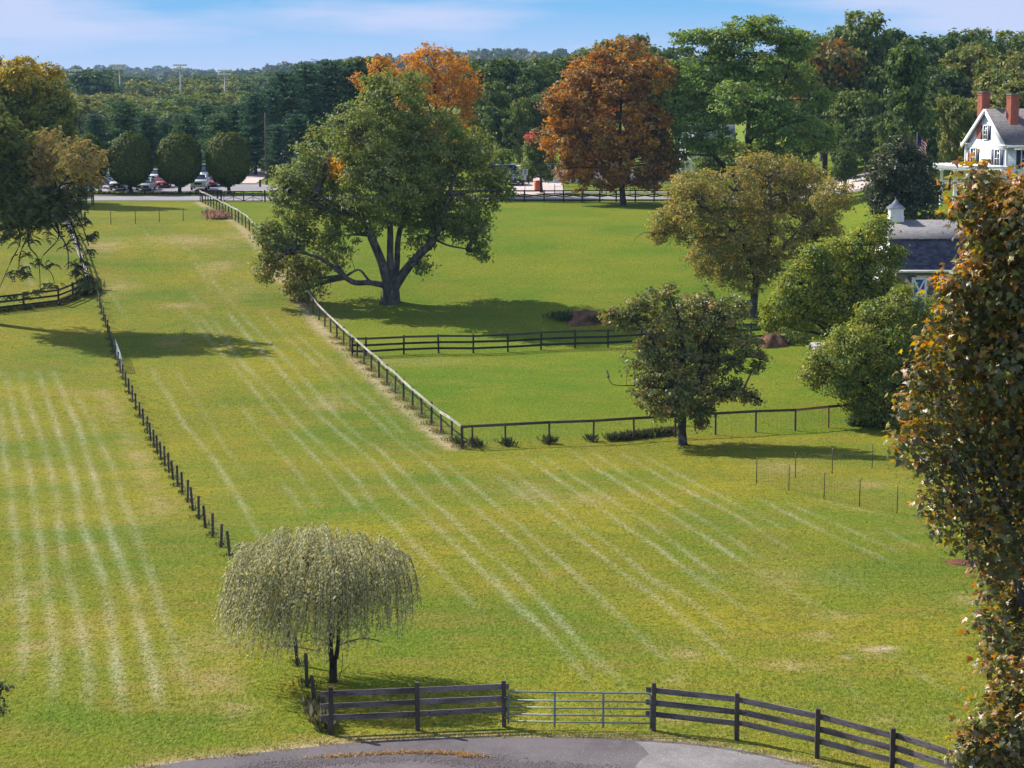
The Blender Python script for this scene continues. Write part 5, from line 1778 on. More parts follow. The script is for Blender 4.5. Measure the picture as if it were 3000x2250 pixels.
# 3  front side of the near paddock: one top board and mesh
PF = [(1354, 1315), (1384, 1313), (1481, 1308), (1609, 1301), (1738, 1296), (1858, 1288), (1978, 1281), (2096, 1273), (2214, 1266), (2330, 1262), (2427, 1252), (2560, 1240), (2680, 1232)]
pf = [at(x, y) for x, y in PF]
t = empty('paddock_fence', pf[0], 'single board fence with wire mesh along the near side of the paddock', 'fence')
for i, b in enumerate(pf):
    o = post(b, 1.32, 0.105 if i else 0.15, WOOD_NEW if PF[i][0] == 2427 else WOOD_POST, t, 0.012)
    if PF[i][0] == 2427:
        o['label'] = 'newer reddish post'
for i in range(len(pf) - 1):
    newer = PF[i][0] in (2330, 2427)
    beam('top_rail', pf[i] + (0, -.075, 1.24), pf[i + 1] + (0, -.075, 1.24), 0.04, 0.15, WOOD_NEW if newer and i % 2 else WOOD_POST, t)
for k in range(8):
    tube_obj('wire', np.array([p + (0, -.06, .1 + .135 * k) for p in pf]), 0.004, M_WIRE, t, 3, pf[0])
for k in range(8 * 12):
    s = (k + 0.5) / 96 * (len(pf) - 2)
    i = int(s)
    p = pf[i] * (1 - s + i) + pf[i + 1] * (s - i)
    tube_obj('upright_wire', np.array([p + (0, -.06, .08), p + (0, -.06, 1.1)]), 0.003, M_WIRE, t, 3, pf[0])

# 4  three board fence between the two paddocks
P3 = [(1046, 1012), (1081, 1020), (1183, 1038), (1285, 1036), (1387, 1033), (1488, 1029), (1585, 1026), (1685, 1022), (1781, 1017), (1880, 1012), (1980, 1007), (2085, 1000), (2195, 992), (2290, 985)]
p3 = [at(x, y) for x, y in P3]
for k, p in enumerate(p3[1:6]):
    pass
yline = np.polyfit([p[0] for p in p3[2:9]], [p[1] for p in p3[2:9]], 1)
p3 = [ground(p[0], np.polyval(yline, p[0])) for p in p3]
t = empty('three_board_fence', p3[0], 'dark three board fence between the two right hand paddocks', 'fence')
for b in p3:
    post(b, 1.36, 0.12, WOOD_DARK, t, 0.012)
for i in range(len(p3) - 1):
    for h in (1.24, 0.80, 0.36):
        beam('board', p3[i] + (0, -.08, h + gP.normal(0, .015)), p3[i + 1] + (0, -.08, h + gP.normal(0, .015)), 0.035, 0.15, WOOD_DARK if h < 1 else WOOD_POST, t)

# 5  crossed rail fence along the road
Yf = 231.3
xf = [at_Y(px, 600, Yf)[0] for px in (1408, 1470, 1536, 1594, 1651, 1706, 1757, 1805, 1861, 1916, 1970, 2024, 2080)]
t = empty('crossed_rail_fence', ground(xf[0], Yf), 'black fence of crossed rails along the road beyond the far paddock', 'fence')
cbp = [ground(x, Yf) for x in xf]
for b in cbp:
    post(b, 1.36, 0.15, WOOD_DARK, t, 0.008)
for i in range(len(cbp) - 1):
    a, b = cbp[i], cbp[i + 1]
    beam('top_rail', a + (0, -.1, 1.26), b + (0, -.1, 1.26), 0.05, 0.15, WOOD_DARK, t)
    beam('bottom_rail', a + (0, -.1, .22), b + (0, -.1, .22), 0.05, 0.15, WOOD_DARK, t)
    beam('cross_rail', a + (0, -.1, .88), b + (0, -.1, .58), 0.05, 0.11, WOOD_DARK, t)
    beam('cross_rail', a + (0, -.155, .58), b + (0, -.155, .88), 0.05, 0.11, WOOD_DARK, t)
# far side of the gate: plain dark fence behind the great maple
xs5 = [at_Y(px, 600, Yf)[0] for px in np.arange(792, 1400, 62)]
t = empty('crossed_rail_fence', ground(xs5[0], Yf), 'dark fence by the road glimpsed through the broad olive maple', 'fence')
cb = [ground(x, Yf) for x in xs5]
for b in cb:
    post(b, 1.36, 0.15, WOOD_DARK, t, 0.008)
for i in range(len(cb) - 1):
    a, b = cb[i], cb[i + 1]
    beam('top_rail', a + (0, -.1, 1.26), b + (0, -.1, 1.26), 0.05, 0.15, WOOD_DARK, t)
    beam('bottom_rail', a + (0, -.1, .22), b + (0, -.1, .22), 0.05, 0.15, WOOD_DARK, t)
    beam('cross_rail', a + (0, -.1, .88), b + (0, -.1, .58), 0.05, 0.11, WOOD_DARK, t)
    beam('cross_rail', a + (0, -.155, .58), b + (0, -.155, .88), 0.05, 0.11, WOOD_DARK, t)

# 6  double farm gate with cross braces at the top of the fence, and the short board beside it
gx0, gxm, gx1 = (at_Y(px, 590, 231.0)[0] for px in (656, 714, 768))
for (a, b, lab) in [(gx0, gxm - .03, 'left leaf of the black cross braced gate by the road'), (gxm + .03, gx1, 'right leaf of the black cross braced gate by the road')]:
    A_, B_ = ground(a, 231.0), ground(b, 231.0)
    g_ = empty('braced_gate', A_, lab, 'gate', 'black braced gates by the road')
    for h in (0.12, 1.24):
        tube_obj('rail', np.array([A_ + (0, 0, h), B_ + (0, 0, h)]), 0.045, M_BLACK, g_, 6, A_)
    for f in (0.0, 0.5, 1.0):
        q = A_ * (1 - f) + B_ * f
        tube_obj('upright', np.array([q + (0, 0, .1), q + (0, 0, 1.26)]), 0.04, M_BLACK, g_, 6, A_)
    M_ = (A_ + B_) / 2
    for f in (A_, B_):
        for h in (0.16, 1.2):
            tube_obj('brace', np.array([M_ + (0, 0, .68 + (h - .68) * .1), f + (0, 0, h)]), 0.03, M_BLACK, g_, 6, A_)
    for h in (0.45, 0.68, 0.95):
        tube_obj('wire', np.array([A_ + (0, 0, h), B_ + (0, 0, h)]), 0.012, M_BLACK, g_, 4, A_)
t = empty('gate_fence', ground(fence_x(231.5) + .2, 231.3), 'short black rails joining the long fence to the braced gate', 'fence')
a, b = ground(fence_x(231.5) + .2, 231.3), ground(gx0 - .35, 231.3)
m_ = ground(gx0 - .75, 231.3)
for q in (a, m_, b, ground(gx1 + .3, 231.3)):
    post(q, 1.36, 0.16, WOOD_DARK, t, 0.008)
for h in (1.26, .22):
    beam('rail', a + (0, -.12, h), b + (0, -.12, h), 0.05, 0.13, WOOD_DARK, t)

# 7  front board fence along the driveway and tube gate
FL = [(970, 2152), (1224, 2140), (1477, 2129)]
FR = [(1915, 2140), (2158, 2168), (2393, 2220), (2612, 2278), (2830, 2352), (3010, 2425)]


def front(pxs, label, start_over, end_over=0.0):
    pts = [at(x, y) for x, y in pxs]
    pts = [np.array([p[0], p[1], 0.0]) for p in pts]
    t = empty('board_fence', pts[0], label, 'fence')
    for p in pts:
        post(p, 1.26 + gP.normal(0, .015), 0.115, WOOD_POST, t, 0.008)
    for h in (1.03, 0.71, 0.40):
        for i in range(len(pts) - 1):
            a, b = pts[i].copy(), pts[i + 1].copy()
            d = (b - a) / np.linalg.norm(b - a)
            nv = np.array([-d[1], d[0], 0]) * 0.082
            ea = -d * (start_over if i == 0 else 0.06)
            eb = d * (0.05 if i < len(pts) - 2 else 0.02 + end_over)
            stag = 0.045 if (i % 2) else 0.0
            beam('board', a + ea + nv * (1 + stag * 9) + (0, 0, h + gP.normal(0, .01)), b + eb + nv * (1 + stag * 9) + (0, 0, h + gP.normal(0, .01)), 0.033, 0.15 + gP.normal(0, .004), WOOD_FRONT, t, bev=0.05)
    return t


front(FL, 'weathered three board fence left of the tube gate by the driveway', 0.25, 0.12)
front(FR, 'weathered three board fence curving along the driveway right of the tube gate', 0.24)
ga, gb = at(1489, 2134), at(1906, 2140)
ga, gb = np.array([ga[0], ga[1], 0.]), np.array([gb[0], gb[1], 0.])
g_ = empty('tube_gate', ga, 'galvanised five bar tube gate between the front board fences', 'gate')
dv = (gb - ga) / np.linalg.norm(gb - ga)
for h in (0.74, 0.55, 0.36, 0.17):
    tube_obj('bar', np.array([ga + (0, 0, h), gb + (0, 0, h)]), 0.021, M_GALV, g_, 8, ga)
top_z = 0.97
arc = []
for s, P0, sg in ((0, ga, 1), (1, gb, -1)):
    for k in range(6):
        an = math.pi / 2 * k / 5
        q = P0 + dv * sg * 0.11 * (1 - math.cos(an)) if s == 0 else P0 + dv * sg * 0.11 * (1 - math.cos(math.pi / 2 - an))
        zz = top_z - 0.11 + 0.11 * (math.sin(an) if s == 0 else math.sin(math.pi / 2 - an))
        arc.append(q + (0, 0, zz))
tube_obj('frame_tube', np.array([ga + (0, 0, .10)] + arc + [gb + (0, 0, .03)]), 0.024, M_GALV, g_, 8, ga)
for f in (0.327, 0.667):
    q = ga + (gb - ga) * f
    beam('upright', q + (0, -.03, .04), q + (0, -.03, .95), 0.055, 0.03, M_GALV, g_, roll_up=(0, 1, 0))
for h in (.25, .8):
    tube_obj('hinge', np.array([ga - dv * .1 + (0, 0, h), ga + dv * .02 + (0, 0, h)]), 0.016, M_TPOST, g_, 6, ga)
tube_obj('latch_chain', np.array([gb + dv * .09 + (0, -.07, .70), gb + dv * .02 + (0, -.06, .66), gb - dv * .05 + (0, -.04, .70)]), 0.012, M_TPOST, g_, 6, ga)

# 8  board fence at the left: front side and the sunlit side seen end on
LB = [(-120, 922), (-20, 915), (70, 905), (172, 893), (214, 876), (258, 853)]
pl = [at(x, y) for x, y in LB]
t = empty('paddock_board_fence', pl[0], 'dark three board fence at the left edge with weeds along its foot', 'fence')
for b in pl:
    post(b, 1.36, 0.13, WOOD_DARK, t, 0.012)
for i in range(len(pl) - 1):
    for h in (1.18, 0.76, 0.34):
        beam('board', pl[i] + (0, -.09, h), pl[i + 1] + (0, -.09, h), 0.035, 0.15, WOOD_DARK, t)
SB = [(262, 851), (256, 818), (247, 787), (236, 758), (224, 731), (212, 706), (200, 683), (189, 662), (178, 643), (168, 625), (159, 609)]
ps = [at(x, y) for x, y in SB]
xl = np.polyfit([p[1] for p in ps], [p[0] for p in ps], 1)
ps = [ground(np.polyval(xl, y), y) for y in np.arange(ps[0][1], ps[-1][1] + .1, 2.5)]
t = empty('paddock_board_fence', ps[0], 'sunlit board fence seen end on running up the left field', 'fence')
for b in ps:
    post(b, 1.36, 0.13, WOOD_POST, t, 0.012)
for i in range(len(ps) - 1):
    for h in (1.18, 0.76, 0.34):
        beam('board', ps[i] + (-.09, 0, h + gP.normal(0, .02)), ps[i + 1] + (-.09, 0, h + gP.normal(0, .02)), 0.035, 0.16, WOOD_GREY, t)  # paler boards than the front side: sunlight put into the wood colour

# 9  steel post fence across the top of the field
TP = [(250, 664), (325, 658), (397, 655), (467, 651), (537, 647), (607, 645), (655, 640)]
pt = [at(x, y) for x, y in TP]
t = empty('steel_post_fence', pt[0], 'thin steel post and wire fence across the top of the field', 'fence')
post(pt[0], 1.4, 0.17, WOOD_POST, t, 0.01)
for b in pt[1:]:
    tube_obj('post', np.array([b - (0, 0, .1), b + (0, 0, 1.3)]), 0.035, M_TPOST, t, 5, pt[0])
for k in range(5):
    tube_obj('wire', np.array([p + (0, 0, .2 + .24 * k) for p in pt]), 0.005, M_WIRE, t, 3, pt[0])
a, b = at(178, 668), at(244, 665)
g_ = empty('field_gate', a, 'small grey tube gate under the walnut branches at the top of the field', 'gate')
for k in range(5):
    tube_obj('rail', np.array([a + (0, 0, .2 + .25 * k), b + (0, 0, .2 + .25 * k)]), 0.03, M_GALV, g_, 6, a)
for q in (a, b):
    tube_obj('upright', np.array([q + (0, 0, .1), q + (0, 0, 1.22)]), 0.03, M_GALV, g_, 6, a)

# 10  two rows of steel posts with netting on the right
for pxs, lab in [([(2216, 1417), (2330, 1400), (2438, 1387), (2555, 1370), (2672, 1356), (2800, 1340)], 'upper row of thin steel posts with wire netting on the right lawn'),
                 ([(2216, 1417), (2311, 1438), (2414, 1463), (2518, 1483), (2628, 1505), (2740, 1530)], 'lower row of thin steel posts with wire netting on the right lawn')]:
    pq = [at(x, y) for x, y in pxs]
    lower = 'lower' in lab
    t = empty('netting_fence', pq[0], lab, 'fence')
    for i, b in enumerate(pq):
        if lower and i == 0:
            continue
        tube_obj('post', np.array([b - (0, 0, .1), b + (0, 0, 1.18)]), 0.022, M_TPOST, t, 5, pq[0])
        tube_obj('post_tip', np.array([b + (0, 0, 1.182), b + (0, 0, 1.28)]), 0.022, M_TIP, t, 5, pq[0])
    for k in range(8):
        tube_obj('wire', np.array([p + (0, 0, .05 + .15 * k) for p in pq]), 0.0028, M_WIRE, t, 3, pq[0])
    for k in range(60):
        s = (k + .5) / 60 * (len(pq) - 1)
        i = int(s)
        p = pq[i] * (1 - s + i) + pq[i + 1] * (s - i)
        tube_obj('upright_wire', np.array([p + (0, 0, .03), p + (0, 0, 1.1)]), 0.0022, M_WIRE, t, 3, pq[0])

# 11  white board fence beyond the road
Yw = 266.0
x0, x1 = at_Y(1592, 560, Yw)[0], at_Y(2010, 560, Yw)[0]
n = 70
t = empty('white_fence', ground(x0, Yw), 'white board fence beyond the road behind the orange maple', 'fence')
xs_ = np.linspace(x0, x1, n + 1)
for i in range(n):
    xm = (xs_[i] + xs_[i + 1]) / 2
    z = float(zg(xm, Yw))
    beam('slat', (xm, Yw, z + .05), (xm, Yw, z + 1.72), 0.022, (x1 - x0) / n * 0.94, M_WHITE, t, roll_up=(1, 0, 0))
for i in range(0, n + 1, 8):
    beam('post', (xs_[i], Yw - .05, float(zg(xs_[i], Yw)) - .1), (xs_[i], Yw - .05, float(zg(xs_[i], Yw)) + 1.85), 0.12, 0.12, M_WHITE, t, roll_up=(0, 1, 0))
# and a thin wire fence on the verge in front of it
xv = [at_Y(px, 575, 244)[0] for px in (1625, 1650, 1710, 1776, 1846, 1920)]
t = empty('verge_fence', ground(xv[0], 244), 'thin dark post and wire fence on the verge in front of the white board fence', 'fence')
for x in xv:
    b = ground(x, 244)
    tube_obj('post', np.array([b - (0, 0, .1), b + (0, 0, 1.25)]), 0.045, M_TPOST, t, 5, ground(xv[0], 244))
for h in (.5, 1.0):
    tube_obj('wire', np.array([ground(x, 244) + (0, 0, h) for x in xv]), 0.012, M_TPOST, t, 4, ground(xv[0], 244))

# 12  split rail fence on the bank below the white house
SR = [(2690, 650), (2724, 644), (2787, 642), (2862, 640), (2940, 634)]
Ysr = [149, 150.5, 153, 156, 159]
sr = [ground(at_Y(x, y, yy)[0], yy) for (x, y), yy in zip(SR, Ysr)]
t = empty('split_rail_fence', sr[0], 'silvery split rail fence climbing the bank behind the barn roof', 'fence')
for b in sr:
    post(b, 1.35, 0.16, WOOD_GREY, t, 0.03)
for i in range(len(sr) - 1):
    for h in (1.15, .72, .3):
        beam('rail', sr[i] + (0, -.02, h + gP.normal(0, .04)), sr[i + 1] + (0, -.02, h + gP.normal(0, .04)), 0.10, 0.12, WOOD_GREY, t, bev=0.2)

# ------------------------------------------------------------------ buildings
def local(parent, M):
    return parent.matrix_basis.inverted() @ M


def slab(name, o, xd, yd, w_, h, th, mat, parent):
    """flat panel with real thickness: o = corner, xd / yd = directions, thickness goes along xd x yd"""
    x, y = Vector(xd).normalized(), Vector(yd).normalized()
    z = x.cross(y).normalized()
    y = z.cross(x)
    V = [(a, b, c) for c in (0, th) for b in (0, h) for a in (0, w_)]
    Q = np.array([(0, 2, 3, 1), (4, 5, 7, 6), (0, 1, 5, 4), (2, 6, 7, 3), (0, 4, 6, 2), (1, 3, 7, 5)])
    ob = link(name, np_mesh(name, V, [Q], mat), parent)
    M = Matrix((x, y, z)).transposed().to_4x4()
    M.translation = Vector([float(c) for c in o])
    ob.matrix_basis = local(parent, M)
    return ob


def prism(name, pts, o, xd, yd, th, mat, parent):
    """polygon pts in the (xd, yd) plane, extruded along xd x yd"""
    x, y = Vector(xd).normalized(), Vector(yd).normalized()
    z = x.cross(y).normalized()
    n = len(pts)
    V = [(a, b, 0) for a, b in pts] + [(a, b, th) for a, b in pts]
    faces = [np.arange(n)[None, ::-1], (np.arange(n) + n)[None]]
    Q = np.array([(i, (i + 1) % n, (i + 1) % n + n, i + n) for i in range(n)])
    ob = link(name, np_mesh(name, V, [Q] + faces, mat), parent)
    M = Matrix((x, y, z)).transposed().to_4x4()
    M.translation = Vector([float(c) for c in o])
    ob.matrix_basis = local(parent, M)
    return ob


UP = Vector((0, 0, 1))


def lbox(name, c, s, mat, parent, bev=0.02):
    """box in the parent's own axes"""
    ob = link(name, box_me(name, mat, bev), parent)
    ob.location = c
    ob.scale = s
    return ob


def window(parent, o, xd, w_, h, mat_f=None, shutters=0.0, name='window', bars=(1, 1)):
    """o: lower left corner on the wall face; looks along n = up x xd ... outward = xd x up"""
    x = Vector(xd).normalized()
    n = x.cross(UP)
    o = Vector([float(c) for c in o])
    mf = mat_f or M_WHITE
    win = slab(name, o + n * 0.004, x, UP, w_, h, 0.03, M_SHADE_GLASS, parent)
    e = 0.09
    fr = []
    for (a, b, ww, hh) in [(-e, -e, w_ + 2 * e, e), (-e, h, w_ + 2 * e, e), (-e, 0, e, h), (w_, 0, e, h)]:
        V = [(a + i, b + j, k) for k in (-0.02, 0.075) for j in (0, hh) for i in (0, ww)]
        fr.append(V)
    for k in range(bars[0]):
        a = w_ * (k + 1) / (bars[0] + 1) - .02
        fr.append([(a + i, j, kk) for kk in (0.0, 0.055) for j in (0, h) for i in (0, .04)])
    for k in range(bars[1]):
        b = h * (k + 1) / (bars[1] + 1) - .025
        fr.append([(i, b + j, kk) for kk in (0.0, 0.05) for j in (0, .05) for i in (0, w_)])
    V = np.array(fr).reshape(-1, 3)
    q = np.array([(0, 2, 3, 1), (4, 5, 7, 6), (0, 1, 5, 4), (2, 6, 7, 3), (0, 4, 6, 2), (1, 3, 7, 5)])
    Q = (q[None] + (np.arange(len(fr)) * 8)[:, None, None]).reshape(-1, 4)
    fo = link('frame', np_mesh('frame', V, [Q], mf), win)
    if shutters:
        for a in (-e - shutters - .02, w_ + e + .02):
            s = slab('shutter', o + x * a + n * 0.004 - UP * .04, x, UP, shutters, h + .08, 0.045, M_SHUT, parent)
    return win


def white_house():
    B = at_Y(2950, 560, 175.5)
    r = Vector((.94, .34, 0)).normalized()
    q = Vector((-.34, .94, 0)).normalized()
    Wd, Ln = 6.4, 13.0
    z0 = float(zg(B[0], 178)) - 0.3
    base = Vector((float(B[0]), 175.5, z0))
    zev = float(at_Y(2830, 418, 181)[2])
    zpk = float(at_Y(2887, 322, 178.5)[2])
    t = empty('white_house', base, 'white clapboard house with navy shutters and two brick chimneys on the bank', 'house', None, math.atan2(r.y, r.x))
    bpy.context.view_layer.update()
    t.matrix_basis = Matrix.Translation(base) @ Matrix.Rotation(math.atan2(r.y, r.x), 4, 'Z')
    hE = zev - z0
    hP = zpk - z0
    # gable wall (left), side wall (towards us)
    prism('wall', [(0, 0), (Wd, 0), (Wd, hE), (Wd / 2, hP - .12), (0, hE)], base + q * Wd, -q, UP, 0.2, M_SIDING, t)
    slab('wall', base + r * 0.0 + q * .2, r, UP, Ln, hE, 0.2, M_SIDING, t)
    slab('wall', base + r * Ln + q * (Wd - .2), -r, UP, Ln, hE, 0.2, M_SIDING, t)
    # corner boards
    for c in (base + q * 0 - r * .0, base + q * Wd):
        M_ = beam('corner_board', Vector(c) - r * .21 + Vector((0, 0, 0)), Vector(c) - r * .21 + UP * hE, .14, .14, M_WHITE, None, roll_up=r)
        M_.parent = t
        M_.matrix_basis = local(t, M_.matrix_basis)
    # roof planes
    rise = hP - hE
    sl_ = math.hypot(Wd / 2, rise)
    up1 = (q * (Wd / 2) + UP * rise) / sl_
    up2 = (-q * (Wd / 2) + UP * rise) / sl_
    ov = 0.45
    slab('roof', base - r * ov + UP * hE - up1 * ov, r, up1, Ln + ov, sl_ + ov, 0.14, M_ROOF, t)
    slab('roof', base + r * Ln + q * Wd + UP * hE - up2 * ov, -r, up2, Ln + ov, sl_ + ov, 0.14, M_ROOF, t)
    # barge boards and cornice returns
    n1 = r.cross(up1)
    b1 = slab('barge_board', base - r * (ov + .03) + UP * hE - up1 * ov - n1 * .24, up1, r.cross(up1), sl_ + ov, .36, .05, M_WHITE, t)
    n2 = (-r).cross(up2)
    slab('barge_board', base - r * (ov + .03) + q * Wd + UP * hE - up2 * ov - n2 * .24, up2, n2, sl_ + ov, .36, .05, M_WHITE, t)
    slab('cornice', base - r * ov - q * .4 + UP * (hE - .28), r, UP, Ln + ov, .2, .18, M_WHITE, t)
    for c0 in (base - q * .45, base + q * (Wd - .65)):
        lb = slab('cornice_return', c0 - r * .5 + UP * (hE - .12), r, q, .55, 1.1, .1, M_WHITE, t)
        prism('return_roof', [(0, 0), (1.1, 0), (.85, .38), (.25, .38)], c0 - r * .5 + UP * (hE - .02) + r * .55, q, UP, .5, M_ROOF, t) if False else None
    # windows: gable attic, first floor of the gable, side wall
    wo = base - r * .2
    window(t, wo + q * (Wd / 2 + .38) + UP * (hP - 2.55), -q, .62, 1.15, None, .34, bars=(1, 2))
    window(t, wo + q * (Wd - .9) + UP * (hE - 2.0), -q, .75, 1.5, None, .42)
    window(t, wo + q * (1.7) + UP * (hE - 2.0), -q, .75, 1.5, None, .42)
    window(t, wo + q * (Wd - .9) + UP * (hE - 4.9), -q, .75, 1.6, None, .42)
    for k in range(4):
        window(t, base + r * (1.35 + k * 2.7) + UP * (hE - 2.05), r, .85, 1.55, None, .42)
        window(t, base + r * (1.35 + k * 2.7) + UP * (hE - 4.95), r, .85, 1.7, None, .42)
    # chimneys
    for xx, yy, z1, z2 in ((-0.25, Wd / 2 + 1.15, hE + .4, hP + 1.55), (1.15, Wd / 2 - 1.25, hE + 1.2, hP + 1.35)):
        ch = lbox('chimney', (xx + .42, yy, (z1 + z2) / 2), (.82, .72, z2 - z1), M_BRICKRED, t, 0.0)
        for dz, k in ((0.0, 1.14), (-.22, 1.08)):
            cp = lbox('chimney_cap', (xx + .42, yy, z2 + dz), (.82 * k, .72 * k, .12), M_BRICKRED if dz else M_STONE, t, 0.0)
    for xx in (3.6, 4.3):
        tube_obj('vent_pipe', np.array([(xx, Wd / 2 - .5, hP - .6), (xx, Wd / 2 - .5, hP + .5)]), .09, M_POLE, t, 8)
        tube_obj('vent_cap', np.array([(xx, Wd / 2 - .5, hP + .4), (xx, Wd / 2 - .5, hP + .62)]), .15, M_POLE, t, 8)
    # pergola against the gable
    pb_ = base - r * 3.7
    g_ = empty('pergola', pb_, 'white pergola on round columns beside the white house', 'pergola')
    g_.matrix_basis = Matrix.Translation(pb_) @ Matrix.Rotation(math.atan2(r.y, r.x), 4, 'Z')
    hp_ = float(at_Y(2757, 497, 178)[2]) - z0
    for xx in (0.0, 2.9):
        for yy in (.25, 2.45, 4.65, 6.85):
            cz = tube_obj('column', np.array([(xx, yy, -.2), (xx, yy, .1), (xx, yy, .14), (xx, yy, hp_ - .12), (xx, yy, hp_ - .1), (xx, yy, hp_)]), np.array([.2, .2, .155, .135, .19, .19]), M_WHITE, g_, 10)
        for off in (-.12, .12):
            lbox('beam', (xx + off, 3.5, hp_ + .12), (.06, 8.0, .24), M_WHITE, g_)
    for k in range(19):
        lbox('rafter', (1.45, -.35 + k * .43, hp_ + .31), (4.6, .06, .17), M_WHITE, g_, .03)
    for k in range(7):
        lbox('lath', (-.4 + k * .62, 3.5, hp_ + .425), (.05, 8.0, .05), M_WHITE, g_, .0)
    return base, r, q, z0


HB, HR, HQ, HZ = white_house()

# white slatted chair under the pergola
p = at_Y(2812, 570, 176)
pz = float(zg(p[0], 176))
t = empty('garden_chair', (p[0], 176, pz), 'white garden chair under the pergola', 'chair')
for xx in (-.25, .25):
    for yy in (-.25, .25):
        lbox('leg', (xx, yy, .22), (.05, .05, .44), M_WHITE, t)
lbox('seat', (0, 0, .46), (.58, .56, .05), M_WHITE, t)
for k in range(5):
    lbox('back_slat', (-.22 + k * .11, .27, .78), (.07, .03, .62), M_WHITE, t)

# bushes below the pergola
for i, px in enumerate((2740, 2775, 2808)):
    p = at_Y(px, 600, 166.5)
    zz = float(zg(p[0], 166.5))
    lob = [(np.array([p[0], 166.5, zz + .45]), np.array([.75, .6, .6]))]
    g0 = np.random.default_rng(700 + i)
    V, Q, T, C, li = crown(lob, 900, 18, .25, .16, .09, [((0.07, 0.06, 0.03), 2), (G_DARK, 2), (G_OLIVE, 1)], g0, .5)
    b = np.array([p[0], 166.5, zz])
    t = empty('low_bush', b, 'low brownish bush in the row below the pergola', 'bush', 'bushes below the pergola')
    c = link('foliage', np_mesh('foliage', V - b, [Q], LEAF, tint=T), t)
    c['kind'] = 'stuff'


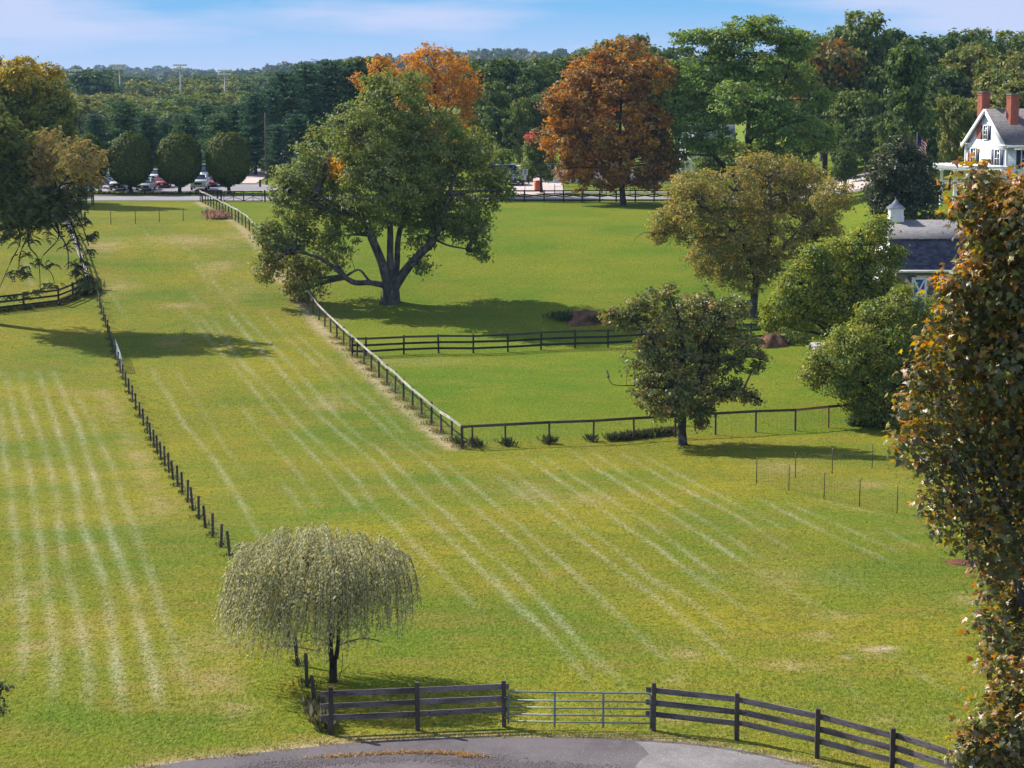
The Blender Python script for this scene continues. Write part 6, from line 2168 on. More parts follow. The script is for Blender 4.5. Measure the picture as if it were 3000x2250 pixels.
def barn():
    x0 = float(at_Y(2626, 792, 130)[0])
    Ln = 9.6
    Yf_, Yb_ = 130.0, 138.4
    ym = (Yf_ + Yb_) / 2
    zr = float(at_Y(2700, 649, ym)[2])
    zb = float(at_Y(2700, 701, 131.0)[2])
    ze = float(at_Y(2700, 791, Yf_ - .3)[2])
    z0 = ze - 3.0
    base = Vector((x0, Yf_, z0))
    t = empty('barn', base, 'gambrel roofed block barn with a blue and white crossed door', 'barn')
    X, Yv = Vector((1, 0, 0)), Vector((0, 1, 0))
    hw = ze - z0 - .18
    # front wall: mortar core with single blocks on it
    slab('wall', base + Yv * .16, X, UP, Ln, hw, .14, M_MORTAR, t)
    bme = unit_box('concrete_block', M_STONE, 0.03)
    bw, bh = .40, .20
    dx0, dx1 = float(at_Y(2671, 800, 130)[0]) - x0, float(at_Y(2716, 800, 130)[0]) - x0
    dz1 = float(at_Y(2690, 812, 130)[2]) - z0
    rows = int(hw / bh)
    cnt = 0
    for j in range(rows):
        xx = -(j % 2) * bw / 2
        while xx < Ln - .05:
            a, b_ = max(xx, 0), min(xx + bw, Ln)
            zc_ = (j + .5) * bh
            if b_ - a > .06 and not (b_ > dx0 - .02 and a < dx1 + .02 and zc_ < dz1 + .05):
                if cnt < 296:
                    o = link('concrete_block', bme, t)
                    o.location = ((a + b_) / 2, .01 + gP.normal(0, .003), zc_)
                    o.scale = (b_ - a - .014, .09, bh - .014)
                    cnt += 1
            xx += bw
    # other walls
    prof = [(0, 0), (Yb_ - Yf_, 0), (Yb_ - Yf_, hw), (Yb_ - Yf_ - 1.1, zb - z0 - .1), ((Yb_ - Yf_) / 2, zr - z0 - .12), (1.1, zb - z0 - .1), (0, hw)]
    prism('gable_wall', prof, base + Vector((.18, .03, 0)), Yv, UP, -.16, M_SIDING, t)
    prism('gable_wall', prof, base + Vector((Ln, .03, 0)), Yv, UP, -.16, M_SIDING, t)
    slab('wall', base + X * Ln + Yv * (Yb_ - Yf_ - .2), -X, UP, Ln, hw, .1, M_SIDING, t)
    # roofs
    e = .35
    pe, pb_, pr = Vector((x0 - e, Yf_ - .3, ze)), Vector((x0 - e, Yf_ + .95, zb)), Vector((x0 - e, ym, zr))
    d1 = pb_ - pe
    lowr = slab('lower_roof', pe, X, d1, Ln + 2 * e, d1.length, .08, M_MORTAR, t)
    lowr.data.materials[0] = M_SHINGLE
    d2 = pr - pb_
    dd = d2.normalized()
    slab('upper_roof', pb_ - dd * .22 + X.cross(dd) * .03, X, d2, Ln + 2 * e, d2.length + .22, .1, M_BARNROOF, t)
    qe, qb = Vector((x0 + Ln + e, Yb_ + .3, ze)), Vector((x0 + Ln + e, Yb_ - .95, zb))
    slab('lower_roof', qe, -X, qb - qe, Ln + 2 * e, (qb - qe).length, .08, M_SHINGLE, t)
    pr2 = Vector((x0 + Ln + e, ym, zr))
    slab('upper_roof', qb, -X, pr2 - qb, Ln + 2 * e, (pr2 - qb).length, .1, M_BARNROOF, t)
    slab('fascia', pe + Vector((0, -.03, -.16)), X, UP, Ln + 2 * e, .17, .05, M_WHITE, t)
    for a_, b_ in ((pe, pb_), (pb_, pr)):
        d_ = b_ - a_
        slab('barge_board', a_ - X * .04 - d_.normalized() * .05 - X.cross(d_.normalized()) * .16, d_, X.cross(d_), d_.length + .1, .28, .05, M_WHITE, t) if True else None
    # single shingles on the steep lower roof
    n_ = X.cross(d1).normalized()
    dn = d1.normalized()
    sme = unit_box('shingle', M_SHINGLE, 0.04)
    rowsh = int(d1.length / .165)
    wv = .36
    tiltq = (dn * math.cos(.07) - n_ * math.sin(.07)).normalized()
    zt_ = X.cross(tiltq).normalized()
    Mr = Matrix((X, tiltq, zt_)).transposed().to_4x4()
    sh = []
    for j in range(rowsh):
        xx = -(j % 2) * .18 - gP.uniform(0, .08)
        while xx < Ln + 2 * e:
            ww = wv * gP.uniform(.7, 1.2)
            a, b_ = max(xx, 0), min(xx + ww, Ln + 2 * e)
            if b_ - a > .08:
                sh.append((a, b_, j))
            xx += ww
    vis = [s for s in sh if 0.6 < s[1] and s[0] < 6.2]
    rest = [s for s in sh if s not in vis]
    if len(vis) > 298:
        vis, ex_ = vis[:298], vis[298:]
        rest += ex_

    def smat(a, b_, j):
        M = Mr.copy()
        M.translation = pe + X * ((a + b_) / 2) + dn * ((j + .5) * .165 + gP.normal(0, .004)) + n_ * (.098 + gP.uniform(0, .006))
        return M @ Matrix.Diagonal((b_ - a - .012, .2, .022, 1))
    for s in vis:
        o = link('shingle', sme, t)
        o.matrix_basis = local(t, smat(*s))
    vb = np.array([v.co[:] for v in sme.vertices])
    fb = [list(p.vertices) for p in sme.polygons]
    VV, FF = [], []
    for i, s in enumerate(rest):
        M = np.array(local(t, smat(*s)))
        VV.append(vb @ M[:3, :3].T + M[:3, 3])
        FF += [[k + i * len(vb) for k in f] for f in fb]
    if VV:
        me = bpy.data.meshes.new('shingles')
        me.from_pydata(np.concatenate(VV).tolist(), [], FF)
        me.materials.append(M_SHINGLE)
        o = link('shingles', me, t)
        o['kind'] = 'stuff'
    # crossed door
    dw = dx1 - dx0
    door = slab('door', base + X * (dx0 + .16) + Yv * -.02, X, UP, dw - .32, dz1 - .16, .04, M_BLUE, t)
    for (a, b_, ww, hh) in [(dx0, 0, .16, dz1), (dx1 - .16, 0, .16, dz1), (dx0 + .16, dz1 - .16, dw - .32, .16)]:
        slab('door_frame', base + X * a + UP * b_ + Yv * -.03, X, UP, ww, hh, .07, M_WHITE, t)
    zA, zB = dz1 - 1.55, dz1 - .16
    for s_, yo in ((1, 0), (-1, .012)):
        a = base + X * (dx0 + .16 if s_ > 0 else dx1 - .16) + UP * zA + Yv * (-.085 - yo)
        b_ = base + X * (dx1 - .16 if s_ > 0 else dx0 + .16) + UP * zB + Yv * (-.085 - yo)
        beam('cross_brace', a, b_, .02, .1, M_WHITE, t)
    # a second framed opening further right
    sx = dx1 + 1.35
    slab('door', base + X * (sx + .14) + Yv * -.045, X, UP, .9, dz1 - .16, .035, M_BLUE, t)
    for (a, b_, ww, hh) in [(sx, 0, .14, dz1), (sx + 1.04, 0, .14, dz1), (sx + .14, dz1 - .16, .9, .16)]:
        slab('door_frame', base + X * a + UP * b_ + Yv * -.045, X, UP, ww, hh, .07, M_WHITE, t)
    # cupolas
    for px in (2624, 2838):
        cx = float(at_Y(px, 640, ym)[0])
        ob = cupola(cx - base.x, ym - base.y, zr - base.z, t)


def cupola(cx, cy, cz, t):
    lbox('cupola_base', (cx, cy, cz + .06), (.94, .94, .52), M_WHITE, t, .0)
    lbox('cupola_band', (cx, cy, cz + .34), (1.0, 1.0, .05), M_WHITE, t, .0)
    lbox('cupola_body', (cx, cy, cz + .60), (.88, .88, .48), M_WHITE, t, .0)
    for dx, dy in ((0, -1), (-1, 0), (1, 0), (0, 1)):
        for j in range(5):
            sx_, sy_ = (.58, .03) if dx == 0 else (.03, .58)
            lbox('louvre', (cx + dx * .452, cy + dy * .452, cz + .43 + j * .08), (sx_, sy_, .05), M_WHITE, t, .0)
    lbox('cupola_cornice', (cx, cy, cz + .87), (1.04, 1.04, .07), M_WHITE, t, .0)
    rings = [(.57, .90), (.55, .93), (.36, 1.05), (.21, 1.22), (.10, 1.38), (.015, 1.52)]
    V = []
    for r_, z_ in rings:
        V += [(cx + sx_ * r_, cy + sy_ * r_, cz + z_) for sx_, sy_ in ((-1, -1), (1, -1), (1, 1), (-1, 1))]
    I = np.arange(len(V)).reshape(-1, 4)
    Q = np.stack([I[:-1], np.roll(I[:-1], -1, 1), np.roll(I[1:], -1, 1), I[1:]], 2).reshape(-1, 4)
    return link('cupola_roof', np_mesh('cupola_roof', V, [Q, I[:1, ::-1], I[-1:]], M_COPPER), t)


barn()


def shed(name, label, X0, Y0, w_, d_, h, rise, wallm, roofm, rz=0.0, windows=0):
    z0 = float(zg(X0 + w_ / 2, Y0)) - .15
    base = Vector((X0, Y0, z0))
    t = empty(name, base, label, 'shed' if name.endswith('shed') else 'house')
    X, Yv = Vector((1, 0, 0)), Vector((0, 1, 0))
    slab('wall', base + Yv * .12, X, UP, w_, h, .12, wallm, t)
    slab('wall', base + X * w_ + Yv * (d_ - .12), -X, UP, w_, h, .12, wallm, t)
    for xx in (.12, w_):
        prism('gable_wall', [(0, 0), (d_, 0), (d_, h), (d_ / 2, h + rise), (0, h)], base + X * xx, Yv, UP, -.12, wallm, t)
    e = .3
    L = math.hypot(d_ / 2, rise)
    for sgn, yy, xx, xd in ((1, 0, -e, X), (-1, d_, w_ + e, -X)):
        dd = (Yv * sgn * d_ / 2 + UP * rise) / L
        slab('roof', base + X * xx + Yv * yy + UP * (h + .02) - dd * e, xd, dd, w_ + 2 * e, L + e, .08, roofm, t)
    for k in range(windows):
        window(t, base + X * (w_ * (k + .5) / windows - .4) + UP * (h - 1.7) , X, .8, 1.2)
    return t


p0 = at_Y(2398, 905, 133)
shed('small_shed', 'small dark shed with a pale metal roof behind the bushy tree', float(p0[0]), 133.0, 2.2, 2.4, 1.5, .5, WOOD_DARK, M_METALROOF)
# white buildings seen through the crowns
p0 = at_Y(826, 540, 272)
shed('white_building', 'low white building with a pale roof glimpsed behind the broad olive maple', float(p0[0]), 272.0, 6.5, 6, 2.6, 1.5, M_SIDING, M_METALROOF, windows=3)
p0 = at_Y(2000, 500, 276)
shed('white_cottage', 'white cottage glimpsed through the locust tree beyond the white fence', float(p0[0]), 276.0, 7.0, 6, 4.6, 2.6, M_SIDING, M_METALROOF, windows=3)

# ------------------------------------------------------------------ vehicles
M_CW, M_CS, M_CR, M_CB, M_CT, M_CD = (m_car(n_, c) for n_, c in (('white_car_paint', (.75, .75, .76)), ('silver_car_paint', (.36, .37, .39)), ('red_car_paint', (.42, .025, .03)), ('blue_car_paint', (.03, .09, .25)),
                                                                  ('teal_car_paint', (.09, .2, .28)), ('dark_car_paint', (.025, .027, .03))))
M_HEAD = m_plain('headlight_glass', (.75, .77, .8), .15, .8, 0, .05)
M_TAIL = m_plain('tail_lamp', (.4, .02, .02), .3, .6)


def car(kind, X, Y, heading, paint_, label, group=None):
    """heading: direction the nose points (radians, 0 = +X)"""
    D = {'sedan': (4.6, 1.82, 1.45, .62), 'suv': (4.7, 1.9, 1.74, .78), 'pickup': (5.7, 2.0, 1.9, .92), 'van': (5.2, 2.0, 2.2, .95)}[kind]
    L, Wd, H, belt = D
    z0 = float(zg(X, Y)) + .055
    t = empty(kind if kind != 'pickup' else 'pickup_truck', (X, Y, z0), label, {'sedan': 'car', 'suv': 'car', 'pickup': 'truck', 'van': 'van'}[kind], group, heading)
    h = L / 2
    hood = belt + .28
    prof = {'sedan': [(-h, .45, belt + .32), (-h + .15, .3, belt + .36), (-h + .8, .22, belt + .38), (-.9, .22, belt + .32), (.9, .22, belt + .3), (h - .5, .22, hood - .08), (h - .12, .28, hood - .2), (h, .4, hood - .35)],
            'suv': [(-h, .5, belt + .4), (-h + .1, .32, belt + .42), (-1, .28, belt + .38), (.8, .28, belt + .36), (h - .4, .28, hood), (h - .1, .32, hood - .1), (h, .45, hood - .3)],
            'pickup': [(-h, .55, belt + .42), (-h + .1, .45, belt + .44), (-.6, .38, belt + .42), (.9, .38, belt + .38), (h - .35, .38, hood + .08), (h - .08, .42, hood), (h, .5, hood - .2)],
            'van': [(-h, .5, belt + .5), (-h + .1, .32, belt + .5), (0, .3, belt + .48), (1.4, .3, belt + .4), (h - .3, .3, hood - .05), (h, .45, hood - .3)]}[kind]
    V = []
    for x, zl, zh in prof:
        k = .94 if abs(x) > h - .13 else 1.0
        for y, z in ((-.93, zl), (-1, zl + .12), (-1, zh - .14), (-.9, zh), (.9, zh), (1, zh - .14), (1, zl + .12), (.93, zl)):
            V.append((x, y * Wd / 2 * k, z))
    n = len(prof)
    I = np.arange(n * 8).reshape(n, 8)
    Q = np.stack([I[:-1], np.roll(I[:-1], -1, 1), np.roll(I[1:], -1, 1), I[1:]], 2).reshape(-1, 4)
    link('body', np_mesh('body', V, [Q, I[:1, ::-1], I[-1:]], paint_, smooth=False), t)
    cab = {'sedan': (-1.75, -.95, .45, 1.25), 'suv': (-2.2, -1.9, .5, 1.2), 'pickup': (-.95, -.8, .75, 1.35), 'van': (-2.5, -2.35, 1.1, 1.85)}[kind]
    zb = belt + .3
    x0, x1, x2, x3 = cab
    wb, wt = Wd / 2 * .92, Wd / 2 * .76
    V = [(x0, -wb, zb), (x3, -wb, zb), (x3, wb, zb), (x0, wb, zb), (x1, -wt, H - .05), (x2, -wt, H - .05), (x2, wt, H - .05), (x1, wt, H - .05)]
    Q = np.array([(0, 1, 5, 4), (1, 2, 6, 5), (2, 3, 7, 6), (3, 0, 4, 7), (4, 5, 6, 7)])
    link('glasshouse', np_mesh('glasshouse', V, [Q], M_SHADE_GLASS), t)
    lbox('roof', ((x1 + x2) / 2, 0, H - .03), (x2 - x1 + .08, wt * 2 + .06, .07), paint_, t, .1)
    vv = np.array(V)
    for a, b_ in ((0, 4), (1, 5), (2, 6), (3, 7)):
        tube_obj('pillar', np.array([vv[a], vv[b_]]), .05, paint_, t, 5)
    for s_ in (-1, 1):
        xm = (x0 + x3) / 2 - .05
        tube_obj('pillar', np.array([(xm, s_ * wb, zb), ((x1 + x2) / 2, s_ * wt, H - .05)]), .045, paint_, t, 5)
        lbox('mirror', (x3 - .25, s_ * (Wd / 2 + .1), zb + .08), (.12, .2, .16), paint_, t, .1)
        lbox('headlight', (h - .07, s_ * Wd * .36, hood - .24), (.1, Wd * .17, .16), M_HEAD, t, .1)
        lbox('tail_light', (-h + .02, s_ * Wd * .41, belt + .2), (.06, .16, .3), M_TAIL, t, .1)
    lbox('grille', (h - .02, 0, hood - .34), (.06, Wd * .46, .26), M_BLACK, t, .05)
    lbox('bumper', (h + .01, 0, .48), (.16, Wd * .95, .2), M_BLACK if kind != 'pickup' else M_CHROME, t, .1)
    lbox('number_plate', (h + .1, 0, .5), (.015, .32, .14), M_WHITE, t, 0)
    if kind == 'pickup':
        lbox('load_bed', ((-h - .95) / 2, 0, belt + .40), (h - .95 - .2, Wd * .8, .06), M_BLACK, t, 0)
    wr = .34 if kind == 'sedan' else .39
    for xx in (-h * .58, h * .60):
        for s_ in (-1, 1):
            yy = s_ * (Wd / 2 - .1)
            whl = tube_obj('wheel', np.array([(xx, yy - .12, wr), (xx, yy - .1, wr), (xx, yy + .1, wr), (xx, yy + .12, wr)]), np.array([wr * .9, wr, wr, wr * .9]), M_RUBBER, t, 18)
            tube_obj('rim', np.array([(xx, yy + s_ * .121, wr), (xx, yy + s_ * .13, wr)]), wr * .62, M_CHROME, whl, 14)
    return t


SOUTH = -math.pi / 2
cx = lambda px, Y: float(at_Y(px, 560, Y)[0])
car('suv', cx(352, 252.5), 252.5, SOUTH + .02, M_CS, 'grey suv parked nose to the road behind the trunk of an egg shaped tree')
car('sedan', cx(428, 252.3), 252.3, SOUTH - .03, M_CS, 'silver car parked between two egg shaped trees, left of the red car')
car('sedan', cx(478, 257.5), 257.5, SOUTH + .1, M_CR, 'red car parked behind the silver car')
car('pickup', cx(587, 253.0), 253.0, SOUTH + .06, M_CW, 'white pickup truck with dark grille parked nose to the road')
car('van', cx(603, 268.5), 268.5, SOUTH + .3, M_CT, 'pale blue van standing behind the white pickup truck')
car('sedan', cx(622, 259.5), 259.5, SOUTH - .1, M_CR, 'second red car, just its nose showing right of the white pickup')
car('pickup', cx(292, 256.5), 256.5, .05, M_CB, 'dark blue truck seen from the side between the first two egg shaped trees')
car('van', cx(302, 272), 272, SOUTH, M_CW, 'white van at the back of the parking lot behind the dark truck')
car('sedan', cx(452, 270), 270, SOUTH, M_CW, 'white car at the back of the parking lot above the red car')
car('suv', cx(1506, 262), 262, SOUTH + .2, M_CD, 'dark suv beside the side street left of the road sign')
car('van', cx(1484, 268), 268, .1, M_CB, 'blue van half hidden behind the right side of the olive maple')
# ------------------------------------------------------------------ poles, wires, signs
def utility_pole(px, ytop, ybase, Y, label, arm=True):
    x = float(at_Y(px, ybase, Y)[0])
    z0 = float(zg(x, Y))
    zt = float(at_Y(px, ytop, Y)[2])
    t = empty('utility_pole', (x, Y, z0), label, 'utility pole')
    tube_obj('pole', np.array([(0, 0, -.3), (0, 0, (zt - z0) / 2), (0, 0, zt - z0)]), np.array([.17, .15, .12]), M_POLEWOOD, t, 10)
    if arm:
        lbox('crossarm', (0, -.15, zt - z0 - .9), (2.2, .1, .12), M_POLEWOOD, t)
        for xx in (-1, -.4, .4, 1):
            tube_obj('insulator', np.array([(xx, -.15, zt - z0 - .84), (xx, -.15, zt - z0 - .66)]), .05, M_POLE, t, 6)
    return x, z0, zt


xp, zp0, zp1 = utility_pole(781, 330, 527, 262, 'bare wooden utility pole standing right of the egg shaped trees', False)
utility_pole(2474, 440, 552, 236, 'weathered utility pole with a short crossarm by the pink gravel lot', True)


def cable(pts, r, label, group='overhead cables above the parking lot'):
    P = np.array([at_Y(x, y, Y) for x, y, Y in pts])
    o = tube_obj('overhead_cable', densify(P, 4.0), r, M_WIRE, None, 4)
    tag(o, label, 'cable', group)


cable([(781, 425, 262), (588, 437, 256), (420, 447, 250), (255, 453, 245), (-60, 452, 234)], .03, 'thin overhead cable running left from the bare utility pole')
cable([(781, 436, 262), (588, 450, 256), (420, 462, 250), (255, 467, 245), (-60, 463, 234)], .025, 'thin overhead cable running left from the bare utility pole')
cable([(781, 336, 262), (600, 345, 256), (388, 348, 249), (200, 345, 243), (-60, 335, 234)], .022, 'single high overhead cable from the top of the bare utility pole')


def light_mast(px, ytop, Y, label, group, cols=6, rows_=2):
    x = float(at_Y(px, ytop, Y)[0])
    z0 = float(zg(x, Y))
    zt = float(at_Y(px, ytop, Y)[2])
    t = empty('light_mast', (x, Y, z0), label, 'light mast', group)
    tube_obj('pole', np.array([(0, 0, -.3), (0, 0, zt - z0)]), np.array([.36, .2]), M_POLE, t, 8)
    for r_ in range(rows_):
        zz = zt - z0 - .3 - r_ * 1.15
        lbox('crossarm', (0, -.25, zz), (cols * .72, .14, .14), M_POLE, t, 0)
        for c_ in range(cols):
            xx = (c_ - (cols - 1) / 2) * .72
            tube_obj('lamp', np.array([(xx, -.2, zz + .05), (xx, -.45, zz + .02), (xx, -.75, zz - .12), (xx, -.78, zz - .13)]), np.array([.12, .26, .37, .33]), M_LAMP, t, 12)


for px, yt, lab in ((222, 203, 'tall sports light mast nearest the left edge of the valley'), (350, 187, 'second sports light mast from the left, above the pines'), (528, 187, 'third sports light mast from the left, beyond the egg shaped trees'),
                    (658, 203, 'rightmost of the four tall light masts in the valley')):
    light_mast(px, yt, 640, lab, 'light masts in the valley')
light_mast(1671, 186, 345, 'light mast with two rows of round white lamps beside the rust orange maple', None, 6, 2)

# road sign
p = at(1538, 577)
p = np.array([at_Y(1538, 577, 243)[0], 243, float(zg(0, 243))])
t = empty('road_sign', p, 'white road sign on a thin post beside the side street', 'sign')
tube_obj('post', np.array([(0, 0, -.2), (0, 0, 3.1)]), .04, M_TPOST, t, 6)
lbox('sign_plate', (0, -.06, 2.75), (.62, .03, .72), M_WHITE, t, 0)
lbox('lower_plate', (0, -.06, 2.1), (.32, .03, .5), M_WHITE, t, 0)
for dz, wd in ((.22, .3), (.05, .42), (-.14, .36)):
    lbox('sign_text', (0.02, -.08, 2.75 + dz), (wd, .006, .09), M_SHUT, t, 0)
# orange bin
p = np.array([at_Y(1575, 560, 251)[0], 251, float(zg(0, 251)) + .06])
t = empty('orange_bin', p, 'orange barrel bin standing by the side street under the young maple', 'bin')
tube_obj('barrel', np.array([(0, 0, 0), (0, 0, .1), (0, 0, .5), (0, 0, .9), (0, 0, 1.15)]), np.array([.36, .40, .41, .42, .42]), M_ORANGE, t, 14)
for z in (.3, .62, .92):
    tube_obj('band', np.array([(0, 0, z), (0, 0, z + .05)]), .435, M_ORANGE, t, 14)
tube_obj('lid', np.array([(0, 0, 1.15), (0, 0, 1.24)]), np.array([.45, .40]), M_ORANGE, t, 14)
# small roofed farm stand at the top of the field
p = at(253, 602)
t = empty('farm_stand', p, 'small wooden roadside stand with a blue grey roof', 'stand')
for xx in (-.72, .72):
    for yy in (-.45, .45):
        lbox('post', (xx, yy, .9), (.13, .13, 1.8 if yy < 0 else 2.0), WOOD_POST, t)
slab('roof', Vector(p) + Vector((-1.0, -.75, 1.76)), (1, 0, 0), (0, 1, .16), 2.0, 1.6, .06, M_BLUEROOF, t)
lbox('shelf', (0, -.1, .78), (1.5, .7, .06), M_METALROOF, t)
lbox('board', (0, .46, 1.1), (1.5, .04, .5), WOOD_DARK, t)
# mailbox-like hydrant by the grass bank
p = np.array([at_Y(762, 545, 258)[0], 258, float(zg(-30, 258))])
t = empty('bollard', p, 'short dark bollard on the grass bank right of the parking lot', 'bollard')
tube_obj('shaft', np.array([(0, 0, 0), (0, 0, .85), (0, 0, .95), (0, 0, 1.0)]), np.array([.13, .13, .11, .04]), M_BLACK, t, 10)
tube_obj('collar', np.array([(0, 0, .7), (0, 0, .78)]), .16, M_BLACK, t, 10)

# flagpole and flag
xq = at_Y(2683, 520, 190)[0]
zf0, zf1 = float(zg(xq, 190)), float(at_Y(2683, 392, 190)[2])
t = empty('flagpole', (xq, 190, zf0), 'slim flagpole behind the magnolia', 'flagpole')
tube_obj('pole', np.array([(0, 0, -.2), (0, 0, zf1 - zf0)]), np.array([.07, .045]), M_POLE, t, 8)
tube_obj('finial', np.array([(0, 0, zf1 - zf0), (0, 0, zf1 - zf0 + .08), (0, 0, zf1 - zf0 + .16)]), np.array([.03, .08, .02]), M_POLE, t, 8)


def flag():
    t = NT('flag_cloth')
    o = t.obj()
    sp = t.N('ShaderNodeSeparateXYZ', {'Vector': t.attr('uvpos', True)})
    u, v = sp.outputs['X'], sp.outputs['Y']
    st = t.math('GREATER_THAN', t.math('FRACT', t.math('MULTIPLY', v, 6.5)), 0.5)
    c = t.mix(st, (0.42, 0.03, 0.04), (0.7, 0.68, 0.66))
    can = t.math('MULTIPLY', t.math('LESS_THAN', u, 0.42), t.math('GREATER_THAN', v, 0.46))
    c = t.mix(can, c, (0.02, 0.025, 0.08))
    m = t.finish(c, .9, spec=.1)
    nu, nv = 24, 18
    V, uv = [], []
    for j in range(nv + 1):
        for i in range(nu + 1):
            a, b = i / nu, j / nv
            fold = .16 * math.sin(a * 13 + b * 1.5) * (0.3 + .7 * a)
            V.append((a * .62 + .05 * math.sin(b * 7) * a, fold, (b - 1) * 1.15 - .55 * a ** 1.2))
            uv.append((a, b, 0))
    I = np.arange((nu + 1) * (nv + 1)).reshape(nv + 1, nu + 1)
    Q = np.stack([I[:-1, :-1], I[:-1, 1:], I[1:, 1:], I[1:, :-1]], 2).reshape(-1, 4)
    V = np.array(V)
    V2 = V + (0, .004, 0)
    me = np_mesh('flag', np.concatenate([V, V2]), [Q, Q[:, ::-1] + len(V)], m, smooth=True)
    a = me.attributes.new('uvpos', 'FLOAT_COLOR', 'POINT')
    c4 = np.ones((len(V) * 2, 4), np.float32)
    c4[:, :3] = uv + uv
    a.data.foreach_set('color', c4.ravel())
    ob = link('flag', me)
    ob.location = (xq + .06, 190, zf1 - .1)
    ob.scale = (1.5, 1.5, 1.5)
    tag(ob, 'limp striped flag with a dark blue canton hanging on the flagpole', 'flag')


flag()

# ------------------------------------------------------------------ heaps, weeds, small stuff
def heap(name, label, px, py, rx, ry, h, mat, seed, cat='heap'):
    g = np.random.default_rng(seed)
    b = at(px, py)
    nr_, na = 9, 30
    V = []
    for i in range(nr_ + 1):
        for j in range(na):
            a = 2 * math.pi * j / na
            f = i / nr_
            k = 1 + .15 * math.sin(3 * a + seed) + .1 * math.sin(5 * a)
            x, y = b[0] + f * rx * k * math.cos(a), b[1] + f * ry * k * math.sin(a)
            V.append((x - b[0], y - b[1], float(zg(x, y)) - b[2] + h * (1 - f ** 1.6) * (1 + .25 * math.sin(4 * a + 5 * f) * f) + g.normal(0, .035) - (.08 if i == nr_ else 0)))
    I = np.arange(len(V)).reshape(nr_ + 1, na)
    Q = np.stack([I[:-1], np.roll(I[:-1], -1, 1), np.roll(I[1:], -1, 1), I[1:]], 2).reshape(-1, 4)[:, ::-1]
    o = link(name, np_mesh(name, V, [Q], mat, smooth=True))
    o.location = tuple(b)
    return tag(o, label, cat)


heap('dirt_heap', 'reddish brown heap of earth and straw in the shade of the middle paddock', 1715, 938, 2.0, 2.2, .75, M_DIRT, 1)
heap('dirt_heap', 'bare earth mound beside the green bush in front of the shed', 2262, 1008, 1.2, 1.8, .9, M_DIRT, 2)


def weeds(name, label, spots, n, size, cols, spread, kind='stuff', cat='weeds', up=.9):
    V, Q, T, m = leafy(n, lambda: (lambda p: (p[0] + gseed.normal(0, spread), p[1] + gseed.normal(0, spread), p[2] + abs(gseed.normal(0, .04))))(spots[gseed.integers(0, len(spots))]), size, cols, up, elong=4)
    o = link(name, np_mesh(name, V, [Q], m, tint=T))
    tag(o, label, cat, None, kind)
    return o


GR = [G_DARK, (0.06, 0.075, 0.02), (0.09, 0.085, 0.03)]
sp = [at(x, y) for x, y in [(1384, 1308), (1390, 1305), (1400, 1310), (1345, 1305), (1335, 1298), (1481, 1305), (1490, 1306), (1609, 1299), (1615, 1300), (1600, 1300), (1735, 1293)] + [(1790 + 8 * k, 1292 - k * .9) for k in range(24)]]
weeds('fence_weeds', 'dark weeds grown through the wire along the paddock fence', sp, 1600, .42, GR, .16)
sp = [pl[i] * (1 - f) + pl[i + 1] * f for i in range(len(pl) - 1) for f in np.linspace(0, 1, 10)]
weeds('fence_weeds', 'dark leafy weeds along the foot of the left board fence', sp, 2600, .34, GR, .22, up=.6)
sp = [at(x, y) for x, y in [(256, 860), (262, 858), (268, 850), (250, 865), (262, 840)]]
weeds('corner_bush', 'shaggy dark bush grown round the corner post of the left board fence', sp, 700, .8, GR, .3, kind=None, cat='bush')
sp = [at(x, y) for x, y in [(625, 640), (635, 642), (645, 641), (655, 640), (620, 630), (640, 632)]]
weeds('dry_weeds', 'pinkish dry weeds where the steel post fence meets the long fence', sp, 1200, .55, [(0.32, 0.19, 0.13), (0.28, 0.17, 0.10), (0.36, 0.24, 0.15)], .4, cat='weeds')
sp = [tops[i] + (0, 0, 0) for i in range(len(tops))]
weeds('fence_weeds', 'tufts of grass left standing at the row of wooden posts', sp, 2200, .2, [(0.10, 0.11, 0.02), (0.13, 0.12, 0.03), G_DARK], .14)
sp = [at(x, y) for x, y in [(925, 2090), (935, 2105), (945, 2125), (955, 2140), (940, 2110), (930, 2080)]]
weeds('corner_weeds', 'wiry dry weeds at the corner where the post row meets the board fence', sp, 420, .4, [(0.2, 0.19, 0.13), (0.12, 0.11, 0.05), (0.09, 0.10, 0.02)], .12)
sp = [p - nrm * .1 for p in pb[:16]]
weeds('fence_weeds', 'straw coloured tufts along the foot of the long fence', sp, 1500, .22, [(0.25, 0.19, 0.09), (0.19, 0.16, 0.06), (0.10, 0.10, 0.03)], .3)
sp = [at(x, y) for x, y in [(1645, 935), (1655, 940), (1650, 930), (1740, 945), (1755, 942)]]
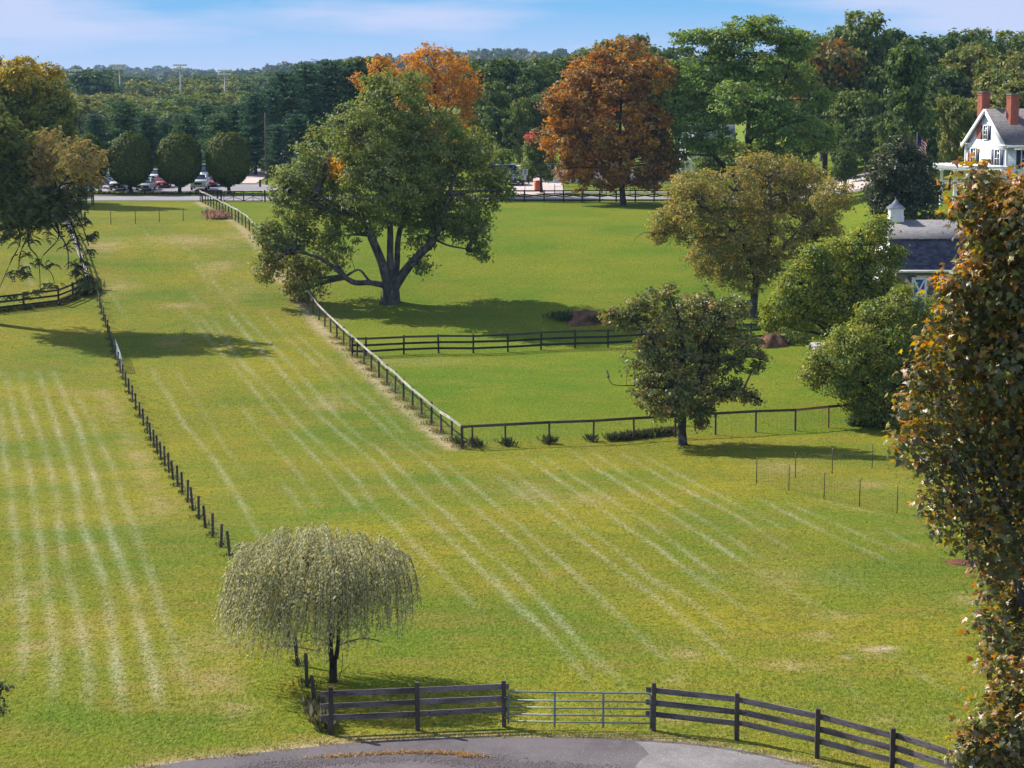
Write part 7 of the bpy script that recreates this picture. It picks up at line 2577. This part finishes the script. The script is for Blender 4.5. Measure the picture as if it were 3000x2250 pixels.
weeds('heap_weeds', 'dark weeds beside the reddish earth heap', sp, 700, .5, [G_DARK, (0.05, 0.08, 0.02)], .45)
for i, (px, py, r_, lab) in enumerate([(2320, 1005, 50, 'rounded green bush beside the bare earth mound'), (2505, 1245, 24, 'low dark bush against the end of the paddock fence')]):
    b = at(px, py)
    g0 = np.random.default_rng(800 + i)
    rr = r_ / scale_at(b[1], b[2])
    lob = [(b + np.array([gP.normal(0, .3) * rr, 0, rr * .5]), np.array([rr, rr * .8, rr * .75])), (b + np.array([.4 * rr, .2, rr * .4]), np.array([rr * .7] * 3))]
    V, Q, T, C, li = crown(lob, 2600, 20, .25, .17, .1, [((0.10, 0.12, 0.03), 2), (G_MID, 2), (G_OLIVE, 1)] if i == 0 else [(G_DARK, 2), (G_MID, 1)], g0, .5)
    t = empty('green_bush', b, lab, 'bush')
    c = link('foliage', np_mesh('foliage', V - b, [Q], LEAF, tint=T), t)
    c['kind'] = 'stuff'
# shrub planted low in the strip between road and parking lot
sp = [ground(x, 244.5 + gP.normal(0, .6)) for x in np.linspace(-66, -34, 60)]
weeds('planting_strip', 'low dark plants in the strip between road and parking lot', sp, 3000, .4, GR, .4, cat='plants', up=.5)

# ------------------------------------------------------------------ air
zlo = float(V_ground_min) if 'V_ground_min' in globals() else -12.0
bm = bmesh.new()
bmesh.ops.create_cube(bm, size=1.0)
hm = bpy.data.meshes.new('haze')
bm.to_mesh(hm)
bm.free()
t = NT('haze_air')
pv = t.N('ShaderNodeVolumePrincipled', {'Color': (0.42, 0.66, 1.0, 1), 'Density': 0.00008, 'Anisotropy': 0.0})
t.l.new(pv.outputs[0], t.out.inputs['Volume'])
hm.materials.append(t.m)
ho = link('haze', hm)
ho.scale = (3040, 3800, 110)
ho.location = (0, 1820, 32)
ho['kind'] = 'stuff'
ho['label'] = 'thin blue haze in the air'
print('TRIS', sum(len(m.loops) - 2 * len(m.polygons) for m in bpy.data.meshes), 'objs', len(bpy.data.objects), 'ground z', V[:0].shape)
